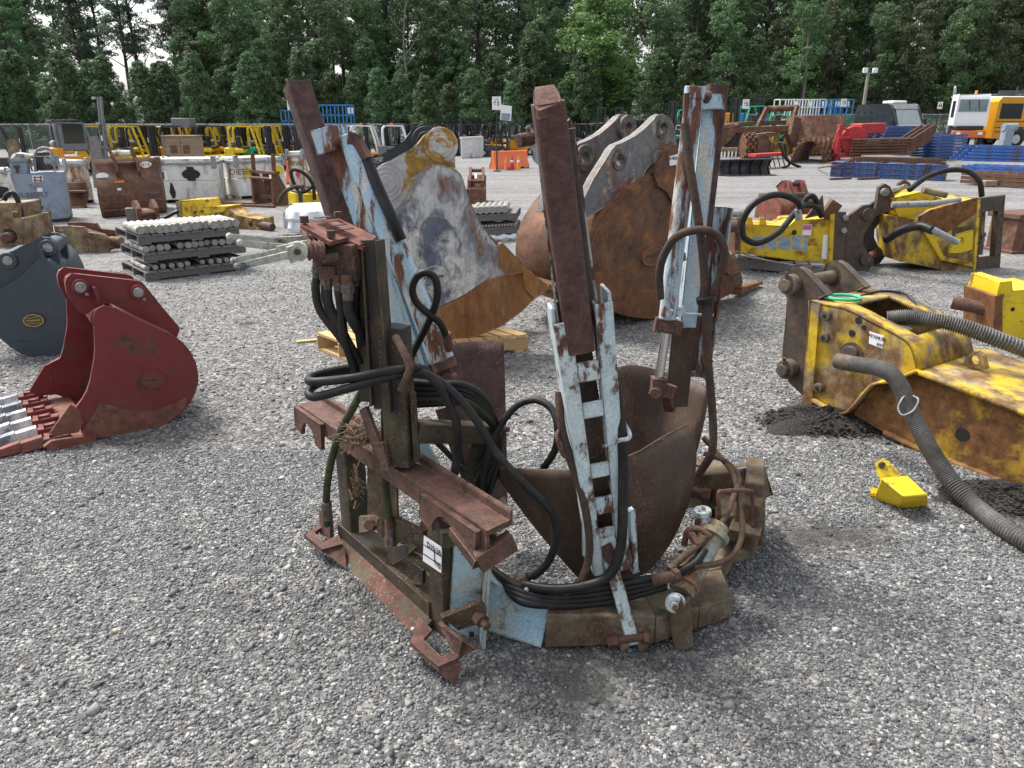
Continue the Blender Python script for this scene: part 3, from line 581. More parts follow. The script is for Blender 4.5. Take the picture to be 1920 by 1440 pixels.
# front blade: curved shovel running down to a blunt point
def blade(name, top, tip, bulge, mat, nu=20, nv=16, curve=None, th=.014):
    rows = []
    for j in range(nv+1):
        v = j/nv; row = []
        for i in range(nu+1):
            u = i/nu; a = top(u); b = tip(u); p = a.lerp(b, v); p = p+bulge(u, v); row.append(p)
        rows.append(row)
    mb = MB().grid(rows)
    return mb.build(name, mat, SP, solid=th, ang=60)
FT = [(925, 880, 3.50), (960, 878, 3.42), (1000, 880, 3.34), (1050, 881, 3.28), (1100, 879, 3.25), (1150, 868, 3.26), (1200, 846, 3.30), (1245, 818, 3.38), (1288, 797, 3.50)]
def poly(pts):
    P = [at(*p) for p in pts]; n = len(P)-1
    def f(u):
        x = min(u*n, n-1e-6); i = int(x); return P[i].lerp(P[i+1], x-i)
    return f
FB = [(1093, 1091, 3.36), (1145, 1092, 3.30), (1205, 1076, 3.36)]
blade('front_blade', poly(FT), poly(FB), lambda u, v: V3((.125*u**3*(4*v*(1-v))**.7-.02*(1-u)*4*v*(1-v), -.10*math.sin(math.pi*u)*v*(1-v)*2, 0)), M['blade'])
MB().tube([poly(FT)(.5+.05*i)+V3((0, -.004, .002)) for i in range(11)], .0055, 6, 1).build('worn_edge', M['rustpin'], SP)
RT = [(1150, 690, 4.02), (1185, 683, 4.12), (1220, 690, 4.18), (1255, 700, 4.18), (1295, 711, 4.10), (1318, 720, 3.98), (1328, 735, 3.90)]
RB = [(1140, 1060, 3.60), (1170, 1078, 3.62), (1205, 1074, 3.56)]
blade('right_blade', poly(RT), poly(RB), lambda u, v: V3((.24*u*v*(1-v)+.0, .12*math.sin(math.pi*u)*v*(1-v), 0)), M['blade'])
LT = [(842, 655, 3.98), (850, 643, 4.0), (895, 640, 4.14), (944, 642, 4.16)]
LBp = [(900, 965, 3.70), (915, 985, 3.70), (932, 990, 3.74), (950, 986, 3.84)]
blade('left_blade', poly(LT), poly(LBp), lambda u, v: V3((-.16*(1-u)*v*(1-v)+.02*u*v*(1-v), 0, 0)), M['bladem'])
MB().plate([at(816, 770, 3.86), at(872, 752, 3.95), at(905, 960, 3.75), at(868, 905, 3.75)], V3((.2, 1, 0)), .012).build('left_blade_rib', M['bladem'], SP)
wd = MB().bar(at(938, 935, 3.8), at(962, 985, 3.7), .05, .02, V3((0, 1, 0)), .4).bar(at(918, 970, 3.75), at(930, 1005, 3.7), .045, .02, V3((0, 1, 0)), .4); wd.build('blade_splinter', M['ply'], SP)
# right tower
rt = MB()
rA, rB = at(1318, 172, 3.93), at(1262, 690, 3.85)
rt.bar(at(1331, 200, 3.90), at(1288, 612, 3.84), .085, .05, V3((0, 1, 0))); rt.bar(at(1318, 205, 3.95), at(1274, 612, 3.89), .03, .09, V3((0, 1, 0)))
rt.ext([(-.05, 0), (.05, 0), (.05, .10), (.038, .10), (.038, .012), (-.05, .012)], at(1345, 388, 3.98), at(1302, 705, 3.92), V3((1, .1, 0)))
rt.bar(at(1330, 176, 3.86), at(1328, 205, 3.86), .13, .10, V3((0, 1, 0)))
rtower = rt.build('tower', M['blue2'], SP, bevel=.005)
MB().rtube(at(1344, 160, 4.0), at(1284, 690, 3.93), .10, .11, V3((0, 1, 0)), .15).build('slide_tube', M['maroon'], rtower, bevel=.003)
MB().cyl(at(1303, 168, 3.82), at(1251, 598, 3.76), .045, 20).cyl(at(1304, 162, 3.82), at(1301, 186, 3.82), .051, 20).build('lift_cylinder', M['blue2'], rtower, bevel=.004)
MB().cyl(at(1252, 604, 3.76), at(1250, 618, 3.76), .056, 20).bar(at(1228, 607, 3.75), at(1277, 616, 3.75), .05, .07, Z).build('cylinder_collar', M['redrust'], rtower, bevel=.003)
MB().cyl(at(1250, 612, 3.76), at(1235, 712, 3.74), .024, 18).build('chrome_rod', M['chrome'], rtower)
cv = MB().bar(at(1236, 708, 3.74), at(1233, 740, 3.73), .075, .08, V3((0, 1, 0))).bar(at(1228, 728, 3.72), at(1258, 734, 3.78), .06, .07, Z).cyl(at(1228, 738, 3.68), at(1240, 728, 3.80), .03).bar(at(1250, 735, 3.8), at(1257, 765, 3.9), .05, .05)
cv.build('rod_clevis', M['redrust'], rtower, bevel=.004)
MB().bar(at(1284, 600, 3.86), at(1268, 760, 3.90), .125, .03, V3((0, 1, 0))).build('blade_bracket', M['blade'], rtower, bevel=.004)
MB().cyl(at(1322, 186, 3.80), at(1330, 178, 3.84), .022).build('cylinder_pin', M['rustpin'], rtower, bevel=.002)
MB().bar(at(1290, 175, 3.8), at(1288, 230, 3.8), .04, .04).build('port_pipe', M['rustpin'], rtower, bevel=.003)
MB().cyl(at(1283, 588, 3.74), at(1338, 592, 3.70), .008).build('hose_hook', M['blueL'], rtower)
for a_, b_, w_, h_ in (((1243, 583, 3.71), (1256, 588, 3.71), .05, .045), ((1274, 578, 3.75), (1278, 590, 3.75), .03, .05), ((1274, 478, 3.78), (1278, 490, 3.78), .03, .05)): MB().bar(at(*a_), at(*b_), w_, h_).build('mount_lug', M['blueL'], rtower, bevel=.004)
# left tower
lt = MB()
lt.bar(at(632, 268, 4.06), at(778, 690, 3.84), .10, .06, V3((.2, 1, 0))); lt.bar(at(650, 275, 4.1), at(800, 690, 3.9), .06, .05, V3((.2, 1, 0)))
lt.ext([(-.05, 0), (.05, 0), (.05, .10), (.038, .10), (.038, .012), (-.05, .012)], at(690, 455, 4.1), at(770, 720, 3.95), V3((-1, -.2, 0)))
lt.bar(at(606, 268, 4.08), at(640, 258, 4.04), .16, .12, Z)
ltower = lt.build('tower', M['blue'], SP, bevel=.005)
MB().rtube(at(556, 158, 4.30), at(712, 640, 4.06), .125, .125, V3((.5, -.8, .2)), .12).build('slide_tube', M['maroon'], ltower, bevel=.003)
MB().cyl(at(655, 262, 4.02), at(832, 676, 3.74), .060, 22).cyl(at(651, 252, 4.02), at(659, 272, 4.02), .064, 22).build('lift_cylinder', M['blue'], ltower, bevel=.004)
MB().cyl(at(829, 674, 3.74), at(836, 691, 3.73), .066, 22).build('cylinder_collar', M['redrust'], ltower, bevel=.003)
MB().bar(at(833, 690, 3.74), at(842, 715, 3.73), .07, .06, V3((0, 1, 0))).cyl(at(838, 710, 3.68), at(850, 708, 3.80), .03).build('rod_clevis', M['redrust'], ltower, bevel=.003)
MB().bar(at(800, 688, 3.9), at(826, 735, 3.86), .13, .06, V3((0, 1, 0))).build('blade_bracket', M['redrust'], ltower, bevel=.004)
MB().cyl(at(621, 270, 3.98), at(634, 262, 4.0), .028).build('cylinder_pin', M['rustpin'], ltower, bevel=.003)
MB().bar(at(666, 262, 3.98), at(688, 300, 3.96), .055, .055).bar(at(655, 258, 3.98), at(674, 262, 3.98), .06, .06).build('port_pipe', M['rustpin'], ltower, bevel=.004)
# ---------------- mast with control valve
ms = MB()
ms.ext([(-.045, 0), (.045, 0), (.045, .09), (.033, .09), (.033, .012), (-.045, .012)], at(677, 455, 3.42), at(694, 752, 3.34), V3((1, -.2, 0)))
ms.ext([(-.055, 0), (.055, 0), (.055, .09), (.043, .09), (.043, .012), (-.055, .012)], at(699, 450, 3.36), at(724, 765, 3.28), V3((1, -.2, 0)))
mast = ms.build('mast', M['grimed'], SP, bevel=.003)
MB().rtube(at(739, 612, 3.32), at(754, 868, 3.26), .125, .115, V3((-.3, -.9, 0)), .1).plate([at(768, 738, 3.24), at(778, 742, 3.26), at(786, 862, 3.22), at(776, 866, 3.2)], V3((0, 1, 0)), .05).build('mast_sleeve', M['grime'], SP, bevel=.004)
MB().cyl(at(739, 610, 3.32), at(739, 613, 3.32), .05).build('sleeve_mouth', M['ink'], mast)
MB().tube([at(742, 632, 3.2), at(756, 658, 3.13), at(768, 688, 3.1), at(763, 705, 3.1), at(752, 730, 3.16)], .018, sub=4, rf=None).build('bent_handle', M['redrust'], SP)
MB().bar(at(682, 766, 3.33), at(720, 868, 3.2), .055, .02, V3((.5, .8, 0))).bar(at(712, 830, 3.22), at(722, 880, 3.19), .06, .02, V3((.5, .8, 0))).build('brace_bar', M['redrust'], SP, bevel=.003)
sa = MB().rtube(at(775, 808, 3.28), at(936, 812, 3.62), .10, .10, Z, .1); sa.plate([at(938, 795, 3.62), at(944, 818, 3.60), at(880, 936, 3.42), at(850, 936, 3.36), at(886, 830, 3.5)], V3((.5, .8, 0)), .03)
sa.build('support_arm', M['grime'], SP, bevel=.004)
MB().cyl(at(926, 803, 3.5), at(952, 805, 3.6), .016).build('arm_pin', M['rustpin'], SP)
gt = MB().plate([at(775, 820, 3.7), at(800, 830, 3.68), at(850, 930, 3.6), at(838, 938, 3.6), at(812, 880, 3.65), at(818, 990, 3.66), at(800, 995, 3.66)], V3((.3, .9, 0)), .02); gt.build('inner_strut', M['bluep'], SP, bevel=.003)
MB().bar(at(735, 985, 3.5), at(800, 1020, 3.25), .03, .14).bar(at(790, 1030, 3.3), at(804, 960, 3.5), .06, .03).build('inner_tray', M['grime'], SP, bevel=.003)
# valve block, cover, spools, levers
vb = MB().box(at(640, 466, 3.36), .22, .16, .15, V3((.95, -.3, 0)), V3((.3, .95, 0))).box(at(655, 500, 3.34), .11, .11, .10, V3((.95, -.3, 0)), V3((.3, .95, 0))).box(at(622, 508, 3.33), .09, .10, .07, V3((.95, -.3, 0)), V3((.3, .95, 0)))
cvp = [(563, 421, 3.30), (634, 409, 3.62), (707, 443, 3.50), (682, 463, 3.32), (655, 452, 3.32), (652, 446, 3.33), (619, 453, 3.22)]
vb = MB().box(at(640, 474, 3.38), .20, .15, .10, V3((.95, -.3, 0)), V3((.3, .95, 0))).box(at(657, 500, 3.34), .10, .10, .11, V3((.95, -.3, 0)), V3((.3, .95, 0))).box(at(622, 508, 3.33), .085, .09, .06, V3((.95, -.3, 0)), V3((.3, .95, 0)))
valve = vb.build('control_valve', M['redrust'], SP, bevel=.006)
cp = [at(*p) for p in cvp]; nv = (cp[1]-cp[0]).cross(cp[2]-cp[0]).normalized()
MB().plate(cp, nv, .016).build('cover_plate', M['redplate'], valve, bevel=.003)
sl_ = MB()
for i in range(4):
    t = i/3; a = at(594+15*i, 417+7.2*i, 3.4-.02*i); b = at(618+14*i, 414+7.3*i, 3.5-.02*i); sl_.bar(a+Z*.02, b+Z*.02, .03, .004)
sl_.build('cover_slot', M['redrust'], valve)
for x, y, Y in ((571, 418, 3.33), (634, 409, 3.58), (621, 445, 3.27)): c = at(x, y, Y); MB().hexn(c, c+Z*.03, .02).build('cover_bolt', M['rustpin'], valve)
spo = MB()
for i in range(5):
    Y = 3.24+.07*i; x = 606-3*i; y = 470-7*i
    a = at(x, y, Y); b = at(x-30, y-1, Y-.03); spo.cyl(a, b, .042, 14, .036)
    for k in range(3): c = a.lerp(b, .2+.3*k); spo.cyl(c, c+(b-a)*.12, .046, 14)
    spo.cyl(at(x+18, y-16, Y+.06), at(x-6, y-20, Y+.03), .022, 10)
spo.build('spool_boot', M['redrust'], valve, bevel=.002)
levers = [((560, 471, 3.18), (541, 478, 3.15), (445, 499, 3.0), .040), ((580, 460, 3.25), (520, 473, 3.2), (438, 489, 3.05), .03), ((560, 462, 3.32), (545, 466, 3.30), (450, 455, 3.12), .03), ((568, 452, 3.42), (525, 455, 3.36), (430, 443, 3.2), .03), ((566, 448, 3.5), (530, 449, 3.45), (470, 458, 3.35), .03)]
for i, (a, b, c, r_) in enumerate(levers):
    A, B, C_ = at(*a), at(*b), at(*c); l = MB()
    l.bar(A, B, .016, r_*1.7); l.bar(B, C_, .012, .034, Z, .7); l.ball(C_, .015)
    if i == 0: l.cyl(A+V3((0, .012, 0)), A-V3((0, .014, 0)), .042, 20)
    lo = l.build('lever', M['lever'], valve, bevel=.003)
    if i == 0: MB().hexn(A-V3((0, .012, 0)), A-V3((0, .024, 0)), .014).build('lever_bolt', M['rustpin'], valve)
ft = MB()
for (x0, y0, x1, y1, Y, r_) in ((594, 488, 594, 522, 3.36, .020), (607, 500, 608, 535, 3.33, .018), (614, 508, 615, 542, 3.31, .020), (632, 515, 635, 545, 3.30, .022), (650, 515, 653, 563, 3.28, .027), (668, 508, 668, 535, 3.36, .02)):
    a, b = at(x0, y0, Y), at(x1, y1, Y); ft.cyl(a, b, r_, 12); ft.hexn(a.lerp(b, .35), a.lerp(b, .7), r_*1.25)
ft.cyl(at(606, 485, 3.24), at(632, 481, 3.28), .022, 12)
ft.build('hose_fitting', M['fit'], valve, bevel=.002)
# ---------------- hoses
def hose(pts, r=.019, mat='hose', name='hose', sub=7):
    return MB().tube([at(*p) for p in pts], r, 10, sub).build(name, M[mat], SP, ang=80)
hose([(594, 520, 3.36), (592, 545, 3.35), (602, 585, 3.34), (640, 636, 3.34), (672, 690, 3.38)], .020)
hose([(608, 533, 3.33), (611, 565, 3.33), (632, 615, 3.33), (668, 668, 3.36), (690, 700, 3.42)], .017)
hose([(615, 540, 3.31), (620, 575, 3.31), (648, 630, 3.32), (676, 680, 3.36)], .018)
hose([(635, 543, 3.30), (640, 580, 3.30), (645, 630, 3.31), (668, 700, 3.36)], .022)
hose([(653, 560, 3.28), (655, 585, 3.28), (668, 612, 3.29), (686, 640, 3.36)], .026)
hose([(668, 533, 3.36), (668, 590, 3.37), (676, 650, 3.37)], .018)
hose([(705, 688, 3.45), (660, 690, 3.40), (606, 700, 3.30), (581, 709, 3.22), (590, 716, 3.15), (660, 709, 3.12), (730, 695, 3.12), (781, 690, 3.15), (800, 696, 3.3)], .021)
hose([(700, 700, 3.46), (640, 702, 3.40), (592, 722, 3.28), (579, 736, 3.2), (592, 744, 3.15), (650, 729, 3.11), (720, 709, 3.12), (770, 699, 3.15), (800, 702, 3.16), (825, 727, 3.16), (846, 765, 3.16), (857, 800, 3.16), (858, 850, 3.18), (849, 905, 3.2)], .021)
hose([(770, 699, 3.20), (805, 704, 3.20), (840, 728, 3.18), (885, 776, 3.15), (930, 848, 3.12), (985, 910, 3.08), (1030, 955, 3.05), (1043, 1000, 3.04), (1030, 1050, 3.06), (1000, 1080, 3.08), (962, 1098, 3.10)], .020)
for i in range(5):
    o = 9*i
    hose([(768, 716+o*1.2, 3.45), (820, 720+o, 3.44), (868, 722+o*.9, 3.44), (905, 745+o*.9, 3.46), (928, 790+o*.5, 3.5), (936-o*.6, 850, 3.5), (925-o*1.3, 900, 3.46), (912-o*1.3, 935, 3.44)], .019, 'hoseg' if i == 3 else 'hose')
hose([(905, 935, 3.42), (908, 880, 3.44), (935, 805, 3.48), (968, 762, 3.5), (1005, 750, 3.48), (1035, 768, 3.42), (1046, 805, 3.36), (1040, 845, 3.36), (1018, 880, 3.4)], .019)
hose([(688, 720, 3.42), (664, 760, 3.40), (634, 820, 3.42), (616, 890, 3.46), (611, 955, 3.52), (613, 985, 3.54)], .020, 'hoseg')
hose([(722, 765, 3.36), (722, 830, 3.38), (722, 900, 3.42), (732, 985, 3.46)], .021, 'hoseg')
hose([(778, 790, 3.5), (830, 840, 3.55), (885, 900, 3.6), (905, 925, 3.6)], .016, 'hoseg')
MB().cyl(at(612, 940, 3.5), at(613, 972, 3.52), .028).build('hose_end', M['fit'], SP, bevel=.002)
MB().cyl(at(731, 975, 3.46), at(732, 1010, 3.46), .028).hexn(at(732, 1005, 3.46), at(733, 1025, 3.45), .034).build('hose_end', M['fit'], SP, bevel=.002)
MB().cyl(at(990, 1083, 3.085), at(956, 1100, 3.10), .028).hexn(at(972, 1090, 3.09), at(960, 1097, 3.10), .034).build('hose_end', M['fit'], SP, bevel=.002)
for i in range(4):
    y = 1 - i*.33
    hose([(905+4*i, 1040+8*i, 3.25), (925+5*i, 1068+7*i, 3.16), (975, 1100+9*i, 3.02-.02*i), (1040, 1111+8*i, 2.98-.01*i), (1110, 1105+9*i, 3.0), (1180, 1092+9*i, 3.02), (1250, 1078+7*i, 3.03), (1300, 1058+6*i, 3.06), (1322-3*i, 1030, 3.12)][: 9 if i < 2 else 7], .019, 'hose')
hose([(1148, 690, 3.04), (1156, 740, 3.0), (1167, 830, 2.97), (1168, 940, 2.95), (1163, 1030, 2.93), (1140, 1080, 2.92), (1090, 1100, 2.92), (1030, 1104, 2.96), (980, 1096, 3.02)], .024)
hose([(1048, 735, 3.05), (1053, 800, 3.0), (1072, 870, 2.98), (1092, 930, 2.97), (1104, 1000, 2.96), (1103, 1050, 2.96), (1088, 1090, 2.95), (1060, 1112, 2.95)], .019, 'hoseb')
hose([(1284, 232, 3.79), (1293, 310, 3.74), (1306, 390, 3.70), (1318, 480, 3.68), (1324, 590, 3.66), (1328, 680, 3.66), (1336, 780, 3.66), (1335, 845, 3.62), (1310, 890, 3.7)], .022, 'hoseb')
hose([(1238, 560, 3.72), (1238, 500, 3.70), (1262, 450, 3.66), (1300, 432, 3.62), (1340, 438, 3.62), (1358, 470, 3.62), (1350, 520, 3.64), (1332, 562, 3.66), (1328, 620, 3.68)], .021, 'hoseb')
MB().cyl(at(1323, 556, 3.65), at(1325, 566, 3.65), .05).build('hose_tape', M['hose'], SP)
hose([(688, 300, 3.96), (708, 350, 3.90), (735, 410, 3.84), (752, 450, 3.84)], .030)
hose([(768, 674, 3.6), (785, 640, 3.58), (805, 600, 3.56), (819, 560, 3.54), (817, 525, 3.54), (800, 511, 3.54), (782, 519, 3.54), (773, 542, 3.54), (781, 567, 3.54), (803, 588, 3.54), (824, 605, 3.56), (836, 630, 3.6), (842, 650, 3.64)], .019)
MB().cyl(at(836, 625, 3.6), at(842, 655, 3.64), .025).build('hose_end', M['rustpin'], SP, bevel=.002)
hose([(1318, 1018, 3.14), (1335, 1000, 3.2), (1360, 970, 3.3), (1376, 930, 3.42), (1385, 895, 3.55), (1360, 865, 3.62), (1320, 850, 3.66)], .015, 'hoser')
hose([(1300, 1062, 3.05), (1350, 1055, 3.12), (1382, 1030, 3.2), (1392, 990, 3.3), (1386, 940, 3.42), (1375, 890, 3.55), (1345, 850, 3.68), (1318, 820, 3.72)], .015, 'hoser')
hose([(1255, 1068, 3.02), (1280, 1045, 3.08), (1305, 1025, 3.12), (1325, 1005, 3.16)], .018, 'hoser')
MB().cyl(at(1222, 1088, 3.0), at(1265, 1080, 3.0), .027).hexn(at(1262, 1080, 2.99), at(1272, 1077, 3.0), .034).build('hose_end', M['rustpin'], SP, bevel=.002)
MB().cyl(at(985, 1108, 2.98), at(1000, 1090, 3.02), .012).build('tie_bar', M['galv'], SP)
# lot tag
lp = [(796, 1004), (829, 1026), (828, 1074), (794, 1051)]
tg = MB().plate([pl(x, y, .118) for x, y in lp], PN, .004); tgo = tg.build('lot_tag', M['label'], SP)
P = [pl(x, y, .113) for x, y in lp]; ux, uy = (P[1]-P[0]), (P[0]-P[3])
text('D10-36', .040, P[0].lerp(P[2], .5)+uy.normalized()*.035+ux*.06, ux, uy, M['ink'], tgo, off=.003, bold=.001)
text('8/5', .042, P[2]+uy.normalized()*.03-ux.normalized()*.035, ux, uy, M['ink'], tgo, off=.003, bold=.001)
lm = MB()
for t in (.36, .72): a = P[3].lerp(P[0], 1-t)+PN*.003; b = P[2].lerp(P[1], 1-t)+PN*.003; lm.bar(a, b, .002, .004)
lm.bar(P[0].lerp(P[1], .62)+PN*.003-uy*.36, P[3].lerp(P[2], .62)+PN*.003+uy*.28, .004, .002); lm.build('ruled_line', M['ink'], tgo)
# dry twigs caught in the frame
tw_ = MB(); r2 = random.Random(5)
for i in range(110):
    c = at(672+r2.gauss(0, 14), 818+r2.gauss(0, 10), 3.40+r2.gauss(0, .05)); d = V3((r2.gauss(0, 1), r2.gauss(0, 1), r2.gauss(0, .4))).normalized()*r2.uniform(.03, .09)
    tw_.bar(c-d, c+d, .004, .004)
for i in range(26):
    c = at(668+r2.gauss(0, 6), 912+r2.gauss(0, 14), 3.36); d = V3((r2.gauss(0, .6), r2.gauss(0, .5), -1)).normalized()*r2.uniform(.02, .05); tw_.bar(c-d, c+d, .012, .003)
tw_.tube([at(690, 845, 3.36), at(672, 870, 3.36), at(666, 900, 3.36), at(670, 925, 3.36)], .005)
single(tw_, 'dry_twigs', M['twig'], 'tangle of dry twigs and dead leaves lodged in the rusty top rail', 'twigs')
# ================================================================== BUCKETS AND HAMMERS AROUND IT
def pts_on(pxs, P0, N, off=0): return [onp(x, y, P0+N*off, N) for x, y in pxs]
def badge(root, P0, N, off, cx, cy, rx, ry, tilt, face, rim, ink, word='STRICKLAND'):
    c = onp(cx, cy, P0+N*off, N); e = onp(cx+rx, cy-tilt, P0+N*off, N); ux = (e-c); a = ux.length; ux.normalize(); uy = N.cross(ux); uy = uy if uy.z > 0 else -uy
    b = (onp(cx, cy-ry, P0+N*off, N)-c).length
    el = lambda k, d: [c-N*d+ux*a*k*math.cos(2*math.pi*i/32)+uy*b*k*math.sin(2*math.pi*i/32) for i in range(32)]
    bo = MB().plate(el(1, 0), -N, .022).build('badge', face, root, bevel=.003)
    MB().plate(el(.97, .022), -N, .008, [el(.84, .022)]).build('badge_rim', rim, bo)
    for s_ in (-1, 1): MB().bar(c-N*.024-ux*a*.6+uy*b*(.42*s_), c-N*.024+ux*a*.6+uy*b*(.42*s_+.05*s_), .004, .008*b/.09).build('badge_stripe', rim, bo)
    text(word, a*.225, c-N*.024, ux, uy, ink, bo, off=.003, bold=.002)
def disc(mb, c, n, r, d, nseg=24): c = vec(c); return mb.cyl(c, c+vec(n)*d, r, nseg)
# ---------------- red bucket
N = V3((-.63, .777, 0)).normalized(); P0 = gr(183, 824)
RB_ = thing('excavator_bucket', 'clean dark red excavator bucket with a row of steel teeth, at the left', 'excavator bucket', P0+N*.6)
W = 1.15
side = [(176, 592), (182, 580), (196, 573), (215, 578), (270, 606), (326, 632), (343, 645), (356, 661), (366, 681), (370, 700), (370, 718), (366, 735), (357, 753), (346, 766), (328, 783), (307, 797), (284, 806), (261, 811), (220, 818), (183, 822), (153, 812), (144, 762), (155, 748), (163, 733), (169, 714), (173, 694), (177, 672), (178, 652), (177, 622)]
S = pts_on(side, P0, N)
MB().plate(S, N, .028).build('side_plate', M['red'], RB_, bevel=.006)
MB().plate([p+N*(W-.028) for p in S], N, .028).build('side_plate', M['red'], RB_, bevel=.004)
sh = S[3:20]
rows = [[p+N*.01+(-Z*0) for p in sh], [p+N*(W-.01) for p in sh]]
MB().grid(rows).build('shell', M['red'], RB_, solid=.02, ang=50)
lip = MB(); l0 = gr(96, 826); l1 = gr(50, 752)
B0 = pts_on([(183, 822)], P0, N)[0]
lip.add([B0+Z*.0, B0+N*W, B0+N*W+Z*.03, B0+Z*.03, gr(92, 838), gr(42, 757), gr(42, 757)+Z*.05, gr(92, 838)+Z*.05], [(0, 1, 5, 4), (3, 7, 6, 2), (4, 5, 6, 7), (0, 4, 7, 3), (1, 2, 6, 5), (0, 3, 2, 1)])
lip.build('cutting_edge', M['reddirt'], RB_, bevel=.006)
sc_ = MB().plate(pts_on([(95, 812), (133, 759), (150, 772), (157, 790), (147, 810), (103, 816)], P0, N, -.012), N, .03); sc_.build('side_cutter', M['reddirt'], RB_, bevel=.004)
far = P0+N*(W-.02)
MB().plate(pts_on([(56, 733), (84, 687), (112, 672), (114, 738), (70, 742)], far, N), N, .04).build('side_cutter', M['red'], RB_, bevel=.004)
wp = pts_on([(153, 812), (176, 775), (186, 758), (198, 757), (228, 766), (262, 771), (292, 769), (322, 758), (349, 746), (351, 758), (341, 771), (326, 784), (307, 797), (284, 806), (261, 811), (220, 817), (183, 821), (157, 815)], P0, N, -.016)
MB().plate(wp, N, .02).build('wear_plate', M['reddirt'], RB_, bevel=.004)
MB().plate(pts_on([(83, 838), (97, 828), (181, 816), (182, 826), (96, 846)], P0, N, -.03), N, .05).build('edge_bar', M['reddirt'], RB_, bevel=.004)
ear = [(122, 530), (125, 520), (135, 514), (147, 514), (200, 520), (255, 526), (266, 529), (274, 538), (306, 578), (336, 613), (336, 620), (330, 634), (300, 622), (250, 592), (205, 566), (170, 585), (160, 588), (150, 587), (143, 578), (131, 559), (125, 548)]
eo = .24
for k in (0, 1):
    E_ = pts_on(ear, P0, N, eo)
    MB().plate([p+N*(.33*k) for p in E_], N, .04).build('ear', M['red'], RB_, bevel=.006)
for (x, y) in ((149, 537), (257, 547)):
    c = onp(x, y, P0+N*eo, N); b_ = MB().cyl(c-N*.035, c+N*.41, .060, 24); bo_ = b_.build('pin_boss', M['red'], RB_, bevel=.004)
    MB().cyl(c-N*.05, c+N*.43, .040, 24).build('pin', M['pin'], bo_, bevel=.003)
    MB().cyl(c-N*.045+V3((.04, 0, -.055)), c-N*.03+V3((.04, 0, -.055)), .012, 10).build('pin_bolt', M['pin'], bo_)
c0, c1 = onp(172, 583, P0+N*(eo+.0), N), onp(188, 596, P0+N*.0, N)
MB().cyl(onp(192, 597, P0+N*.02, N), onp(176, 580, P0+N*(W-.05), N), .085, 20).build('cross_tube', M['red'], RB_, bevel=.003)
MB().plate(pts_on([(176, 540), (181, 540), (189, 562), (184, 566)], P0, N, eo-.12), N, .12).build('rib', M['red'], RB_, bevel=.003)
for i in range(6):
    t = i/5; a = gr(92, 838).lerp(gr(44, 757), t); d = (gr(0, 857)-gr(92, 838)).normalized()
    ad = MB(); ad.bar(a-d*.16+Z*.055, a+d*.05+Z*.05, .09, .07, Z, .8); ad.bar(a-d*.10+Z*.095, a-d*.02+Z*.09, .05, .03); ad.build('tooth_adapter', M['red'], RB_, bevel=.008)
    to = MB(); P_ = [(-.02, .085), (.13, .075), (.33, .045), (.50, .018)]
    for (x0, h0), (x1, h1) in zip(P_, P_[1:]):
        w0, w1 = .05*(1-x0*.65), .05*(1-x1*.65); sdv = d.cross(Z).normalized()
        q0, q1 = a+d*(x0+.05), a+d*(x1+.05)
        to.add([q0-sdv*w0+Z*.02, q0+sdv*w0+Z*.02, q1+sdv*w1+Z*.01, q1-sdv*w1+Z*.01, q0-sdv*w0*.7+Z*(.02+h0), q0+sdv*w0*.7+Z*(.02+h0), q1+sdv*w1*.7+Z*(.01+h1), q1-sdv*w1*.7+Z*(.01+h1)], [(0, 3, 2, 1), (4, 5, 6, 7), (0, 1, 5, 4), (1, 2, 6, 5), (2, 3, 7, 6), (3, 0, 4, 7)])
    to.build('tooth', M['steel2'] if i > 0 else M['reddirt'], RB_, bevel=.004)
badge(RB_, P0, N, -.002, 286, 711, 24, 16, 3, M['reddirt'], M['red'], M['brk'])
# ---------------- slate bucket behind it
N = V3((-.30, .954, 0)).normalized(); P0 = gr(70, 668)
SB = thing('excavator_bucket', 'smooth dark slate grey excavator bucket cut off by the left edge of the view', 'excavator bucket', P0+N*.5)
side = [(70, 487), (78, 483), (88, 487), (104, 503), (117, 530), (124, 560), (127, 600), (122, 645), (113, 663), (95, 668), (62, 669), (40, 662), (20, 650), (0, 633), (-20, 610), (-45, 575), (-60, 540), (-30, 580), (0, 563), (35, 525)]
side = [(70, 487), (78, 483), (88, 487), (104, 503), (117, 530), (124, 560), (127, 600), (122, 645), (113, 663), (95, 668), (62, 669), (40, 662), (20, 650), (0, 633), (-30, 595), (-45, 560), (-30, 555), (0, 545), (35, 520)]
S = pts_on(side, P0, N); W = 1.0
for k in (0, 1): MB().plate([p+N*(W-.03)*k for p in S], N, .03).build('side_plate', M['slate'], SB, bevel=.006)
sh = S[2:16]; MB().grid([[p+N*.01 for p in sh], [p+N*(W-.01) for p in sh]]).build('shell', M['slate'], SB, solid=.02, ang=50)
ear = [(-60, 560), (-50, 510), (-20, 488), (0, 480), (25, 470), (55, 455), (78, 446), (92, 446), (104, 455), (110, 470), (113, 492), (108, 510), (95, 540), (40, 600), (-40, 610)]
for k in (0, 1): MB().plate([p+N*.36*k for p in pts_on(ear, P0, N, .14)], N, .05).build('ear', M['slate'], SB, bevel=.008)
for (x, y) in ((91, 464), (16, 488)):
    c = onp(x, y, P0+N*.14, N); b_ = MB().cyl(c-N*.03, c+N*.5, .085, 28).build('pin_boss', M['slate'], SB, bevel=.006); MB().cyl(c-N*.04, c+N*.51, .047, 24).build('pin', M['pin'], b_, bevel=.003)
MB().plate(pts_on([(73, 469), (78, 468), (84, 486), (79, 488)], P0, N, .03), N, .11).build('rib', M['slate'], SB, bevel=.003)
wp = pts_on([(15, 643), (30, 640), (60, 643), (90, 637), (126, 615), (122, 645), (113, 662), (95, 667), (62, 668), (40, 661)], P0, N, -.016)
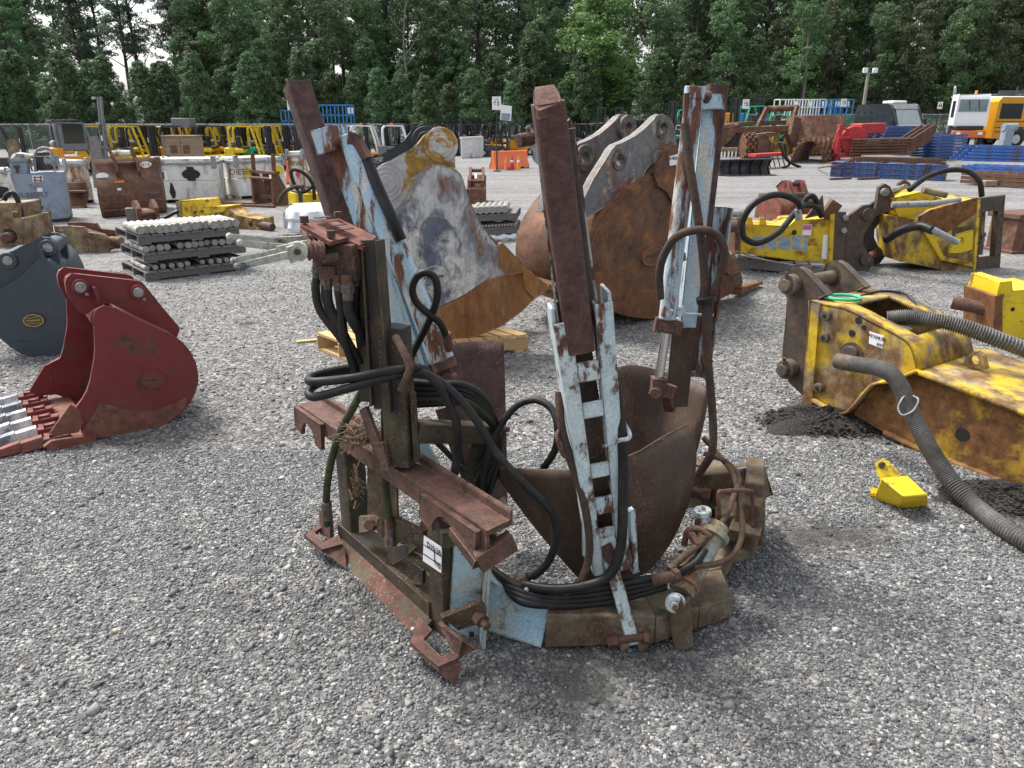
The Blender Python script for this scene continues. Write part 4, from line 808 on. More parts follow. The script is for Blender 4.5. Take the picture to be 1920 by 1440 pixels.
MB().plate(wp, N, .02).build('wear_plate', M['slate'], SB, bevel=.004)
badge(SB, P0, N, -.002, 64, 600, 20, 12, 2, M['blk2'], M['gold'], M['gold'])
# ---------------- pallet and the big scraped bucket on it
def pallet(name, label, c0, c1, dep, h, mat, group=None, nb=7, rows=3, gap=.5):
    """c0, c1: the two front ground corners; dep: vector to the back"""
    L = thing(name, label, 'pallet', (c0+c1)/2+dep/2, group); u = (c1-c0); n = dep.normalized(); ul = u.length; un = u.normalized(); D = dep.length
    tb = .13*h
    for i in range(rows):
        t = i/(rows-1); a = c0+dep*(t*.94+.03); MB().bar(a+Z*h*.5, a+u+Z*h*.5, min(.05, D*.06), h*.68).build('stringer', mat, L, bevel=.003)
    bw = D/nb
    for i in range(nb):
        pass
    k = nb; bw = ul/k
    for i in range(k):
        a = c0+un*(bw*(i+.5))+n*-.01; MB().bar(a+Z*(h*.92), a+dep+n*.02+Z*(h*.92), bw*(1-.35*gap), h*.14).build('deck_board', mat, L, bevel=.002)
    for i in (0, k//2, k-1):
        a = c0+un*(bw*(i+.5)); MB().bar(a+Z*(h*.08), a+dep+Z*(h*.08), bw*.9, h*.14).build('bottom_board', mat, L, bevel=.002)
    return L
pc0, pc1 = gr(682, 691), gr(992, 658); dv = gr(594, 655)-pc0
pallet('pallet', 'pale new pine pallet under the scraped yellow and steel bucket', pc0, pc0+(pc1-pc0), dv, .20, M['pine'], nb=11, gap=.7)
single(MB().bar(gr(556, 641, .012), gr(594, 637, .012), .07, .02), 'loose_board', M['pine'], 'short loose pine lath on the gravel beside the new pallet', 'board', bevel=.002)
N = V3((-.22, .975, 0)).normalized(); P0 = gr(848, 668); 
CB = thing('excavator_bucket', 'large scraped steel bucket with chipped yellow ears, propped on a pine pallet', 'excavator bucket', P0+N*.8+Z*.18)
cheek = [(772, 368), (780, 348), (790, 331), (800, 319), (812, 313), (826, 311), (844, 314), (856, 319), (864, 326), (869, 338), (873, 353), (884, 382), (896, 411), (914, 438), (934, 462), (942, 456), (985, 500), (1028, 538), (1022, 549), (1001, 561), (985, 578), (969, 591), (943, 610), (896, 630), (848, 646), (815, 630), (780, 570), (745, 500), (722, 440), (737, 411), (760, 384)]
S = pts_on(cheek, P0, N); W = 1.05
MB().plate(S, N, .05).build('side_plate', M['steel'], CB, bevel=.008)
MB().plate([p+N*(W-.05) for p in S], N, .05).build('side_plate', M['rustb'], CB, bevel=.006)
sh = [S[i] for i in (4, 3, 2, 1, 0, 30, 29, 28, 27, 26, 25, 24)]
MB().grid([[p+N*.02 for p in sh], [p+N*(W-.02) for p in sh]]).build('shell', M['earG'], CB, solid=.05, ang=50)
inner = [(737, 412), (771, 376), (790, 395), (799, 404), (812, 406), (828, 407), (840, 413), (852, 428), (870, 462), (894, 497), (914, 522), (870, 553), (818, 577), (780, 566), (745, 500), (724, 440)]
MB().plate(pts_on(inner, P0, N, -.02), N, .03).build('cheek_plate', M['steel2'], CB, bevel=.006)
low = [(818, 579), (870, 554), (915, 524), (950, 516), (978, 511), (984, 520), (1001, 561), (985, 578), (969, 591), (943, 610), (896, 630), (848, 646), (826, 632)]
MB().plate(pts_on(low, P0, N, -.014), N, .02).build('wear_plate', M['orange'], CB, bevel=.004)
for pg in ([(937, 459), (942, 456), (985, 500), (982, 511), (950, 516), (937, 502)], [(985, 502), (1029, 537), (1023, 549), (1001, 557), (984, 540), (982, 512)]):
    MB().plate(pts_on(pg, P0, N, -.05), N, .10).build('side_cutter', M['orange'], CB, bevel=.006)
ear = [(702, 384), (696, 350), (697, 325), (703, 318), (717, 309), (745, 296), (770, 281), (784, 269), (794, 256), (803, 248), (814, 240), (824, 238), (836, 241), (846, 247), (851, 257), (853, 275), (852, 314), (838, 313), (812, 312), (790, 330), (772, 366), (737, 411), (720, 425)]
for k, mt in ((0, 'earY'), (1, 'earN')):
    E_ = pts_on(ear, P0, N, .12) if k == 0 else [p+N*.42+V3((-.10, 0, .02)) for p in pts_on(ear, P0, N, .12)]
    MB().plate(E_, N, .06).build('ear', M[mt], CB, bevel=.012)
for i, (x, y) in enumerate(((827, 272), (725, 344))):
    c = onp(x, y, P0+N*.12, N); b_ = MB().cyl(c-N*.012, c+N*.06, .17, 36).build('ear_boss', M['earY'], CB, bevel=.006); MB().cyl(c-N*.022, c+N*.06, .125, 32).build('boss_ring', M['earY'], b_, bevel=.006); MB().cyl(c-N*.028, c+N*.0, .085, 32).build('boss_centre', M['earY'], b_, bevel=.006)
    if i == 0:
        MB().cyl(c+N*.06, c+N*.42, .055, 20).build('cross_pin', M['orange'], CB); d_ = c+N*.40+V3((-.10, 0, .02)); MB().cyl(d_-N*.04, d_+N*.04, .16, 30).cyl(d_-N*.07, d_, .11, 30).build('ear_boss', M['earN'], CB, bevel=.006)
badge(CB, P0, N, -.024, 813, 519, 28, 22, 4, M['steel2'], M['steel2'], M['brk'])
# ---------------- big rusty bucket
N = V3((-.66, .75, 0)).normalized(); P0 = gr(1229, 597)
GB = thing('excavator_bucket', 'huge round backed rusty bucket, two grey ears with open pin bores', 'excavator bucket', P0+N*.9)
side = [(1249, 281), (1261, 273), (1276, 277), (1290, 295), (1302, 345), (1325, 410), (1350, 452), (1368, 475), (1388, 508), (1393, 530), (1386, 544), (1338, 566), (1285, 584), (1229, 596), (1198, 595), (1168, 589), (1145, 580), (1127, 567), (1110, 545), (1104, 519), (1104, 492), (1107, 464), (1115, 440), (1127, 417), (1143, 393), (1166, 367), (1195, 348), (1227, 326), (1238, 303)]
S = pts_on(side, P0, N); W = 1.25
for k in (0, 1): MB().plate([p+N*(W-.05)*k for p in S], N, .05).build('side_plate', M['rustb'], GB, bevel=.008)
sh = [S[i] for i in range(12, 29)]+[S[0], S[1]]
MB().grid([[p+N*(.02+(W-.04)*t) for p in sh] for t in (0, .33, .66, 1)]).build('shell', M['rustb'], GB, solid=.05, ang=50)
cu = pts_on([(1100, 526), (1120, 511), (1144, 509), (1160, 522), (1180, 536), (1205, 543), (1232, 543), (1262, 538), (1300, 530), (1340, 560), (1285, 584), (1229, 597), (1198, 596), (1168, 590), (1145, 581), (1127, 569), (1108, 548)], P0, N, -.05)
MB().plate(cu, N, .055).build('wear_plate', M['rusto'], GB, bevel=.012)
ck = pts_on([(1228, 326), (1238, 303), (1250, 281), (1261, 273), (1276, 277), (1290, 295), (1302, 345), (1325, 410), (1290, 430), (1272, 400), (1262, 378), (1252, 360), (1242, 352), (1233, 348)], P0, N, -.04)
MB().plate(ck, N, .045).build('cheek_plate', M['rustb'], GB, bevel=.01)
for pg in ([(1349, 452), (1368, 474), (1388, 508), (1370, 515), (1345, 500)],): MB().plate(pts_on(pg, P0, N, -.06), N, .12).build('side_cutter', M['rusto'], GB, bevel=.006)
MB().bar(gr(1380, 545, .1), gr(1424, 530, .06), .16, .10, Z, .45).build('tooth', M['rusto'], GB, bevel=.01)
MB().bar(S[18]+N*.1+V3((-.12, -.1, -.02)), S[18]+N*(W-.05)+V3((-.05, -.1, .02)), .12, .07).build('heel_bar', M['rusto'], GB, bevel=.01)
ear = [(1100, 408), (1085, 406), (1091, 378), (1112, 335), (1138, 294), (1146, 280), (1154, 272), (1175, 263), (1193, 253), (1210, 239), (1224, 225), (1231, 218), (1239, 214), (1252, 217), (1261, 230), (1266, 250), (1269, 272), (1240, 282), (1210, 320), (1199, 344), (1150, 378)]
EO = .07
for k, sft in ((0, V3((0, 0, 0))), (1, N*.58+V3((.0, 0, .0)))):
    E0 = P0+N*EO
    hl = [circ(onp(x, y, E0, N)+sft, r_, N.cross(Z), Z, 22)[::-1] for x, y, r_ in ((1161, 300, .068), (1242, 241, .068))]
    MB().plate([p+sft for p in pts_on(ear, E0, N)], N, .085, hl).build('ear', M['earG'], GB, bevel=.01)
    for (x, y) in ((1161, 300), (1242, 241)):
        c = onp(x, y, E0, N)+sft; o_ = .155 if k else .115
        MB().cyl(c-N*(.06 if k else .02), c+N*.10, o_, 28, None, .066).build('pin_bore', M['boss'], GB, bevel=.006)
tq = onp(1238, 296, P0, N); MB().cyl(tq+N*.02, tq+N*(W-.3), .09, 16).build('torsion_tube', M['earG'], GB)
badge(GB, P0, N, -.0, 1222, 478, 21, 19, 8, M['rustb'], M['rusto'], M['brk'])
lb = MB().plate(pts_on([(1255, 293), (1271, 289), (1272, 308), (1256, 311)], P0, N, -.05), N, .004).build('lot_tag', M['label'], GB)
text('R NR24', .05, onp(1263, 297, P0-N*.052, N), N.cross(Z)*-1 if N.cross(Z).x < 0 else N.cross(Z), Z, M['ink'], lb, bold=.001)
# ---------------- large worn hammer at the right
N = V3((.83, .557, 0)).normalized(); P0 = gr(1783, 868)
HM = thing('hydraulic_hammer', 'big worn yellow and rust hammer with two spiral wrapped hoses at the right edge', 'hydraulic hammer', P0+N*.5)
WD = .80
head = [(1519, 563), (1535, 569), (1581, 577), (1610, 590), (1638, 605), (1668, 620), (1698, 637), (1708, 648), (1714, 661), (1722, 694), (1674, 714), (1655, 715), (1642, 719), (1625, 737), (1610, 757), (1597, 770), (1577, 776), (1529, 747), (1510, 742)]
S = pts_on(head, P0, N)
hs_ = MB().plate(S, N, .035).build('side_plate', M['yelw'], HM, bevel=.006)
MB().plate([p+N*(WD-.03) for p in S], N, .03).build('side_plate', M['yelw'], HM, bevel=.006)
top = S[1:10]
hole0, hole1 = top[1].lerp(top[2], .5), top[4]
rows = []
def tp(i, t): return top[i]+N*(WD*t)
tm = MB()
for i in range(8):
    for t0, t1 in ((0, .18), (.18, .82), (.82, 1)):
        if 1 <= i <= 4 and t0 == .18: continue
        a, b, c, d = tp(i, t0), tp(i+1, t0), tp(i+1, t1), tp(i, t1)
        tm.add([a, b, c, d], [(0, 1, 2, 3)])
tm.build('top_plate', M['yelw'], HM, solid=.035, ang=40, weld=True)
MB().plate([tp(2, .1)-Z*.28, tp(5, .1)-Z*.2, tp(5, .9)-Z*.2, tp(2, .9)-Z*.28], Z, .02).cyl(tp(3, .5)-Z*.25, tp(3, .5)-Z*.1, .09, 16).build('inner_valve', M['brk'], HM)
pocket = [S[i] for i in range(9, 18)]
MB().grid([[p-N*.07 for p in pocket], [p+N*.03 for p in pocket]]).build('flange_lip', M['yelw'], HM, solid=.022)
bt = [S[i] for i in (17, 18, 0)]; MB().grid([[p for p in bt], [p+N*WD for p in bt]]).build('end_plate', M['brkt'], HM, solid=.03)
body = [(1600, 776), (1642, 724), (1674, 717), (1722, 697), (1800, 727), (1920, 774), (2060, 828), (2060, 985), (1920, 923), (1850, 893), (1783, 866), (1726, 844), (1660, 812)]
B_ = pts_on(body, P0, N, .03)
MB().plate(B_, N, WD+.10).build('housing', M['yelr'], HM, bevel=.01)
cap = [B_[3], B_[4], B_[5], B_[6]]
MB().grid([[p+N*-.05+Z*.01 for p in cap], [p+N*(WD+.18)+Z*.01 for p in cap]]).build('top_flange', M['yelw'], HM, solid=.035)
bl = [B_[12], B_[11], B_[10], B_[9], B_[8], B_[7]]
MB().grid([[p+N*-.04+Z*.012 for p in bl], [p+N*.1+Z*.012 for p in bl]]).build('bottom_flange', M['yelr'], HM, solid=.03)
for k, pg in ((0, [(1477, 508), (1485, 503), (1497, 502), (1508, 507), (1517, 516), (1551, 553), (1535, 560), (1530, 640), (1520, 745), (1505, 740), (1481, 718), (1470, 690), (1468, 662), (1473, 610), (1477, 561), (1471, 545), (1470, 525)]),):
    for kk in (0, 1):
        E_ = [p+N*(.55*kk) for p in pts_on(pg, P0, N, .06)]
        MB().plate(E_, N, .07).build('mounting_bracket', M['brk'] if kk == 0 else M['brkt'], HM, bevel=.008)
for (x, y, full) in ((1488, 532, 1), (1483, 690, 1)):
    c = onp(x, y, P0+N*.06, N); MB().cyl(c-N*.09, c+N*.0, .088, 24).cyl(c-N*.14, c-N*.09, .055, 20).build('pin_boss', M['brkt'], HM, bevel=.006); MB().cyl(c+N*.55, c+N*.70, .10, 24).build('pin_boss', M['brkt'], HM, bevel=.006)
    MB().cyl(c, c+N*.6, .058, 20).build('cross_pin', M['brkt'], HM)
    MB().cyl(c-N*.115+V3((0, 0, .06)), c-N*.115+V3((0, 0, .115)), .018, 8).build('pin_bolt', M['brk'], HM)
fl_ = MB().plate(pts_on([(1519, 563), (1536, 569), (1531, 660), (1523, 757), (1505, 758)], P0, N, -.03), N, WD+.06).build('end_flange', M['yelw'], HM, bevel=.008)
for (x, y) in ((1552, 591), (1549, 632), (1538, 726)):
    c = onp(x, y, P0, N); MB().cyl(c-N*.045, c, .042, 16).build('flange_bolt', M['brkt'], HM, bevel=.005); MB().cyl(c-N*.055, c-N*.044, .018, 8).build('bolt_socket', M['ink'], HM)
c = onp(1597, 664, P0, N); MB().cyl(c-N*.01, c+N*.02, .10, 28).build('port_recess', M['brk'], HM)
MB().cyl(c-N*.05, c, .07, 20).build('port_flange', M['brkt'], HM, bevel=.005)
for (x, y, r_) in ((1805, 815, .05), (1610, 601, .028), (1620, 614, .02), (1598, 625, .028)):
    c = onp(x, y, P0+N*.03, N) if r_ == .05 else onp(x, y, P0, N)
    MB().cyl(c-N*.006, c+N*.01, r_, 20).build('bore', M['ink'], HM)
eye = [onp(x, y, P0+N*.42, N) for x, y in ((1806, 690), (1808, 672), (1818, 661), (1832, 660), (1843, 668), (1850, 692))]
ce = onp(1826, 676, P0+N*.42, N); MB().plate(eye, N, .05, [circ(ce, .038, N.cross(Z), Z, 16)]).build('lifting_eye', M['yelw'], HM, bevel=.006)
def spiral(pts, r_):
    P = [V3(p) if not isinstance(p, V3) else p for p in pts]
    return MB().tube(P, r_, 12, 46, rf=lambda i: r_*(1+.16*(1 if i % 4 < 2 else -.5)))
ha = [at(1582, 680, 5.35), at(1612, 684, 5.22), at(1645, 690, 5.1), at(1672, 703, 4.98), at(1690, 728, 4.9), at(1703, 762, 4.82), at(1722, 800, 4.72), at(1740, 836, 4.62), at(1760, 868, 4.52), at(1786, 906, 4.4), at(1830, 950, 4.28), at(1875, 985, 4.16), at(1935, 1022, 4.0), at(2010, 1062, 3.85)]
ha = [p if p.z > .06 else gr(*xy, .055) for p, xy in zip(ha, ((1582, 680), (1612, 684), (1645, 690), (1672, 703), (1690, 728), (1703, 762), (1722, 800), (1740, 836), (1760, 868), (1786, 906), (1830, 950), (1875, 985), (1935, 1022), (2010, 1062)))]
spiral(ha, .052).build('wrapped_hose', M['spiral'], HM, ang=180)
MB().cyl(ha[0]+V3((-.03, .05, 0)), ha[1].lerp(ha[0], .4), .06, 16).build('hose_elbow', M['brkt'], HM, bevel=.006)
hb = [at(1664, 598, 5.75), at(1700, 595, 5.7), at(1745, 599, 5.6), at(1800, 611, 5.5), at(1860, 632, 5.4), at(1935, 660, 5.3), at(2010, 690, 5.2)]
spiral(hb, .055).build('wrapped_hose', M['spiral'], HM, ang=180)
MB().tube([at(1700, 738, 4.84), at(1690, 750, 4.80), at(1684, 765, 4.78), at(1692, 778, 4.74), at(1712, 770, 4.74), at(1722, 750, 4.76), at(1712, 742, 4.82)], .006).build('wire_tie', M['galv'], HM)
MB().tube([at(1600, 560, 6.2), at(1640, 548, 6.3), at(1676, 547, 6.3), at(1706, 556, 6.2), at(1722, 585, 6.0)], .012).build('thin_hose', M['hose'], HM)
rg_ = at(1583, 562, 6.05); MB().tube([rg_+V3((.13*math.cos(a*.7), .10*math.sin(a*.7), .02)) for a in range(10)], .014).build('sling_ring', M['teal'], HM)
tgp = pts_on([(1630, 621), (1657, 630), (1655, 654), (1629, 644)], P0, N, -.004)
tgo = MB().plate(tgp, N, .003).build('lot_tag', M['label'], HM)
tux = tgp[1]-tgp[0]; tuy = tgp[0]-tgp[3]
text('W104.96', .04, tgp[0].lerp(tgp[2], .5)+tuy*.22+tux*.08, tux, tuy, M['ink'], tgo, off=.004, bold=.001); text('8/57', .03, tgp[0].lerp(tgp[2], .5)-tuy*.3+tux*.3, tux, tuy, M['ink'], tgo, off=.004, bold=.001)
# dark soil heaps under the hammer
def mound(name, label, c, rx, ry, h, seed):
    r_ = random.Random(seed); n = 120; m = 40; rows = []
    for j in range(m+1):
        row = []
        for i in range(n+1):
            a = 2*math.pi*(i % n)/n; k = j/m; rr = k*(1+.16*math.sin(3*a+seed)+.1*math.sin(7*a+2*seed)); z = h*(1-k*k)**1.2
            r_.seed(seed*100000+j*500+i % n); z += r_.uniform(-.012, .014)*(1-k)+.018*math.sin(9*a+5*k)*math.sin(11*k+seed)*(1-k) ; row.append(V3((c.x+rx*rr*math.cos(a), c.y+ry*rr*math.sin(a), max(z, -.02) if j < m else -.02)))
        rows.append(row)
    mb = MB().grid(rows)
    for i in range(900):
        r_.seed(seed*77+i); a = r_.uniform(0, 6.28); k = r_.random()**.5*1.05; z = h*max(0, 1-k*k)**1.2
        p = V3((c.x+rx*k*math.cos(a), c.y+ry*k*math.sin(a), z)); s_ = r_.uniform(.004, .015)
        mb.box(p, s_*2, s_*1.6, s_*1.4, V3((math.cos(a*9), math.sin(a*9), .2)).normalized(), V3((-math.sin(a*9), math.cos(a*9), .1)).normalized())
    single(mb, name, M['dirt'], label, 'soil heap', c, flat=True)
mound('soil_heap', 'dark crumbly soil heap under the flange of the big worn hammer', gr(1570, 800)+V3((0, .1, 0)), .62, .34, .12, 3)
mound('soil_heap', 'dark soil patch beside the wrapped hose at the right edge', gr(1895, 962)+V3((.1, .2, 0)), .42, .26, .06, 5)
# yellow guard lying loose on the gravel
GD = thing('hose_guard', 'small bright yellow bent steel guard lying loose on the gravel', 'guard', gr(1690, 950))
g_ = lambda x, y, z: gr(x, y, z)
A_, B__, C__, D__ = at(1650, 906, 4.50), at(1700, 899, 4.62), at(1737, 930, 4.42), at(1697, 947, 4.27)
gb = MB()
lo_ = [gr(1636, 934, .0), gr(1705, 922, .02), gr(1742, 948, .02), gr(1690, 953, 0.0)]
hi_ = [gr(1652, 895, .20), gr(1702, 891, .21), gr(1741, 928, .15), gr(1694, 932, .17)]
gb.add([lo_[0], lo_[3], lo_[2], lo_[1], hi_[0], hi_[3], hi_[2], hi_[1]], [(0, 1, 5, 4), (1, 2, 6, 5), (2, 3, 7, 6), (4, 5, 6, 7), (3, 0, 4, 7)])
gb.build('guard_body', M['yelb'], GD, bevel=.012, weld=True)
MB().plate([gr(1651, 900, .16), gr(1643, 880, .22), gr(1645, 869, .25), gr(1655, 864, .26), gr(1666, 868, .25), gr(1673, 876, .23), gr(1692, 893, .18)], V3((0, .6, .8)), .014).build('guard_tab', M['yelb'], GD, bevel=.003)
c = gr(1653, 871, .25); MB().cyl(c-V3((0, .012, .0)), c+V3((0, .002, 0)), .022, 16).build('tab_hole', M['brk'], GD)
MB().plate([gr(1655, 925, .03), gr(1640, 918, .05), gr(1632, 922, .04), gr(1631, 931, .02), gr(1640, 935, .0), gr(1660, 930, .0)], V3((.2, .6, .8)), .014).build('guard_tab', M['yelb'], GD, bevel=.003)
# ---------------- hammer on a dark pallet
pl0, pl1 = gr(1374, 500), gr(1540, 519)
pallet('pallet', 'dark weathered pallet carrying the yellow hammer with blue labels', gr(1378, 505), gr(1545, 521), V3((.25, 1.1, 0)), .20, M['oldwood'], nb=6)
H2 = thing('hydraulic_hammer', 'yellow box hammer with blue labels and dark brackets lying on a dark pallet', 'hydraulic hammer', gr(1480, 505)+V3((0, .5, .2)))
N = V3((-.12, .993, 0)).normalized(); P0 = gr(1470, 512)
S = pts_on([(1386, 421), (1479, 424), (1492, 414), (1566, 410), (1562, 506), (1521, 491), (1386, 474)], P0, N); WD = .62
MB().plate(S, N, WD).build('housing', M['yel'], H2, bevel=.015)
MB().plate(pts_on([(1380, 410), (1388, 410), (1388, 478), (1378, 476)], P0, N, -.02), N, WD+.04).build('end_plate', M['rustb'], H2, bevel=.006)
for x in (1399, 1424): MB().plate(pts_on([(x, 424), (x+1, 408), (x+10, 408), (x+14, 424)], P0, N, .05), N, .04).build('rib', M['yel'], H2, bevel=.003)
MB().plate(pts_on([(1563, 400), (1586, 398), (1583, 510), (1556, 512)], P0, N, -.04), N, WD+.08).build('flange', M['brk'], H2, bevel=.008)
MB().plate(pts_on([(1558, 402), (1566, 400), (1560, 512), (1552, 510)], P0, N, -.05), N, .08).build('flange_edge', M['yel'], H2, bevel=.004)
bk_ = [(1582, 411), (1609, 392), (1618, 386), (1630, 384), (1641, 392), (1641, 407), (1630, 424), (1619, 440), (1618, 455), (1626, 472), (1637, 482), (1639, 494), (1630, 506), (1606, 508), (1582, 506)]
B_ = pts_on(bk_, P0, N, .02)
for k in (0, 1): MB().plate([p+N*.62*k+V3((.54*k, 0, 0)) for p in B_], N, .06).build('mounting_bracket', M['blk2'] if k else M['brk'], H2, bevel=.008)
for (x, y) in ((1625, 402), (1622, 486)):
    c = onp(x, y, P0+N*.02, N); MB().cyl(c-N*.05, c+N*.06, .10, 26).build('pin_boss', M['brk'], H2, bevel=.006); MB().cyl(c-N*.03, c+N*.66+V3((.54, 0, 0)), .065, 20).build('cross_pin', M['xpin'], H2)
    d_ = c+N*.62+V3((.54, 0, 0)); MB().cyl(d_-N*.05, d_+N*.1, .10, 26).build('pin_boss', M['brk'], H2, bevel=.006)
lb_ = MB()
for x0, x1 in ((1412, 1434), (1438, 1456), (1460, 1482), (1486, 1514)): lb_.plate(pts_on([(x0, 443), (x1, 444), (x1, 474-(1514-x1)*.07), (x0, 468-(1514-x0)*.05)], P0, N, -.004), N, .003)
lb_.build('blue_label', M['lblue'], H2)
lo2 = MB().plate(pts_on([(1505, 421), (1523, 421), (1521, 441), (1504, 441)], P0, N, -.004), N, .003).build('pink_label', M['label'], H2)
MB().plate(pts_on([(1506, 422), (1522, 422), (1521, 431), (1505, 431)], P0, N, -.008), N, .003).build('label_band', M['pink'], lo2)
MB().plate(pts_on([(1544, 440), (1556, 440), (1554, 487), (1540, 485)], P0, N, -.004), N, .003).build('white_label', M['label'], H2)
c = onp(1489, 436, P0, N); MB().cyl(c-N*.004, c+N*.01, .045, 18).build('bore', M['ink'], H2)
for (x, y) in ((1584, 408), (1581, 432)): c = onp(x, y, P0-N*.04, N); MB().hexn(c-N*.05, c, .05).build('flange_bolt', M['galv'], H2, bevel=.006)
MB().tube([at(1497, 408, 11.6), at(1500, 390, 11.6), at(1490, 374, 11.5), at(1455, 365, 11.4), at(1416, 380, 11.3), at(1394, 410, 11.3), at(1392, 438, 11.3), at(1402, 451, 11.3), at(1424, 455, 11.3), at(1460, 435, 11.4), at(1490, 400, 11.7), at(1508, 385, 11.9), at(1530, 388, 12.1), at(1541, 405, 12.2)], .050).build('hose', M['hose'], H2, ang=180)
MB().tube([at(1500, 395, 12), at(1512, 372, 12), at(1524, 368, 12), at(1532, 380, 12.1)], .045).build('hose', M['hose'], H2, ang=180)
MB().cyl(at(1498, 412, 11.6), at(1497, 392, 11.6), .055).build('hose_ferrule', M['galv'], H2)
MB().plate([at(1510, 410, 12.3), at(1543, 366, 12.3), at(1546, 402, 12.3)], V3((0, 1, 0)), .05).build('rear_fin', M['brk'], H2)
MB().bar(at(1548, 388, 12.4), at(1566, 400, 12.4), .12, .3).build('rear_lug', M['rustb'], H2)
single(MB().bar(gr(1382, 478, .42), gr(1490, 498, .26), .04, .02).bar(gr(1380, 472, .45), gr(1450, 492, .3), .03, .02), 'timber_lath', M['oldwood'], 'split grey laths leaning along the yellow hammer with blue labels', 'board', bevel=.002)
single(MB().cyl(at(1330, 425, 12.2), at(1384, 424, 12.0), .10, 16), 'steel_rod', M['rustpin'], 'short thick rusty rod end sticking out left of the labelled hammer', 'rod')
# ---------------- hammer with a square flange
H3 = thing('hydraulic_hammer', 'yellow hammer with a square open end flange, the farthest right of the three', 'hydraulic hammer', gr(1760, 515)+V3((0, .5, 0)))
N = V3((-.05, .998, 0)).normalized(); P0 = gr(1760, 507)
S = pts_on([(1684, 408), (1722, 412), (1745, 396), (1832, 373), (1826, 517), (1800, 512), (1690, 490)], P0, N)
MB().plate(S, N, .75).build('housing', M['yelw'], H3, bevel=.012)
MB().plate(pts_on([(1720, 408), (1745, 394), (1832, 371), (1830, 400), (1770, 440), (1730, 425)], P0, N, -.012), N, .02).build('scorched_plate', M['yelr'], H3, bevel=.003)
MB().plate(pts_on([(1730, 430), (1748, 436), (1770, 480), (1826, 492), (1826, 500), (1764, 488)], P0, N, -.06), N, .07).build('lip_plate', M['yel'], H3, bevel=.005)
MB().plate(pts_on([(1786, 426), (1826, 424), (1824, 470), (1784, 476)], P0, N, -.008), N, .01).build('side_window', M['brk'], H3)
MB().plate(pts_on([(1796, 440), (1826, 432), (1824, 468), (1800, 474), (1780, 474), (1784, 462)], P0, N, -.06), N, .05).build('hose_cover', M['yelb'], H3, bevel=.006)
MB().tube([at(1660, 450, 12.2), at(1690, 432, 12.0), at(1725, 424, 11.8), at(1750, 432, 11.6)], .07).build('hose', M['hose'], H3, ang=180)
MB().cyl(at(1748, 430, 11.6), at(1796, 455, 11.5), .05).build('hose_ferrule', M['galv'], H3)
fp = [onp(x, y, P0, N) for x, y in ((1834, 372), (1824, 519))]; fu = V3((.93, .36, 0)).normalized(); fw = .62
fa, fb = fp[0], fp[1]
oc = [fa, fa+fu*fw+Z*.03, fb+fu*fw+Z*.06, fb]
ic = [fa.lerp(fb, .17)+fu*.12, fa.lerp(fb, .17)+fu*(fw-.13), fa.lerp(fb, .76)+fu*(fw-.13), fa.lerp(fb, .76)+fu*.10]
fn = fu.cross(Z); fn = fn if fn.y > 0 else -fn
MB().plate(oc, fn, .09, [ic[::-1]]).build('end_flange', M['brk'], H3, bevel=.006)
MB().plate([fa+fu*-.02-fn*.01, fa+fu*.05-fn*.01, fb+fu*.05-fn*.01, fb-fu*.02-fn*.01], fn, .02).build('flange_edge', M['yel'], H3, bevel=.003)
MB().plate([p+fn*.22 for p in ic], fn, .03).build('inner_plate', M['yelw'], H3)
for i in range(4):
    c = ic[3].lerp(ic[2], .3)+fn*.15+Z*(.1+.09*i); MB().hexn(c-fn*.08, c+fn*.06, .055).build('inner_bolt', M['brkt'], H3)
bb = MB()
for i in range(6):
    for t in (.06, .95): c = oc[0].lerp(oc[3], .06+.17*i)+fu*(fw*t)-fn*.004; bb.cyl(c, c-fn*.006, .018, 10)
bb.build('flange_hole', M['ink'], H3)
ua = pts_on([(1672, 372), (1730, 360), (1800, 386), (1740, 398), (1720, 408), (1684, 405)], P0, N, .25); MB().plate(ua, N, .5).build('upper_housing', M['yel'], H3, bevel=.01)
for k, (x, y, dd) in enumerate(((1657, 360, .3), (1694, 352, .9))):
    c = onp(x, y, P0+N*dd, N); br = [c+V3((-.09, 0, -.05)), c+V3((-.08, 0, .08)), c+V3((0, 0, .13)), c+V3((.09, 0, .09)), c+V3((.3, 0, -.25)), c+V3((-.08, 0, -.4))]
    MB().plate(br, N, .08).build('mounting_bracket', M['brk'], H3, bevel=.006); MB().cyl(c-N*.06, c+N*.1, .065, 22).build('pin_boss', M['pin'], H3, bevel=.004)
c = onp(1657, 360, P0+N*.3, N); MB().cyl(c, onp(1694, 352, P0+N*.95, N), .05, 16).build('cross_pin', M['pin'], H3)
MB().tube([at(1705, 356, 12.4), at(1738, 332, 12.6), at(1780, 319, 12.6), at(1815, 322, 12.6), at(1836, 340, 12.5), at(1841, 368, 12.5)], .045).build('hose', M['hose'], H3, ang=180)
MB().cyl(at(1672, 384, 12.0), at(1740, 382, 11.9), .05).cyl(at(1740, 382, 11.9), at(1800, 374, 12.0), .04).build('thin_hose', M['galv'], H3); MB().cyl(at(1730, 356, 12.2), at(1774, 366, 12.2), .05).build('elbow', M['tan'], H3)
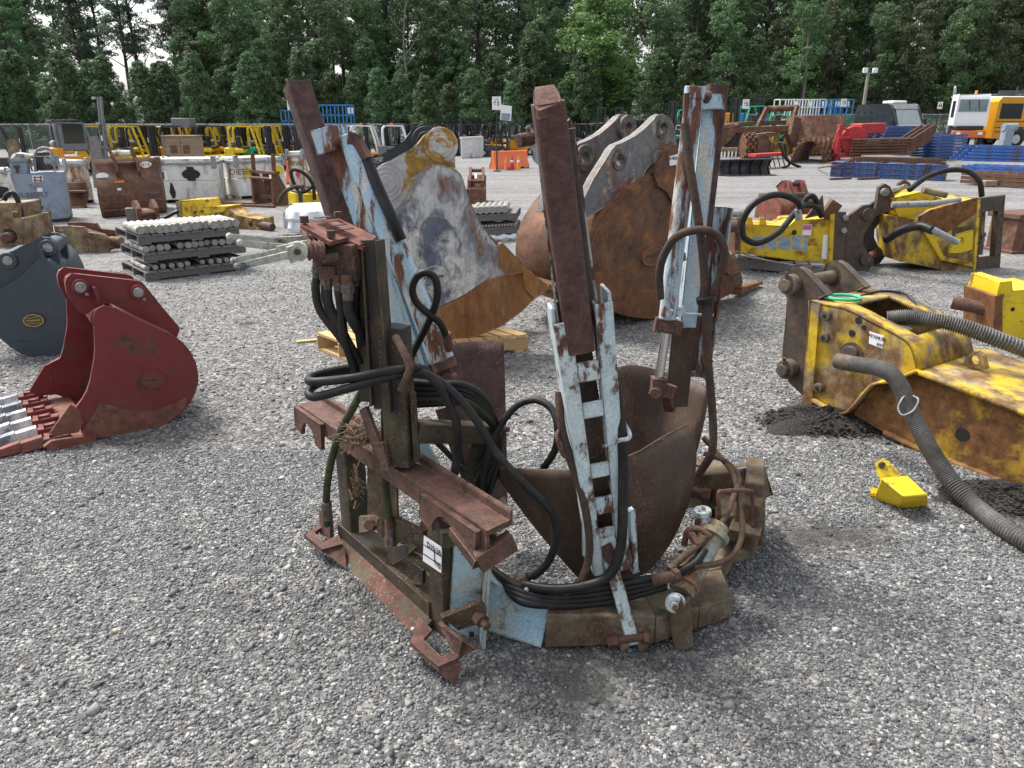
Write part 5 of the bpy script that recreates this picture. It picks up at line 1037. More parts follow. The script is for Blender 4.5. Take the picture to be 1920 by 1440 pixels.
# ---------------- cut-off pieces at the right edge
H4 = thing('hydraulic_hammer', 'bright yellow hammer end at the right edge, rusty chisel sticking out leftwards', 'hydraulic hammer', gr(1900, 640)+V3((0, .3, 0)))
N = V3((.0, 1, 0)); P0 = gr(1895, 640)
MB().plate(pts_on([(1876, 530), (1896, 528), (1898, 545), (1960, 540), (1960, 660), (1900, 645), (1866, 636), (1868, 555)], P0, N), N, .55).build('housing', M['yelb'], H4, bevel=.008)
MB().plate(pts_on([(1866, 556), (1880, 553), (1876, 640), (1862, 634)], P0, N, -.03), N, .6).build('end_flange', M['rusto'], H4, bevel=.005)
MB().plate(pts_on([(1880, 566), (1950, 572), (1950, 640), (1880, 628)], P0, N, -.012), N, .015).build('side_plate', M['yelb'], H4, bevel=.003)
c = onp(1899, 580, P0-N*.014, N); MB().cyl(c, c+N*.01, .025).build('bore', M['ink'], H4)
MB().cyl(at(1785, 567, 8.6), at(1868, 583, 8.35), .075, 18).build('chisel', M['rustpin'], H4, bevel=.006)
E_ = thing('machine_frame', 'brown rusty steel frame cut off by the right edge beyond the square flange', 'steel frame', gr(1910, 478))
f = Fr((1897, 476), (1990, 470), 405); mb = MB(); f.box(mb, 0, 1, 0, 1, 0, .6); mb.build('frame_side', M['brustr'], E_, bevel=.02)
mb = MB(); f.box(mb, -.05, 1, .9, 1.03, -.05, .65); f.box(mb, -.05, 1, 0, .08, -.05, .65); mb.build('frame_rail', M['brust'], E_, bevel=.01)
# ================================================================== MIDDLE GROUND
def bxt(name, fr, u0, u1, v0, v1, d0, d1, mat, parent, bevel=.01):
    mb = MB(); fr.box(mb, u0, u1, v0, v1, d0, d1); return mb.build(name, M[mat], parent, bevel=bevel)
# ---------------- three pallets of steel pins
dvp = gr(234, 508)-gr(274, 529)
pin_i = 0
WORDS = ['top', 'middle', 'bottom']
for lv, (c0, c1, z0, npin, r_, skip) in enumerate((((266, 470), (452, 452), .56, 17, .072, ()), ((277, 499), (463, 477), .28, 15, .055, (4,)), ((274, 529), (463, 506), 0, 13, .043, (6,)))):
    a, b = gr(*((274, 529) if lv == 2 else (277, 527) if lv == 1 else (272, 526))), gr(*((463, 506) if lv == 2 else (466, 504) if lv == 1 else (458, 505)))
    a = a+Z*z0; b = b+Z*z0
    pallet('pallet', f'weathered grey pallet at the {WORDS[lv]} of the three high stack of steel pins', a, b, dvp*1.12, .15, M['oldwood'], 'pallets stacked with steel pins', nb=8)
    for i in range(npin):
        if i in skip: continue
        t = (i+.6)/npin; p = a.lerp(b, t)+Z*(.15+r_)
        jit = rnd.uniform(-.05, .06); n_ = dvp.normalized()
        if lv: p = p+dvp*.05
        s_ = MB().cyl(p+n_*(.02+jit), p+n_*(.80+jit), r_*rnd.uniform(.93, 1.05), 18)
        single(s_, 'steel_pin', M['pin'], ['thick zinc coloured steel pin in the row on the top pallet of the left stack', 'steel pin lying between the top and middle pallets of the left stack', 'thin steel pin lying on the bottom pallet of the left stack'][lv], 'steel pin', group=['pins on the top pallet', 'pins on the middle pallet', 'pins on the bottom pallet'][lv], bevel=.006)
# second, half hidden stack behind the scraped bucket
a, b = gr(884, 455), gr(968, 449); dv2 = V3((.1, 1.2, 0))
for lv, z0 in enumerate((.40, .12)):
    pallet('pallet', 'dark grey pallet at the '+('top' if lv == 0 else 'bottom')+' of the stack behind the scraped bucket', a+Z*z0, b+Z*z0, dv2, .16, M['oldwood'], 'pallets behind the scraped bucket', nb=6)
    for i in range(6 if lv == 0 else 14):
        n_ = 6 if lv == 0 else 14; r_ = .075 if lv == 0 else .03; p = a.lerp(b, (i+.5)/n_*(.8 if lv == 0 else 1))+Z*(z0+.17+r_)
        single(MB().cyl(p, p+V3((.05, 1.0, 0)), r_, 14), 'steel_pin', M['pin'], ['thick steel pin on top of the stack behind the scraped bucket', 'thin steel rod between the pallets behind the scraped bucket'][lv], 'steel pin', group=['thick pins behind the scraped bucket', 'thin rods behind the scraped bucket'][lv])
w_ = MB()
rows = [[a.lerp(b, i/14)+V3((0, -.05+dd, zz+.02*math.sin(i*1.7+zz*30))) for i in range(15)] for dd, zz in ((0, .0), (-.03, .06), (0, .12), (.5, .13), (1.1, .1))]
w_.grid(rows); single(w_, 'plastic_wrap', M['wrap'], 'crumpled clear plastic sheet round the base of the stack behind the scraped bucket', 'plastic sheet')
# ---------------- blue grey tank with pump
TK_ = thing('fuel_tank', 'blue grey steel tank with a black stain and a pump engine on top', 'tank', gr(90, 417)+V3((0, .5, 0)))
N = V3((-.42, .907, 0)).normalized(); P0 = gr(90, 417)
S = pts_on([(20, 328), (115, 324), (129, 412), (50, 420)], P0, N); MB().plate(S, N, 1.0).build('shell', M['tank'], TK_, bevel=.012)
MB().plate(pts_on([(50, 416), (130, 408), (130, 414), (51, 422)], P0, N, -.02), N, 1.04).build('base_rail', M['blk'], TK_)
MB().plate(pts_on([(18, 300), (49, 299), (51, 326), (21, 327)], P0, N, .05), N, .5).build('filler_box', M['tank'], TK_, bevel=.01)
MB().plate(pts_on([(15, 298), (51, 297), (51, 302), (15, 303)], P0, N, .0), N, .6).build('filler_lid', M['galv'], TK_, bevel=.01)
c = onp(33, 324, P0, N); MB().cyl(c, c+Z*.12, .03, 12).cyl(c+Z*.12, c+Z*.17, .07, 14).build('vent_cap', M['rustpin'], TK_)
MB().tube([onp(x, y, P0+N*.3, N) for x, y in ((67, 322), (65, 292), (72, 280), (84, 277), (94, 281), (99, 297), (103, 321))], .028).tube([onp(x, y, P0+N*.7, N) for x, y in ((70, 320), (69, 295), (76, 282), (88, 280), (97, 285), (101, 320))], .028).build('roll_cage', M['galv'], TK_)
e_ = MB().box(onp(85, 305, P0+N*.5, N), .42, .35, .34).box(onp(80, 290, P0+N*.5, N), .25, .25, .14); e_.build('pump_engine', M['blk2'], TK_, bevel=.03)
c = onp(92, 302, P0+N*.28, N); MB().cyl(c, c+N*.2, .12, 20).cyl(c-N*.03, c, .07, 16).build('flywheel_cover', M['galv'], TK_, bevel=.01)
MB().plate(pts_on([(99, 292), (109, 291), (113, 310), (102, 312)], P0, N, .35), N, .04).build('control_panel', M['tank'], TK_)
MB().cyl(onp(28, 296, P0+N*.5, N), onp(70, 292, P0+N*.5, N), .045).box(onp(58, 305, P0+N*.5, N), .3, .3, .16).tube([onp(x, y, P0+N*.3, N) for x, y in ((22, 305), (28, 293), (40, 290), (55, 292))], .05).build('pipework', M['white'], TK_)
MB().cyl(onp(37, 296, P0+N*.3, N), onp(37, 288, P0+N*.3, N), .10, 16).build('cap', M['galv'], TK_)
lp = MB().plate(pts_on([(60, 329), (80, 329), (81, 340), (61, 341)], P0, N, -.004), N, .003).build('gauge_panel', M['label'], TK_)
g_ = MB()
for (x0, y0, x1, y1) in ((62, 333, 79, 332), (62, 338, 79, 338), (65, 330, 66, 341), (76, 330, 77, 341)): g_.bar(onp(x0, y0, P0-N*.008, N), onp(x1, y1, P0-N*.008, N), .02, .02)
g_.build('gauge_bar', M['brust'], lp)
MB().plate(pts_on([(69, 352), (79, 352), (80, 359), (70, 360)], P0, N, -.004), N, .003).build('lot_tag', M['label'], TK_)
st = [onp(58+ (5.5 if i % 2 == 0 else 2.5)*math.sin(i*math.pi/5), 348-(5 if i % 2 == 0 else 2.3)*math.cos(i*math.pi/5), P0-N*.004, N) for i in range(10)]
MB().plate(st, N, .003).build('star_mark', M['tan'], TK_)
text('SUNBELT', .155, onp(63, 365, P0, N), V3((.907, .42, 0)), Z, M['blk2'], TK_, off=.006)
text('RENTALS', .07, onp(63, 370, P0, N), V3((.907, .42, 0)), Z, M['blk2'], TK_, off=.006)
bl_ = [(57, 390), (60, 387), (68, 386), (76, 387), (82, 386), (81, 391), (76, 395), (66, 394), (59, 393)]; MB().plate(pts_on(bl_, P0, N, -.004), N, .003).build('black_stain', M['ink'], TK_)
# ---------------- tan hammer at the left edge
TH_ = thing('hydraulic_hammer', 'dirty tan hammer with an orange chisel end, cut off by the left edge', 'hydraulic hammer', gr(10, 464)+V3((0, .6, 0)))
N = V3((-.1, .995, 0)).normalized(); P0 = gr(20, 463)
MB().plate(pts_on([(-40, 414), (39, 410), (46, 460), (-40, 466)], P0, N), N, 1.2).build('housing', M['tan'], TH_, bevel=.02)
MB().plate(pts_on([(-40, 384), (33, 382), (36, 411), (-40, 414)], P0, N, .25), N, .9).build('upper_housing', M['tan'], TH_, bevel=.02)
c = onp(18, 442, P0, N); MB().cyl(c-N*.006, c+N*.01, .14, 24).build('chisel_bore', M['ink'], TH_); c2 = onp(20, 444, P0, N); MB().cyl(c2-N*.22, c2+N*.1, .105, 22).build('chisel', M['rustpin'], TH_, bevel=.03)
MB().bar(onp(30, 411, P0+N*.1, N), onp(29, 397, P0+N*.1, N), .08, .08).build('stop_post', M['rusto'], TH_, bevel=.01)
MB().tube([onp(x, y, P0+N*.4, N) for x, y in ((8, 375), (13, 366), (24, 362), (33, 375), (38, 395), (41, 420))], .05).build('hose', M['hose'], TH_)
MB().plate(pts_on([(39, 408), (47, 410), (50, 436), (46, 446), (42, 430)], P0, N, .3), N, .3).build('side_bracket', M['tan'], TH_, bevel=.01)
# ---------------- wide rusty loader bucket seen from behind
WB = thing('loader_bucket', 'wide brown rusty loader bucket seen from behind, painted numbers near its top', 'loader bucket', gr(240, 405)+V3((0, .6, 0)))
f = Fr((192, 409), (309, 399), 300); dep = gr(164, 386)-f.O; dep = V3((dep.x*.35, dep.y*.55, 0)).normalized()
prof = [(.0, .25), (.03, .0), (.25, -.10), (.40, -.10), (.55, .0), (.68, .16), (.80, .38), (.90, .46), (1.0, .52)]
def wp_(u, v, d): return f.O+f.ux*(u*f.w)+Z*(v*f.h)+dep*d
rows = [[wp_(u, v, d) for v, d in prof] for u in (0, .33, .66, 1)]
MB().grid(rows).build('shell', M['brust'], WB, solid=.04, ang=25)
for u in (0, 1): MB().plate([wp_(u, v, d) for v, d in prof]+[wp_(u, .95, 1.1), wp_(u, .3, 1.6), wp_(u, .0, 1.5)], f.ux, .05).build('side_plate', M['brust'], WB, bevel=.01)
MB().bar(wp_(0, 0, 1.45), wp_(1, 0, 1.45), .2, .06).build('cutting_edge', M['brust'], WB)
for v in (.13, .26, .38): MB().bar(wp_(.02, v, -.11), wp_(.98, v, -.11), .04, .05).build('stiffener', M['brust'], WB, bevel=.01)
for u in (.32, .66):
    P_ = [wp_(u, .68, .14), wp_(u, .78, -.02), wp_(u, .95, .05), wp_(u-.05, 1.12, .12), wp_(u-.08, 1.2, .2), wp_(u-.09, 1.16, .35), wp_(u-.04, 1.0, .42), wp_(u, .9, .46)]
    MB().plate(P_, f.ux, .07).build('ear', M['brustr'], WB, bevel=.01)
MB().cyl(wp_(.26, 1.1, .2), wp_(.58, 1.1, .2), .07, 16).build('cross_tube', M['white'], WB); MB().cyl(wp_(.3, .92, .25), wp_(.68, .92, .25), .05, 14).build('cross_tube', M['brustr'], WB)
MB().plate([wp_(u, v, -.12+.0) for u, v in ((.31, .47), (.37, .47), (.37, .51), (.31, .51))], f.un, .004).build('lot_tag', M['label'], WB)
for (u, v, mt, d) in ((.80, .88, 'wclean', .43), (.10, .72, 'wclean', .20)):
    e0 = wp_(u, v, d-.03); MB().plate([e0+f.ux*(.16*math.cos(a*.524))+(Z*.9+dep*.45)*(.09*math.sin(a*.524)) for a in range(12)], V3((0, 1, .3)), .004).build('paint_patch', M[mt], WB)
text('#16', .17, wp_(.80, .88, .37), f.ux, Z+dep*.5, M['brust'], WB)
MB().plate([wp_(u, v, .03) for u, v in ((.26, .62), (.42, .64), (.44, .58), (.40, .56), (.37, .50), (.35, .56), (.30, .57))], f.un, .004).build('orange_spray', M['inkor'], WB)
# ---------------- couplers
QC = thing('quick_coupler', 'flat tan and rust quick coupler lying on gravel left of the pin pallets', 'coupler', gr(160, 474)+V3((0, .4, 0)))
N = V3((-.1, .995, 0)).normalized(); P0 = gr(160, 474)
S = pts_on([(101, 424), (132, 424), (157, 426), (164, 436), (195, 440), (203, 447), (206, 458), (204, 475), (150, 474), (111, 472)], P0, N)
for k in (0, 1): MB().plate([p+N*.55*k for p in S], N, .07).build('side_plate', M['tan'] if k == 0 else M['brustr'], QC, bevel=.01)
MB().plate(pts_on([(130, 428), (185, 445), (200, 470), (120, 470)], P0, N, .1), N, .4).build('centre_block', M['brustr'], QC, bevel=.01)
MB().plate(pts_on([(104, 430), (122, 440), (126, 470), (112, 470)], P0, N, -.006), N, .01).build('red_patch', M['redrust'], QC)
for k, (x, y) in enumerate(((163, 468), (177, 469), (189, 470), (172, 446), (184, 446))): c = onp(x, y, P0, N); MB().cyl(c-N*.02, c, .035, 12).build('bolt', M['tan'], QC)
MB().bar(onp(107, 432, P0-N*.03, N), onp(119, 433, P0-N*.03, N), .05, .03).build('catch', M['tan'], QC); MB().bar(onp(111, 466, P0-N*.03, N), onp(127, 467, P0-N*.03, N), .05, .03).build('catch', M['redrust'], QC)
c = onp(206, 452, P0+N*.2, N); MB().cyl(c, c+V3((.25, 0, 0)), .09, 16).build('pin_end', M['tan'], QC, bevel=.01)
SC_ = thing('quick_coupler', 'small red brown rusty coupler with two ears beside a wooden block', 'coupler', gr(280, 426)+V3((0, .3, 0)))
f = Fr((262, 428), (300, 425), 392); bxt('body', f, .1, .85, 0, .9, 0, .6, 'brustr', SC_, .03)
for u in (.0, .85): MB().plate([f.p(u, v, d) for v, d in ((0, 0), (1, -.03), (1.25, .1), (1.42, .25), (1.3, .42), (.8, .55), (0, .6))], f.ux, .09).build('ear', M['brustr'], SC_, bevel=.01)
c = f.p(.4, .35, -.01); MB().cyl(c, c-f.un*.03, .09, 16, None, .05).build('bore_ring', M['brustr'], SC_); MB().cyl(f.p(.05, .75, -.03), f.p(.85, .75, -.03), .05).build('cross_bar', M['brustr'], SC_)
f = Fr((240, 427), (259, 426), 391); mb = MB(); f.box(mb, 0, 1, 0, 1, 0, .25); single(mb, 'timber_block', M['oldwood'], 'weathered upright timber block beside the small rusty coupler', 'timber block', bevel=.015)
# ---------------- yellow hammer lying behind the pins
YH = thing('hydraulic_hammer', 'yellow hammer with a rusty chisel lying just behind the pallets of pins', 'hydraulic hammer', gr(410, 425)+V3((0, .3, 0)))
N = V3((.25, .968, 0)).normalized(); P0 = gr(410, 428)
MB().plate(pts_on([(336, 377), (380, 375), (385, 390), (395, 408), (390, 424), (340, 420)], P0, N), N, .6).build('head_housing', M['yel'], YH, bevel=.02)
MB().plate(pts_on([(380, 390), (422, 388), (446, 404), (488, 412), (490, 430), (462, 434), (430, 426), (388, 424)], P0, N, .03), N, .55).build('housing', M['yelw'], YH, bevel=.02)
MB().plate(pts_on([(380, 390), (424, 387), (420, 397), (385, 402)], P0, N, -.02), N, .62).build('top_rib', M['yel'], YH, bevel=.005)
for x, y in ((366, 398), (369, 411), (379, 396)): c = onp(x, y, P0, N); MB().cyl(c-N*.02, c+N*.01, .035, 12).build('bolt', M['brk'], YH)
a_ = onp(474, 418, P0+N*.2, N); MB().cyl(a_, a_+V3((.62, -.50, -.03)), .085, 18).build('chisel', M['rustpin'], YH, bevel=.01); MB().cyl(a_+V3((.03, -.06, 0)), a_+V3((.1, -.1, 0)), .13, 18).build('chisel_bore', M['ink'], YH)
for k in (0, 1): MB().tube([at(340, 394+18*k, P0.y+.3), at(325, 400+16*k, P0.y+.2), at(310, 408+14*k, P0.y), at(296, 412+14*k, P0.y)], .045).build('hose', M['hose'], YH)
MB().plate(pts_on([(330, 378), (338, 377), (342, 420), (334, 420)], P0, N, -.02), N, .65).build('rear_plate', M['tan'], YH, bevel=.01)
# ---------------- pallet fork frame
FK = thing('fork_frame', 'brown rusty pallet fork frame, its long forks pointing left on the gravel', 'fork frame', gr(505, 384))
f = Fr((479, 382), (516, 386), 322)
for u in (0, 1): MB().plate([f.p(u, v, d) for v, d in ((0, -.1), (0, .55), (.3, .5), (1, .15), (1, -.05))], f.ux, .07).build('side_plate', M['brust'], FK, bevel=.006)
for u in (-.05, .97): MB().bar(f.p(u, .9, .1), f.p(u+.03, 1.55, .1), .11, .06, Z).build('post', M['brust'], FK, bevel=.006)
MB().bar(f.p(-.1, 1.0, .05), f.p(1.2, 1.0, .05), .16, .08).build('top_bar', M['brustr'], FK, bevel=.006); MB().cyl(f.p(0, .82, -.05), f.p(1.1, .82, -.05), .045).build('fork_shaft', M['brust'], FK); MB().bar(f.p(0, .25, .1), f.p(1.05, .25, .1), .06, .1).build('lower_bar', M['brust'], FK)
for u in (.38, .62): MB().bar(f.p(u, .95, .2), f.p(u+.08, .1, .25), .02, .3, f.ux).build('middle_plate', M['brust'], FK)
for (x0, y0, x1, y1) in ((515, 387, 392, 383), (479, 382, 398, 379)): MB().bar(gr(x0, y0, .04), gr(x1, y1, .03), .13, .06, Z, .6).build('fork', M['brust'], FK, bevel=.004)
MB().plate([f.p(1.02, v, d) for v, d in ((.95, -.12), (.95, -.11), (.84, -.11), (.84, -.12))], f.ux, .1).build('lot_tag', M['label'], FK)
# ---------------- white fluid bins
def bin_(name, label, p0, p1, ytop, mat, marks=(), dep=1.5, foot=.07):
    f = Fr(p0, p1, ytop); B = thing(name, label, 'bin', f.p(.5, 0, dep/2), 'white fluid bins in a row')
    bxt('tank_body', f, 0, 1, foot, .50, 0, dep, mat, B, .015); bxt('upper_body', f, .01, .99, .505, .90, .01, dep-.01, mat, B, .015)
    bxt('top_rim', f, -.015, 1.015, .86, .93, -.03, dep+.03, 'galv', B, .01); bxt('lid', f, .05, .95, .93, 1.0, .1, dep-.1, 'white', B, .02)
    for u in (0, .96):
        bxt('corner_bracket', f, u-.02, u+.06, .78, 1.06, -.06, .10, 'galv', B, .01)
        bxt('foot', f, u+.01, u+.05, 0, foot, .0, dep, 'whiter', B, .01)
    bxt('fork_pocket', f, .2, .75, .0, foot, .3, dep, 'ink', B, 0)
    for k in marks:
        if k[0] == 'text': text(k[1], k[2], f.p(k[3], k[4], 0), f.ux, Z, M[k[5]], B, off=.012)
        else: MB().plate([f.p(u, v, -.006) for u, v in k[1]], f.un, .004).build(k[2], M[k[0]], B)
    return f
dia = lambda u, v, a, b: [(u-a, v), (u, v-b), (u+a, v), (u, v+b)]
crs = [(.40, .62), (.44, .56), (.47, .56), (.50, .50), (.62, .50), (.64, .57), (.68, .57), (.72, .63), (.72, .68), (.67, .74), (.63, .75), (.61, .82), (.50, .82), (.49, .76), (.45, .74), (.40, .68)]
bin_('fluid_bin', 'white fluid bin with a big black cross shaped stain', (306, 381), (412, 379), 298, 'white', [('ink', crs, 'black_stain'), ('ink', [(.14, .25), (.18, .10), (.23, .12), (.25, .25), (.21, .45), (.18, .48)], 'black_stain'), ('label', [(.03, .52), (.15, .52), (.14, .74), (.03, .74)], 'notice'), ('blk2', [(.04, .54), (.095, .54), (.095, .72), (.04, .72)], 'notice_print')])
bin_('fluid_bin', 'white fluid bin half hidden between the wide rusty bucket and the stained bin', (282, 372), (318, 371), 297, 'white', [('ink', [(.15, .1), (.35, .1), (.4, .3), (.25, .4)], 'black_stain')])
bin_('fluid_bin', 'streaked white fluid bin seen at the left of the wide rusty bucket', (136, 384), (178, 380), 301, 'whiter')
bin_('fluid_bin', 'white fluid bin with rust streaks and a faded diamond, behind the stained bin', (409, 364), (449, 366), 296, 'whiter', [('inkred', dia(.62, .32, .10, .13), 'hazard_diamond'), ('galv', [(.1, .62), (.4, .6), (.45, .68), (.25, .78), (.08, .72)], 'faded_mark')])
bin_('fluid_bin', 'white fluid bin with yellow paint marks, behind the rusty fork frame', (449, 374), (539, 368), 296, 'white', [('inkyel', [(.16, .56), (.22, .50), (.28, .56), (.30, .66), (.25, .78), (.17, .74)], 'yellow_mark'), ('inkyel', [(.80, .58), (.88, .54), (.96, .60), (.97, .68), (.90, .78), (.80, .76)], 'yellow_mark'), ('text', 'DIESEL', .26, .10, .66, 'rustb'), ('label', [(.09, .16), (.18, .16), (.18, .40), (.09, .40)], 'notice')])
bin_('fluid_bin', 'rust streaked white bin with a red diamond, left of the tall leaning brown tube', (543, 352), (572, 353), 284, 'whiter', [('inkred', dia(.62, .38, .16, .13), 'hazard_diamond'), ('text', 'DIESEL', .22, .5, .68, 'rustb')])
bin_('fluid_bin', 'heavily rusted white bin behind the tall leaning brown tube', (573, 354), (624, 356), 284, 'whiter', [('label', [(.15, .5), (.6, .5), (.6, .72), (.15, .72)], 'notice'), ('text', '1203', .22, .38, .25, 'rustb')])
bin_('fluid_bin', 'white bin with a black lower half behind the blue grey tank, cut off at left', (-30, 372), (22, 370), 318, 'white', [('ink', [(0, 0.05), (.95, .05), (.95, .35), (.6, .42), (0, .38)], 'black_stain')])
f = Fr((317, 352), (376, 352), 254); WP = thing('plywood_crate', 'stained plywood crate with two dark patches, standing tall behind the white bins', 'crate', f.p(.5, 0, .4))
bxt('crate_body', f, 0, 1, 0, .98, 0, .8, 'ply', WP, .01); bxt('lid', f, -.03, 1.03, .98, 1, -.05, .85, 'ply', WP, 0)
for u in (.22, .62): bxt('dark_patch', f, u, u+.22, .66, .82, -.006, 0, 'brust', WP, 0)
for u in (0, .5, .96): bxt('batten', f, u, u+.04, 0, .98, -.03, 0, 'ply', WP, 0)
f = Fr((170, 352), (197, 352), 256); mb = MB(); mb.plate([f.px(166, 256), f.px(182, 256), f.px(193, 302), f.px(197, 352), f.px(176, 352)], f.un, .06); single(mb, 'leaning_board', M['oldwood'], 'narrow grey board leaning upright behind the wide rusty bucket', 'board')
f = Fr((16, 345), (44, 345), 262); mb = MB().plate([f.px(13, 262), f.px(31, 260), f.px(37, 296), f.px(40, 345), f.px(20, 345)], f.un, .06); single(mb, 'sheet_panel', M['tan'], 'grey tan panel standing behind the pipework of the blue grey tank', 'panel')
LB = thing('loader_bucket', 'low brown bucket lying between the blue grey tank and the wide rusty bucket', 'loader bucket', gr(140, 388))
f = Fr((120, 390), (164, 389), 344); MB().grid([[f.p(u, v, d) for v, d in ((0, 0), (.1, -.1), (.35, .25), (.6, .35), (1, .3))] for u in (0, 1)]).build('shell', M['brust'], LB, solid=.04); bxt('top_edge', f, 0, 1, .62, .7, .0, .3, 'brustr', LB); bxt('lip', f, 0, 1, 0, .08, -.15, 0, 'tan', LB)
# ---------------- small yellow hammer with a hose loop
SH = thing('hydraulic_hammer', 'small yellow hammer with a tall hose loop beside the leaning brown tube', 'hydraulic hammer', gr(590, 392))
f = Fr((556, 396), (640, 390), 364); bxt('housing', f, .16, 1, .05, .95, 0, .5, 'yelb', SH, .02); bxt('rear_plate', f, 0, .06, 0, 1.05, -.03, .55, 'yelb', SH, .01); bxt('damper', f, .06, .16, 0, 1.2, 0, .5, 'blk2', SH, .03); bxt('rib', f, .3, .5, .9, 1.15, .1, .4, 'yel', SH, .02)
MB().tube([at(x, y, f.O.y+.2) for x, y in ((590, 375), (586, 345), (570, 325), (550, 318), (546, 326), (552, 345), (562, 360), (575, 358), (590, 348), (602, 352))], .05).build('hose', M['hose'], SH); MB().tube([at(x, y, f.O.y) for x, y in ((522, 380), (532, 362), (548, 352), (562, 350), (570, 358))], .055).build('hose', M['hoseb'], SH)
for u in (.3, .4): c = f.p(u, .35, -.005); MB().cyl(c, c-f.un*.03, .04, 12).build('bolt', M['brk'], SH)
# ---------------- white wrapped sack and dark plate
f = Fr((543, 441), (640, 436), 388); rows = []
r_ = random.Random(9)
for v, k, d0 in ((0, 1., 0), (.2, 1.02, -.03), (.42, .95, 0), (.55, 1.08, -.1), (.8, 1.05, -.02), (.95, .85, .15), (1., .6, .3)):
    row = []
    for i in range(17):
        u = .5+(i/16-.5)*k; row.append(f.p(u, v+r_.uniform(-.02, .03), d0+.25*(2*i/16-1)**2+r_.uniform(-.05, .05)))
    rows.append(row)
rows += [[f.p(.5+(i/16-.5)*.7, .98, .9) for i in range(17)], [f.p(.5+(i/16-.5)*1.0, .5, 1.3) for i in range(17)], [f.p(i/16, 0, 1.3) for i in range(17)]]
single(MB().grid(rows), 'wrapped_bundle', M['wrap'], 'white plastic wrapped bundle on the gravel behind the control levers', 'bundle', ang=40)
f = Fr((606, 437), (652, 436), 385); mb = MB().plate([f.px(618, 385), f.px(652, 385), f.px(656, 436), f.px(606, 437)], f.un, .5); single(mb, 'dark_box', M['navy'], 'dark navy steel box beside the white wrapped bundle', 'steel box', bevel=.01)
# ---------------- small rusty bucket, seen from above
KB = thing('excavator_bucket', 'small brown rusty bucket with two crossbars, alone in the middle aisle', 'excavator bucket', gr(890, 380))
f = Fr((876, 382), (908, 382), 354)
bxt('front_panel', f, 0, 1, 0, 1, 0, .05, 'brust', KB); MB().grid([[f.p(u, v, d) for v, d in ((1, 0.06), (1.1, .35), (1.7, .7), (1.75, .95), (0, 1.0))] for u in (0, 1)]).build('shell', M['brustr'], KB, solid=.03)
for u in (-.02, .98): MB().plate([f.p(u, v, d) for v, d in ((0, 0), (1, 0), (1.2, .2), (1.75, .8), (1.75, 1), (0, 1))], f.ux, .04).build('side_plate', M['brustr'], KB, bevel=.006)
for u in (.1, .85): MB().plate([f.p(u, v, d) for v, d in ((1.0, .1), (1.5, .15), (2.1, .6), (2.35, .8), (2.2, 1.0), (1.7, .9))], f.ux, .06).build('ear', M['brustr'], KB, bevel=.01)
for v, d in ((2.1, .85), (1.45, .3)): MB().cyl(f.p(.05, v, d), f.p(.95, v, d), .055, 14).build('crossbar', M['rusto'], KB)
MB().plate([f.p(u, v, d) for u, v, d in ((.42, 1.6, .45), (.55, 1.65, .45), (.52, 1.95, .6), (.4, 1.9, .6))], f.un, .004).build('lot_tag', M['label'], KB)
# ---------------- barrier, cones, posts
def jersey(name, label, p0, p1, ytop, mat):
    f = Fr(p0, p1, ytop); B = thing(name, label, 'barrier', f.p(.5, 0, .25))
    MB().ext([(-.28, 0), (-.28, f.h*.18), (-.12, f.h*.45), (-.08, f.h), (.08, f.h), (.12, f.h*.45), (.28, f.h*.18), (.28, 0)], f.p(0, 0, .28), f.p(1, 0, .28), f.un).build('barrier_body', M[mat], B, bevel=.03)
    for u in (.25, .72): bxt('fork_slot', f, u, u+.12, 0, .10, -.02, .1, 'ink', B, 0)
    return f
fj = jersey('plastic_barrier', 'orange plastic barrier standing behind three small traffic cones', (930, 318), (992, 315), 284, 'orangeP')
jersey('plastic_barrier', 'orange plastic barrier end seen between the white bins', (538, 346), (547, 346), 303, 'orangeP')
for i, (x, lab, mt) in enumerate(((949, 'slim orange cone, leftmost of three before the orange barrier', 'orangeP'), (960, 'red cone with a white band, middle one before the orange barrier', 'redm'), (972, 'faded grey and orange cone, rightmost of three before the orange barrier', 'orangeF'))):
    c = gr(x, 318.5)-V3((0, .3, 0)); K = thing('traffic_cone', lab, 'cone', c)
    MB().cyl(c+Z*.03, c+Z*.72, .13 if i != 0 else .09, 16, .03).build('cone_body', M[mt], K); MB().box(c+Z*.015, .36, .36, .03).build('cone_base', M[mt] if i else M['oldwood'], K)
    MB().cyl(c+Z*.34, c+Z*.50, .085, 16, .062).build('cone_band', M['wclean'] if i else M['orangeF'], K)
def lane_sign(num, px, ytop, ybot, Y, where):
    t = at(px, ytop, Y); hgt = (t-at(px, ybot, Y)).length; w_ = hgt*.72; b = V3((t.x, Y, gz(t.x, Y)))
    K = thing('lane_sign', f'white lane sign reading {num} on a thin black post {where}', 'sign', b)
    MB().cyl(b, V3((t.x, Y, t.z)), .035, 8).build('post', M['blk'], K); MB().cyl(b, b+Z*.05, .2, 14).build('post_base', M['blk'], K)
    pl_ = MB().box(V3((t.x, Y-.05, t.z-hgt/2)), w_, .02, hgt).build('sign_panel', M['wclean'], K)
    text('Lane', hgt*.17, V3((t.x, Y-.06, t.z-hgt*.20)), V3((1, 0, 0)), Z, M['ink'], pl_, off=.004); text(str(num), hgt*.50, V3((t.x, Y-.06, t.z-hgt*.55)), V3((1, 0, 0)), Z, M['ink'], pl_, off=.004, bold=.012)
lane_sign(60, 547, 177, 206, 36, 'behind the leaning brown tube'); lane_sign(61, 931, 181, 206, 38.5, 'beside the orange barrier'); lane_sign(62, 1399, 186, 204, 50, 'before the green forklifts'); lane_sign(63, 1582.5, 185, 200, 57, 'left of the lamp pole'); lane_sign(64, 1763.5, 191, 204, 58, 'left of the white truck cab')
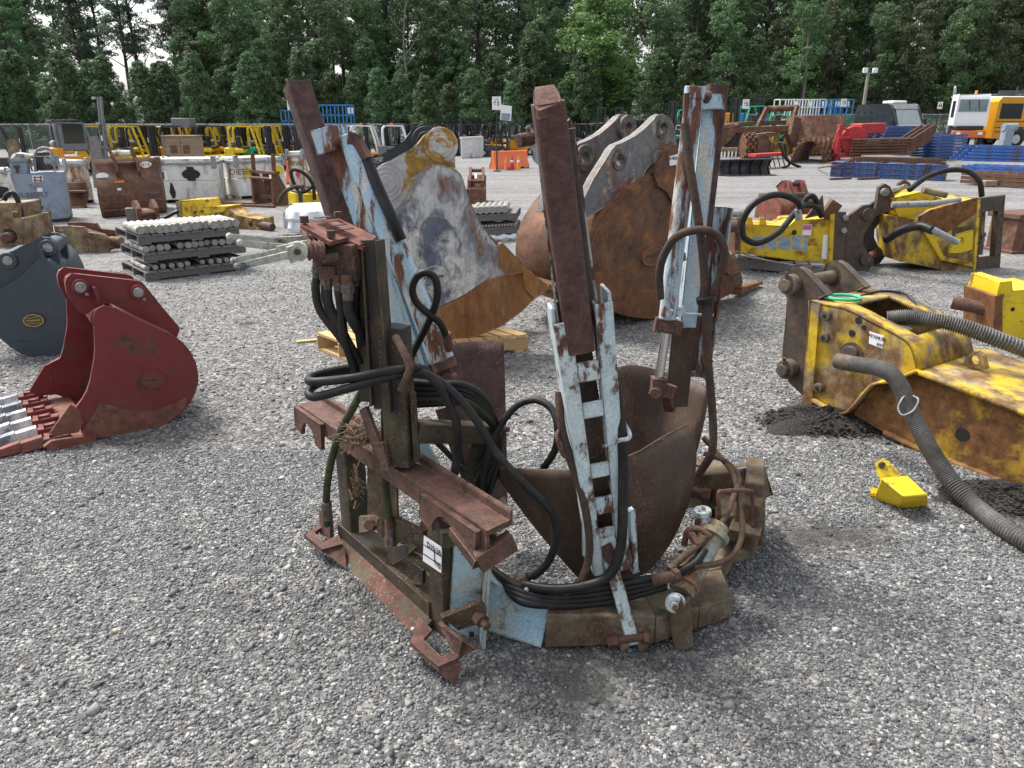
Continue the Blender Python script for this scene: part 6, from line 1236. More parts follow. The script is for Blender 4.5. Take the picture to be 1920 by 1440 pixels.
# ---------------- dark coupler parts left of the labelled hammer, small red bucket
DC = thing('quick_coupler', 'dark grey coupler with a badge, half hidden behind the right blue tower', 'coupler', gr(1365, 432))
f = Fr((1335, 432), (1392, 430), 404); bxt('body', f, 0, 1, 0, .8, 0, .6, 'blk2', DC, .05); MB().cyl(f.p(-.1, 1, .2), f.p(1.1, .95, .3), .09, 16).build('ram', M['galv'], DC); c = f.p(.45, .5, -.01); MB().cyl(c-f.un*.02, c, .08, 20).build('badge', M['gold'], DC)
RS = thing('excavator_bucket', 'small dull red bucket with twin ears standing behind the labelled hammer', 'excavator bucket', gr(1490, 415))
f = Fr((1458, 416), (1524, 413), 364); rows = [[f.p(u, v, d) for v, d in ((0, .5), (.03, .15), (.25, -.05), (.55, -.08), (.8, .06), (1.0, .35))] for u in (0, .5, 1)]
MB().grid(rows).build('shell', M['reddirt'], RS, solid=.03, ang=50)
for u in (0, .97): MB().plate([f.p(u, v, d) for v, d in ((0, .5), (.03, .15), (.25, -.05), (.55, -.08), (.8, .06), (1.0, .35), (.9, .9), (0, 1.0))], f.ux, .03).build('side_plate', M['reddirt'], RS)
for u in (.28, .66): MB().plate([f.p(u, v, d) for v, d in ((.5, -.1), (.85, -.1), (1.2, .05), (1.42, .15), (1.42, .4), (1.2, .6), (.9, .4))], f.ux, .07).build('ear', M['reddirt'], RS, bevel=.02)
for v, d in ((1.3, .28), (.95, .0)): MB().cyl(f.p(.26, v, d), f.p(.76, v, d), .06, 14).build('pin', M['brk'], RS)
bxt('stiffener', f, .0, 1, .25, .3, -.1, -.05, 'reddirt', RS, .01)
# ================================================================== FAR SIDE OF THE YARD
# ---------------- fork lift trucks
def forklift(label, Y, px, heading, body='yel', guard='blk', mast='blk', raised=0., cab=0, group=None, z=None, sc=1.0, mh=2.15, tilt=0.):
    p = at(px, 300, Y); x0 = p.x
    K = thing('forklift', label, 'forklift', (x0, Y, gz(x0, Y) if z is None else z), group, local=True, rz=heading); K.scale = (sc, sc, sc)
    b = MB().box((-.15, 0, .52), 1.7, 1.0, .46).box((-.88, 0, .78), .48, 1.06, .72).box((-.55, 0, .98), .7, .86, .22).box((.55, 0, .45), .5, .9, .25)
    b.build('chassis', M[body], K, bevel=.07)
    g = MB()
    for s_ in (-.45, .45):
        g.tube([(.62, s_, .7), (.50, s_, 1.25), (.28, s_*.95, 2.08)], .06, 8, 3); g.tube([(-.80, s_, 1.1), (-.82, s_, 1.9), (-.70, s_*.95, 2.12)], .06, 8, 3)
        g.bar((.30, s_*.95, 2.12), (-.72, s_*.95, 2.14), .07, .06)
    for i in range(6): g.bar((.30-.2*i, -.43, 2.13), (.30-.2*i, .43, 2.13), .05, .04)
    g.build('overhead_guard', M[guard], K)
    m = MB(); mz = mh
    for s_ in (-.33, .33):
        m.bar((.98, s_, .12), (.98+tilt, s_, mz), .10, .14, V3((1, 0, 0))); m.bar((1.06, s_*.8, .15+raised), (1.06+tilt, s_*.8, mz-.05+raised), .07, .09, V3((1, 0, 0)))
    for zz in (.35, 1.1, mz-.05, mz-.1+raised): m.bar((1.0, -.33, zz), (1.0, .33, zz), .08, .1)
    m.cyl((1.0, 0, .2), (1.0, 0, mz-.1), .05, 10); m.bar((1.14, -.48, .35+raised*.9), (1.14, .48, .35+raised*.9), .05, .12); m.bar((1.14, -.48, .75+raised*.9), (1.14, .48, .75+raised*.9), .05, .12)
    for i in range(5): m.bar((1.16, -.4+.2*i, .4+raised*.9), (1.16, -.4+.2*i, 1.3+raised*.9), .03, .03, V3((1, 0, 0)))
    m.build('mast', M[mast], K)
    for s_ in (-.27, .27): MB().bar((1.17, s_, .7+raised*.9), (1.17, s_, .06+raised*.9), .11, .04, V3((1, 0, 0))).bar((1.16, s_, .06+raised*.9), (2.1, s_, .05+raised*.9), .11, .04).build('fork', M['blk'], K)
    for x, r_ in ((.55, .33), (-.75, .26)):
        for s_ in (-.45, .45):
            wh = MB().cyl((x, s_-.11, r_), (x, s_+.11, r_), r_, 18).build('wheel', M['tyre'], K, bevel=.03); MB().cyl((x, s_-.12, r_), (x, s_+.12, r_), r_*.52, 14).build('rim', M['rim'], wh)
    for y, zz in ((-.40, 1.5), (.36, 1.15)): MB().box((.93, y, zz), .02, .14, .22).build('data_plate', M['label'], K)
    (MB().cyl((-.3, 0, 2.15), (-.3, 0, 2.28), .07, 8).build('beacon', M['orangeP'], K) if body == 'orangeF' or px in (748, 470) else None); MB().cyl((-.85, -.35, 1.28), (-.85, .35, 1.28), .15, 12).build('gas_bottle', M['gry'], K)
    MB().box((-.25, 0, 1.12), .45, .48, .12).box((-.48, 0, 1.4), .12, .46, .55).build('seat', M['blk'], K, bevel=.05)
    MB().cyl((.42, .02, .75), (.25, .02, 1.28), .03, 8).tube([V3((.23+.1*math.cos(a*.63), .02+.17*math.sin(a*.63), 1.30+.04*math.cos(a*.63))) for a in range(11)], .014, 6, 1).build('steering_wheel', M['blk'], K)
    if cab:
        MB().box((-.2, 0, 1.55), 1.15, .9, 1.15).build('cab', M['gry'], K, bevel=.08)
        for y in (-.46, .46): MB().box((-.15, y, 1.7), .8, .02, .8).build('side_window', M['glass'], K, bevel=.03)
        MB().box((-.785, 0, 1.7), .02, .7, .7).build('rear_window', M['glass'], K); MB().bar((-.9, 0, 2.22), (.1, 0, 2.25), 1.0, .05).build('roof_visor', M['blk2'], K)
    return K
# yellow group on the left, nearest fork lifts
forklift('orange forklift with a grey enclosed cab and tall tilted mast, in front of the fence', 36.5, 150, R(40), 'orangeF', 'gry', 'gry', 1.1, 1, sc=1.08, tilt=.15)
forklift('yellow framed forklift nearest the orange cabbed one', 38.5, 196, R(25), 'yelb', 'yelb', 'blk')
forklift('yellow forklift with black and yellow guard bars above the wide rusty bucket', 38.5, 252, R(8), 'yelb', 'yelb', 'blk')
forklift('black guarded forklift between the wide rusty bucket and the plywood crate', 40, 283, R(5), 'yelb', 'blk', 'blk')
forklift('orange yellow forklift with a grey hood on its roof, behind the plywood crate', 40, 345, R(5), 'orangeF', 'blk', 'blk')
forklift('yellow forklift with a black guard just right of the plywood crate', 40, 412, R(0), 'yelb', 'blk', 'blk')
forklift('yellow guarded forklift behind the bin with yellow paint marks', 39, 470, R(5), 'yelb', 'yelb', 'blk')
forklift('green bodied forklift at the right end of the yellow group', 40.5, 505, R(0), 'teal', 'yelb', 'blk')
forklift('dark forklift with white fittings at the far left edge', 37, 2, R(30), 'blk2', 'blk', 'blk')
K = thing('roof_hood', 'grey hood and flat canopy lying on a forklift guard above the plywood crate', 'hood', at(333, 243, 40))
c = at(338, 238, 40); MB().box(c+V3((-.2, 0, .0)), 1.7, .9, .06).box(c+V3((.2, 0, .22)), .95, .8, .4).build('hood_shell', M['gry'], K, bevel=.08)
YB = 'black guarded forklift with a yellow body among the yellow ones on the left'
pk = forklift(YB, 43, 228, R(12), 'busY', 'blk', 'blk', group=YB)
for px in (305, 322, 368, 388, 436, 452, 492, 522, 535, 270): x = at(px, 300, 43).x; dup(pk, (x, 43+rnd.uniform(-.6, 1.2), 0), R(rnd.choice((0, 180))+rnd.uniform(-35, 40)))
YG = 'yellow forklift with a yellow guard in the second line of the left group'
pg = forklift(YG, 41, 233, R(15), 'busY', 'yelb', 'blk', group=YG)
for px in (300, 330, 392, 430, 448, 487, 525): x = at(px, 300, 41.5).x; dup(pg, (x, 41.5+rnd.uniform(-.5, .8), 0), R(rnd.choice((0, 180))+rnd.uniform(-35, 40)))
# white guarded ones
for px, lab, hd, bd in ((655, 'white guarded forklift just right of the blue scissor lift', 5, 'gry'), (692, 'yellow orange forklift with a white guard behind the left blue tower', 0, 'orangeF'), (748, 'forklift with a tall white guard frame left of the chipped yellow ear', 10, 'gry')):
    forklift(lab, 43, px, R(hd), bd, 'wclean', 'blk', mh=2.25)
# black row behind the buckets
BK = 'black forklift in the long row under the trees'
protoY = forklift('black forklift with a yellow counterweight in the row behind the orange barrier', 58, 880, R(150), 'busY', 'blk', 'blk', group=BK)
protoB = forklift('all black forklift in the long row behind the buckets', 58, 790, R(165), 'blk2', 'blk', 'blk', group=BK)
for px, Y, rz, pr in ((765, 57, 170, 0), (820, 57, 12, 0), (850, 58, 160, 0), (912, 58, 150, 1), (944, 57, 165, 1), (976, 57, 155, 1), (1005, 57, 150, 1), (1048, 58, 160, 0), (1080, 58, 165, 0), (1102, 58, 150, 1), (1140, 59, 158, 0), (1172, 59, 160, 0), (1205, 59, 150, 0), (1240, 59, 160, 0), (1268, 59, 165, 0), (835, 62, 170, 0), (870, 62, 20, 0), (900, 62, 165, 0), (960, 62, 15, 0), (1030, 62, 160, 0), (1065, 62, 15, 0), (1120, 63, 160, 0), (1190, 63, 20, 0), (1225, 63, 170, 0), (780, 60, 10, 0), (808, 61, 170, 0), (858, 60, 15, 0), (925, 61, 165, 0), (990, 60, 10, 0), (1018, 60, 165, 1), (1093, 61, 12, 0), (1155, 61, 165, 0), (1222, 60, 15, 0), (1255, 61, 165, 0), (1285, 60, 10, 0), (1310, 61, 165, 0)):
    x = at(px, 300, Y).x; dup(protoY if pr else protoB, (x, Y, gz(x, Y)), R(rz+rnd.uniform(-28, 28)))
for px, Y, rz, ra, lab in ((838, 56, 0, 1.0, 'black forklift with its mast raised, left of the lane 61 sign'), (926, 55, 5, 1.2, 'black forklift with raised mast directly behind the lane 61 sign'), (1128, 60, 90, 1.25, 'black forklift with raised mast, leftmost of three above the grey ears'), (1163, 60, 95, 1.15, 'black forklift with raised mast, middle of three above the grey ears'), (1192, 60, 90, 1.2, 'black forklift with raised mast, rightmost of three above the grey ears')):
    forklift(lab, Y, px, R(rz), 'blk2', 'blk', 'blk2', ra)
c = at(946, 210, 54); K = thing('tilted_sign', 'white tilted panel with a blue grey picture behind the lane 61 sign', 'panel', V3((c.x, c.y, 0)))
MB().plate([at(939, 196, 54), at(960, 199, 54), at(958, 227, 54), at(938, 225, 54)], V3((0, 1, 0)), .12).build('panel_face', M['wclean'], K); MB().plate([at(940, 212, 53.98), at(957, 213, 53.98), at(955, 226, 53.98), at(940, 225, 53.98)], V3((0, 1, 0)), .02).build('panel_picture', M['tank'], K)
for x in (941, 956): b_ = at(x, 226, 54); MB().bar(V3((b_.x, 54.06, 0)), b_+V3((0, .06, 0)), .06, .06).build('panel_leg', M['blk'], K)
f = Fr((866, 297), (905, 294), 258); K = thing('carton_clamp', 'large scratched white carton clamp plate standing behind the chipped yellow ear', 'clamp', f.p(.5, 0, .2)); bxt('clamp_plate', f, 0, .94, 0, .95, 0, .08, 'white', K, .02); bxt('clamp_frame', f, .93, 1.02, 0, 1.03, -.05, .15, 'wclean', K, .01); bxt('clamp_top', f, .0, .93, .95, 1.03, -.05, .15, 'wclean', K, .01)
for v in (.25, .6): MB().plate([f.p(u, v+w2, -.01) for u, w2 in ((.2, 0), (.5, .0), (.52, .2), (.42, .22))], f.un, .006).build('clamp_window', M['wclean'], K)
f = Fr((912, 293), (922, 292), 272); K = thing('battery_box', 'small blue grey battery box right of the white clamp plate', 'box', f.p(.5, 0, .2)); bxt('box_body', f, 0, 1, 0, 1, 0, .5, 'tank', K, .03); bxt('box_lid', f, -.03, 1.03, .93, 1.02, -.02, .52, 'gry', K, .01)
# green fork lifts and lifts on the right
for px, lab, Y in ((1282, 'green forklift partly behind the right blue tower', 55), (1395, 'green and black forklift directly behind the lane 62 sign', 56), (1438, 'green and black forklift right of the lane 62 sign', 57)):
    forklift(lab, Y, px, R(200), 'teal', 'teal', 'blk', raised=.0, mh=2.6, sc=1.2)
def scissor(label, Y, px, body, rail, zt=1.9, L=2.3, hd=0, basec=None):
    x0 = at(px, 300, Y).x
    K = thing('scissor_lift', label, 'scissor lift', (x0, Y, gz(x0, Y)), None, local=True, rz=hd)
    MB().box((0, 0, .42), L, 1.0, .45).build('base', M[basec or body], K, bevel=.05)
    s_ = MB()
    for i in range(4):
        for y in (-.35, .35): s_.bar((-.9, y, .75+.16*i), (.9, y, .85+.16*i), .05, .07); s_.bar((-.9, y, .85+.16*i), (.9, y, .75+.16*i), .05, .07)
    s_.build('scissor_stack', M['gry'], K)
    MB().box((0, 0, zt-.45), L, .95, .12).build('platform', M[body], K, bevel=.02)
    g = MB(); n_ = 5
    for y in (-.46, .46):
        for i in range(n_): x = -L/2+.04+i*(L-.08)/(n_-1); g.bar((x, y, zt-.4), (x, y, zt+.75), .06, .06, V3((1, 0, 0)))
        for zz in (zt+.2, zt+.75): g.bar((-L/2, y, zz), (L/2, y, zz), .06, .06)
    for x in (-L/2+.04, L/2-.04):
        for zz in (zt+.2, zt+.75): g.bar((x, -.46, zz), (x, .46, zz), .06, .06)
    g.build('guardrail', M[rail], K)
    for x in (-.8, .8):
        for y in (-.45, .45): MB().cyl((x, y-.1, .24), (x, y+.1, .24), .24, 16).build('wheel', M['tyre'], K)
    MB().box((L/2-.2, .3, zt+.45), .3, .2, .35).build('control_box', M['wclean'], K)
    return K
scissor('blue scissor lift left of the leaning brown tube', 46, 568, 'scis', 'scis', 2.2, 1.9); scissor('blue scissor lift just right of the leaning brown tube', 46, 638, 'scis', 'scis', 2.5, 1.9)
for px, lab, rl_, bs in ((1466, 'white railed lift at the left end of the lift row', 'wclean', 'grn'), (1492, 'white railed lift second from the left in the lift row', 'wclean', 'teal'), (1518, 'lift with white and blue rails in the middle of the lift row', 'wclean', 'grn'), (1540, 'blue railed lift, taller of the two at the right end of the row', 'scis', 'scis'), (1558, 'blue railed lift at the right end of the lift row', 'scis', 'scis')):
    scissor(lab, 60, px, bs, rl_, 2.35, 1.9, R(rnd.uniform(-10, 10)))
scissor('small green railed lift below the lane 63 sign', 62, 1590, 'grn', 'grn', 1.0, 1.3)
for px, mt, lab in ((1356, 'orangeF', 'orange machine post behind the right maroon tube'), (1380, 'scis', 'blue machine part behind the green forklifts'), (1418, 'scis', 'blue machine part between the two green forklifts')):
    x0 = at(px, 300, 60).x; mb = MB().box((x0, 60, 1.3+gz(x0, 60)), .8, .6, 1.7).box((x0, 60, .35+gz(x0, 60)), 1.2, .9, .7).cyl((x0-.2, 59.8, 2.1), (x0-.2, 59.8, 2.7), .06); single(mb, 'lift_machine', M[mt], lab, 'machine', bevel=.05)
# ---------------- rusty attachments right of the right tower
def T(px, py, z=0): return gr(px, py, z)
K = thing('scraper_blade', 'long rusty machine frame with a dark trough, behind the right blue tower', 'machine frame', gr(1400, 296))
f = Fr((1350, 294), (1486, 290), 252); bxt('trough', f, .05, .55, 0, .8, 0, 1.2, 'grimed', K, .04); bxt('rail', f, .0, 1.0, .78, .98, -.1, .2, 'brustr', K, .02); bxt('rear_rail', f, .1, 1.0, 1.0, 1.15, .6, .9, 'brustr', K, .02)
MB().plate([f.p(u, v, -.15) for u, v in ((-.1, .05), (.1, .55), (.24, .95), (.27, 1.1), (.2, 1.05), (-.05, .9))], f.un, .2).build('curved_blade', M['brustr'], K, bevel=.03)
MB().cyl(f.p(.0, 1.0, .3), f.p(.22, 1.02, .3), .18, 16).build('roller', M['brustr'], K); MB().cyl(f.p(.62, 1.55, .9), f.p(1.05, 1.55, .9), .17, 18).build('top_roller', M['brustr'], K)
for a, b in (((.62, 1.6), (.5, .95)), ((1.02, 1.6), (.95, .9))): MB().bar(f.p(*a, .8), f.p(*b, .5), .22, .25).build('roller_arm', M['brustr'], K, bevel=.02)
def studded(name, label, p0, p1, ytop, mat, arch=False, length=1.6):
    f = Fr(p0, p1, ytop); K = thing(name, label, 'roller drum', f.p(.5, 0, .5)); r_ = f.h
    if arch:
        rr = f.w/2; mb = MB(); rows = []; ax = (f.un*.75+f.ux*.65).normalized(); c = f.p(.5, 0, 0)
        for j in (0, .5, 1): rows.append([c+ax*(length*j)+f.ux*(rr*math.cos(R(a)))+Z*(r_*math.sin(R(a))) for a in range(0, 181, 12)])
        mb.grid(rows); sm = mb
        for i in range(7):
            for a in range(10, 175, 17):
                p = c+ax*(length*(.08+.14*i))+f.ux*((rr+.02)*math.cos(R(a+8*(i % 2))))+Z*((r_+.02)*math.sin(R(a+8*(i % 2)))); o_ = (f.ux*math.cos(R(a))+Z*math.sin(R(a))); sm.bar(p, p+o_*.13, .16, .16, ax, .6)
        sm.build('drum_shell', M[mat], K, solid=.05, ang=30)
    else:
        c = f.p(.5, .5, .6); R_ = f.h/2; sm = MB().cyl(f.p(0, .5, R_), f.p(1, .5, R_), R_, 24)
        for i in range(4):
            for a in range(0, 360, 30):
                o_ = (f.un*math.cos(R(a+15*(i % 2)))+Z*math.sin(R(a+15*(i % 2)))); p = f.p(.12+.25*i, .5, R_)+o_*R_; sm.bar(p, p+o_*.16, .16, .16, f.ux, .7)
        sm.build('drum_shell', M[mat], K)
    return f
studded('studded_drum', 'small rusty studded drum standing behind the black trough', (1396, 300), (1416, 299), 266, 'rustb')
K = thing('steel_box', 'brown rusty steel box right beside the small studded drum', 'steel box', gr(1432, 297)); f = Fr((1418, 298), (1447, 296), 264); bxt('box_body', f, 0, .7, 0, 1, 0, .7, 'brustr', K, .02); bxt('box_step', f, .7, 1, 0, .62, .1, .6, 'brust', K, .02); bxt('box_lid', f, .4, 1.05, .86, 1.02, -.05, .6, 'brustr', K, .01)
studded('studded_drum_shell', 'half round rusty studded drum shell standing open like an arch', (1482, 306), (1541, 306), 273, 'brustr', True, 2.3)
K = thing('yellow_attachment', 'dusty yellow machine bracket lying left of the arched drum shell', 'attachment', gr(1470, 289)); f = Fr((1446, 290), (1496, 288), 258)
bxt('bracket_base', f, 0, 1, 0, .45, 0, .8, 'yelw', K, .08)
MB().plate([f.p(u, v, .1) for u, v in ((.0, .3), (.15, .95), (.3, .9), (.25, .3))], f.un, .3).plate([f.p(u, v, .1) for u, v in ((.55, .3), (.62, .9), (.72, .95), (1.0, .4))], f.un, .3).build('bracket_fin', M['yelw'], K, bevel=.04); MB().cyl(f.p(.3, .8, .3), f.p(.5, .85, .3), .15, 14).build('bracket_boss', M['tan'], K)
K = thing('loader_bucket', 'rusty bucket with flaking yellow paint, behind the arched drum shell', 'loader bucket', gr(1530, 290)); f = Fr((1494, 292), (1584, 290), 236); rows = [[f.p(u, v, d) for v, d in ((0, 0), (.45, -.1), (.55, .05), (1.0, .6), (1.0, 1.4))] for u in (0, .25, .5, .75, 1)]
MB().grid(rows).build('shell', M['brustr'], K, solid=.06, ang=20)
for u in (0, .99): MB().plate([f.p(u, v, d) for v, d in ((0, 0), (.45, -.1), (.55, .05), (1.0, .6), (1.0, 1.4), (0, 1.4))], f.ux, .06).build('side_plate', M['yelr'], K)
for u in (.03, .26, .5, .74, .97): MB().bar(f.p(u, .55, .0), f.p(u, 1.0, .56), .07, .08).build('stiffener', M['brustr'], K)
bxt('lower_band', f, 0, 1, .02, .45, -.14, -.06, 'yelr', K, .02)
MB().plate([f.p(u, v, .1) for u, v in ((-.02, .2), (-.16, .55), (-.12, 1.0), (.02, .95))], f.un, .8).build('end_plate', M['brustr'], K)
K = thing('black_trough', 'black ribbed half round plough blade lying on the far aisle', 'plough blade', gr(1395, 329)); f = Fr((1347, 330), (1442, 328), 299)
MB().grid([[f.p(u, v, d) for v, d in ((0, -.05), (.1, .12), (.5, .25), (.85, .12), (1.0, -.1), (.98, -.25))] for u in (0, 1)]).build('mouldboard', M['blk2'], K, solid=.05, ang=60)
for u in (.02, .22, .42, .62, .82, .98): MB().plate([f.p(u, v, d) for v, d in ((0, -.15), (.1, .05), (.5, .17), (.85, .05), (1.0, -.15), (.9, -.1), (.5, .08), (.1, -.1))], f.ux, .05).build('rib', M['blk'], K)
bxt('skid', f, .1, 1.05, 0, .05, -.4, .1, 'brust', K)
K = thing('tine_cultivator', 'dark red tined cultivator with black hoses right of the black plough blade', 'cultivator', gr(1445, 316)); f = Fr((1414, 318), (1474, 314), 290)
bxt('frame', f, 0, 1, .75, .95, 0, .6, 'redm', K, .02)
for i in range(7): MB().bar(f.p(.05+.15*i, .8, -.05), f.p(.12+.15*i, .08, -.2), .08, .05).build('tine', M['redrust'], K)
MB().tube([f.p(.7, 1.6, .1), f.p(.8, 1.2, .05), f.p(.9, .6, -.1), f.p(1.1, .2, -.3), f.p(1.3, .02, -.35)], .07).tube([f.p(.9, 1.5, .1), f.p(.95, .8, 0), f.p(1.0, .2, -.2), f.p(.7, .05, -.4)], .06).build('hose', M['hose'], K)
K = thing('pale_attachment', 'cream coloured broken frame behind the black plough blade', 'attachment', gr(1365, 300)); f = Fr((1348, 301), (1382, 300), 287); bxt('top_bar', f, 0, 1, .7, 1, 0, .3, 'tan', K, .03)
for i in range(5): bxt('slat', f, .05+.2*i, .15+.2*i, 0, .7, 0, .2, 'white', K, .02)
K = thing('red_reel', 'bright red machine with a round disc, left of the blue rack frames', 'machine', gr(1600, 300)); f = Fr((1566, 303), (1660, 298), 245)
c = f.p(.30, .58, -.02); MB().cyl(c, c+f.un*.25+f.ux*.1, .70, 32).build('disc', M['redm'], K, bevel=.04)
bxt('post', f, .0, .06, 0, 1.0, 0, .25, 'redm', K, .02); bxt('post_rail', f, .0, .5, .60, .68, -.1, -.03, 'redm', K, .02); bxt('lower_rail', f, .0, .5, .1, .22, .0, .2, 'redm', K, .02); bxt('tank', f, .5, 1.0, .7, 1.0, .3, 1.2, 'redm', K, .05)
MB().tube([f.p(-.08, .35, 0), f.p(-.05, .7, 0), f.p(.02, .9, .05), f.p(.2, .85, .1)], .05).build('hose', M['redm'], K); MB().bar(at(1580, 243, 50), at(1652, 240, 50), .5, .28).build('cross_beam', M['brustr'], K, bevel=.02)
mb = MB().tube([gr(1534, 315, .1), gr(1560, 311, .5), gr(1580, 312, .4), gr(1570, 318, .05)], .04); single(mb, 'bent_rod', M['brustr'], 'thin bent rusty rod on the gravel before the arched drum shell', 'rod')
# ---------------- pallet racking in stacks
RK = 'stacked pallet rack beams'
f = Fr((1555, 331), (1766, 340), 303); 
for j, (v0, v1) in enumerate(((.0, .325), (.332, .66), (.667, 1.0))):
    K = thing('rack_beam', f'blue perforated rack beam, {["lowest", "middle", "topmost"][j]} of the strapped long bundle', 'rack beam', f.p(.5, v0, .2), RK)
    bxt('beam_web', f, 0, 1, v0, v1, .04, .9, 'rackb', K, .01); bxt('beam_lip', f, -.005, 1.005, v1-.05, v1, 0, .92, 'rackb', K, .01)
    h_ = MB()
    for i in range(24):
        for v in (.32, .70): c = f.p(.02+i*.041, v0+(v1-v0)*v*.9, .04); h_.cyl(c, c-f.un*.005, .022, 8)
    h_.build('beam_holes', M['ink'], K)
for i, u in enumerate((.11, .19, .42, .83, .86)):
    mb = MB().bar(f.p(u-.01, 0, -.01), f.p(u+.015, 1.02, -.01), .05, .02).bar(f.p(u+.015, 1.02, -.01), f.p(u+.015, 1.02, .9), .05, .02); single(mb, 'strap', M['brust'], 'brown steel strap round the long blue beam bundle', 'strap', group='straps round the blue bundle')
for px in (1573, 1625): mb = MB().bar(gr(px-16, 336, .04), gr(px+22, 334, .04), .12, .09); single(mb, 'timber_bearer', M['brust'], 'dark timber bearer under the long blue beam bundle', 'timber', group='bearers under the blue bundle')
def frames(label, n, p0, p1, dz, dep, mat, z0=0, bend=0, group=None, skew=0, cross=7):
    a, b = gr(*p0), gr(*p1); u = (b-a); n_ = V3((-u.y, u.x, 0)).normalized()
    for i in range(n):
        K = thing('rack_frame', label[0]+', '+(label[1] if group is None else label[1]), 'rack frame', (a+b)/2+Z*(z0+dz*i), group)
        o = Z*(z0+dz*(i+.5))+u*(skew*i)
        mb = MB()
        for d in (0, dep*.5, dep):
            if bend: mb.tube([a+o+n_*d, a+o+u*.74+n_*d, b+o+n_*d+Z*bend], dz*.38, 6, 1)
            else: mb.bar(a+o+n_*d, b+o+n_*d, dz*.72, dz*.78)
        r_o = mb.build('rail', M[mat], K)
        mc = MB()
        for k in range(cross): t = (k+.4)/cross*(.72 if bend else 1); mc.bar(a+o+u*t, a+o+u*(t+.06)+n_*dep, dz*.5, dz*.45)
        mc.build('brace', M[mat], K)
frames(('brown edged rack frame bent up at its right end', 'above the long blue bundle'), 6, (1592, 303), (1742, 300), .15, 1.0, 'brust', .30, .75, 'bent rack frames in the brown stack')
frames(('blue rack frame with worn edges', 'in the square stack'), 8, (1752, 300), (1806, 296), .155, 1.6, 'rackb', .05, 0, 'blue frames in the square stack', 0, 4)
frames(('rusty rack frame', 'low behind the long blue bundle'), 3, (1602, 312), (1772, 316), .14, 1.2, 'brust', .05, 0, 'rusty frames behind the blue bundle')
frames(('dark blue rack frame', 'on top of the bent brown frames'), 4, (1650, 290), (1728, 287), .17, 1.4, 'rackb', .85, 0, 'dark blue frames on the brown stack', .02, 6)
frames(('bright blue rack frame', 'in the sloping pile at the right edge'), 5, (1800, 318), (1960, 322), .155, 2.0, 'rackl', .40, 0, 'bright blue frames in the right pile', .035, 9)
frames(('rust marked blue rack frame', 'at the bottom of the right pile'), 3, (1800, 346), (1960, 356), .15, 1.6, 'brust', .05, 0, 'rusty frames under the right pile', 0, 8)
frames(('blue rack frame', 'between the rusty and the bright frames at right'), 2, (1798, 338), (1960, 346), .13, 1.6, 'rackl', .38, 0, 'blue frames low in the right pile', 0, 8)
K = thing('teal_post', 'teal steel post with a round head behind the right pile of frames', 'post', gr(1882, 285)); b_ = gr(1880, 290); MB().box(b_+Z*.75, .5, .5, 1.5).box(b_+Z*.1, 1.2, .8, .2).build('post_body', M['tank'], K, bevel=.05); MB().cyl(b_+V3((-.3, 0, 1.5)), b_+V3((.45, 0, 1.5)), .22, 14).build('post_head', M['tank'], K)
single(MB().box(gr(1852, 350)+Z*.12, .5, .4, .24), 'timber_block', M['ply'], 'pale timber block under the right pile of rack frames', 'timber block', bevel=.04)
# ---------------- van, shunter truck, bus, lamp pole
def wheel(x, y, r_, w_, K):
    wh = MB().cyl((x, y-w_/2, r_), (x, y+w_/2, r_), r_, 24).build('wheel', M['tyre'], K, bevel=.04); MB().cyl((x, y-w_/2-.01, r_), (x, y+w_/2+.01, r_), r_*.55, 18).build('rim', M['rim'], wh)
def placed(name, label, cat, px, Y, hd): x0 = at(px, 250, Y).x; return thing(name, label, cat, (x0, Y, gz(x0, Y)), None, local=True, rz=hd)
K = placed('van', 'black high roofed van with a grey bonnet facing the viewer, behind the racks', 'van', 1668, 53, R(-84))
prof = [(-2.9, .45), (2.75, .45), (2.85, .9), (2.6, 1.15), (2.1, 1.3), (1.45, 2.25), (1.2, 2.55), (.8, 2.66), (-2.85, 2.66), (-2.95, 2.3)]
MB().plate([(x, -.98, z) for x, z in prof], V3((0, 1, 0)), 1.96).build('body', M['van'], K, bevel=.12)
MB().plate([(2.10, -.80, 1.34), (2.10, .80, 1.34), (1.47, .74, 2.26), (1.47, -.74, 2.26)], V3((.82, 0, .56)), .03).build('windscreen', M['glassl'], K)
MB().plate([(2.88, -.92, .75), (2.88, .92, .75), (2.64, .92, 1.16), (2.64, -.92, 1.16)], V3((.9, 0, .4)), .03).plate([(2.62, -.9, 1.18), (2.62, .9, 1.18), (2.16, .9, 1.32), (2.16, -.9, 1.32)], V3((.3, 0, .95)), .03).plate([(1.46, -.8, 2.3), (1.46, .8, 2.3), (1.18, .8, 2.6), (1.18, -.8, 2.6)], V3((.8, 0, .6)), .03).build('bonnet', M['vang'], K, bevel=.02)
MB().box((0, 0, 2.74), 1.3, 1.0, .22).build('roof_unit', M['wclean'], K, bevel=.08)
for s_ in (-1.12, 1.12): MB().box((1.9, s_, 1.55), .12, .2, .35).build('mirror', M['blk'], K, bevel=.03)
for s_ in (-.99, .99): MB().box((1.3, s_, 1.75), .8, .02, .6).box((-1, s_, 1.8), 3.2, .02, .7).build('side_window', M['glass'], K)
for x in (1.9, -1.9):
    for s_ in (-.88, .88): wheel(x, s_, .36, .26, K)
K = placed('terminal_truck', 'white terminal tractor cab with an orange bumper, left of the yellow bus', 'truck', 1806, 49, R(-106)); K.scale = (.85, .80, .97)
MB().plate([(1.25, -1.1, 1.35), (1.25, 1.1, 1.35), (1.25, 1.1, 2.95), (1.1, 1.05, 3.2), (1.1, -1.05, 3.2), (1.25, -1.1, 2.95)], V3((-1, 0, 0)), 1.6).build('cab', M['wclean'], K, bevel=.08)
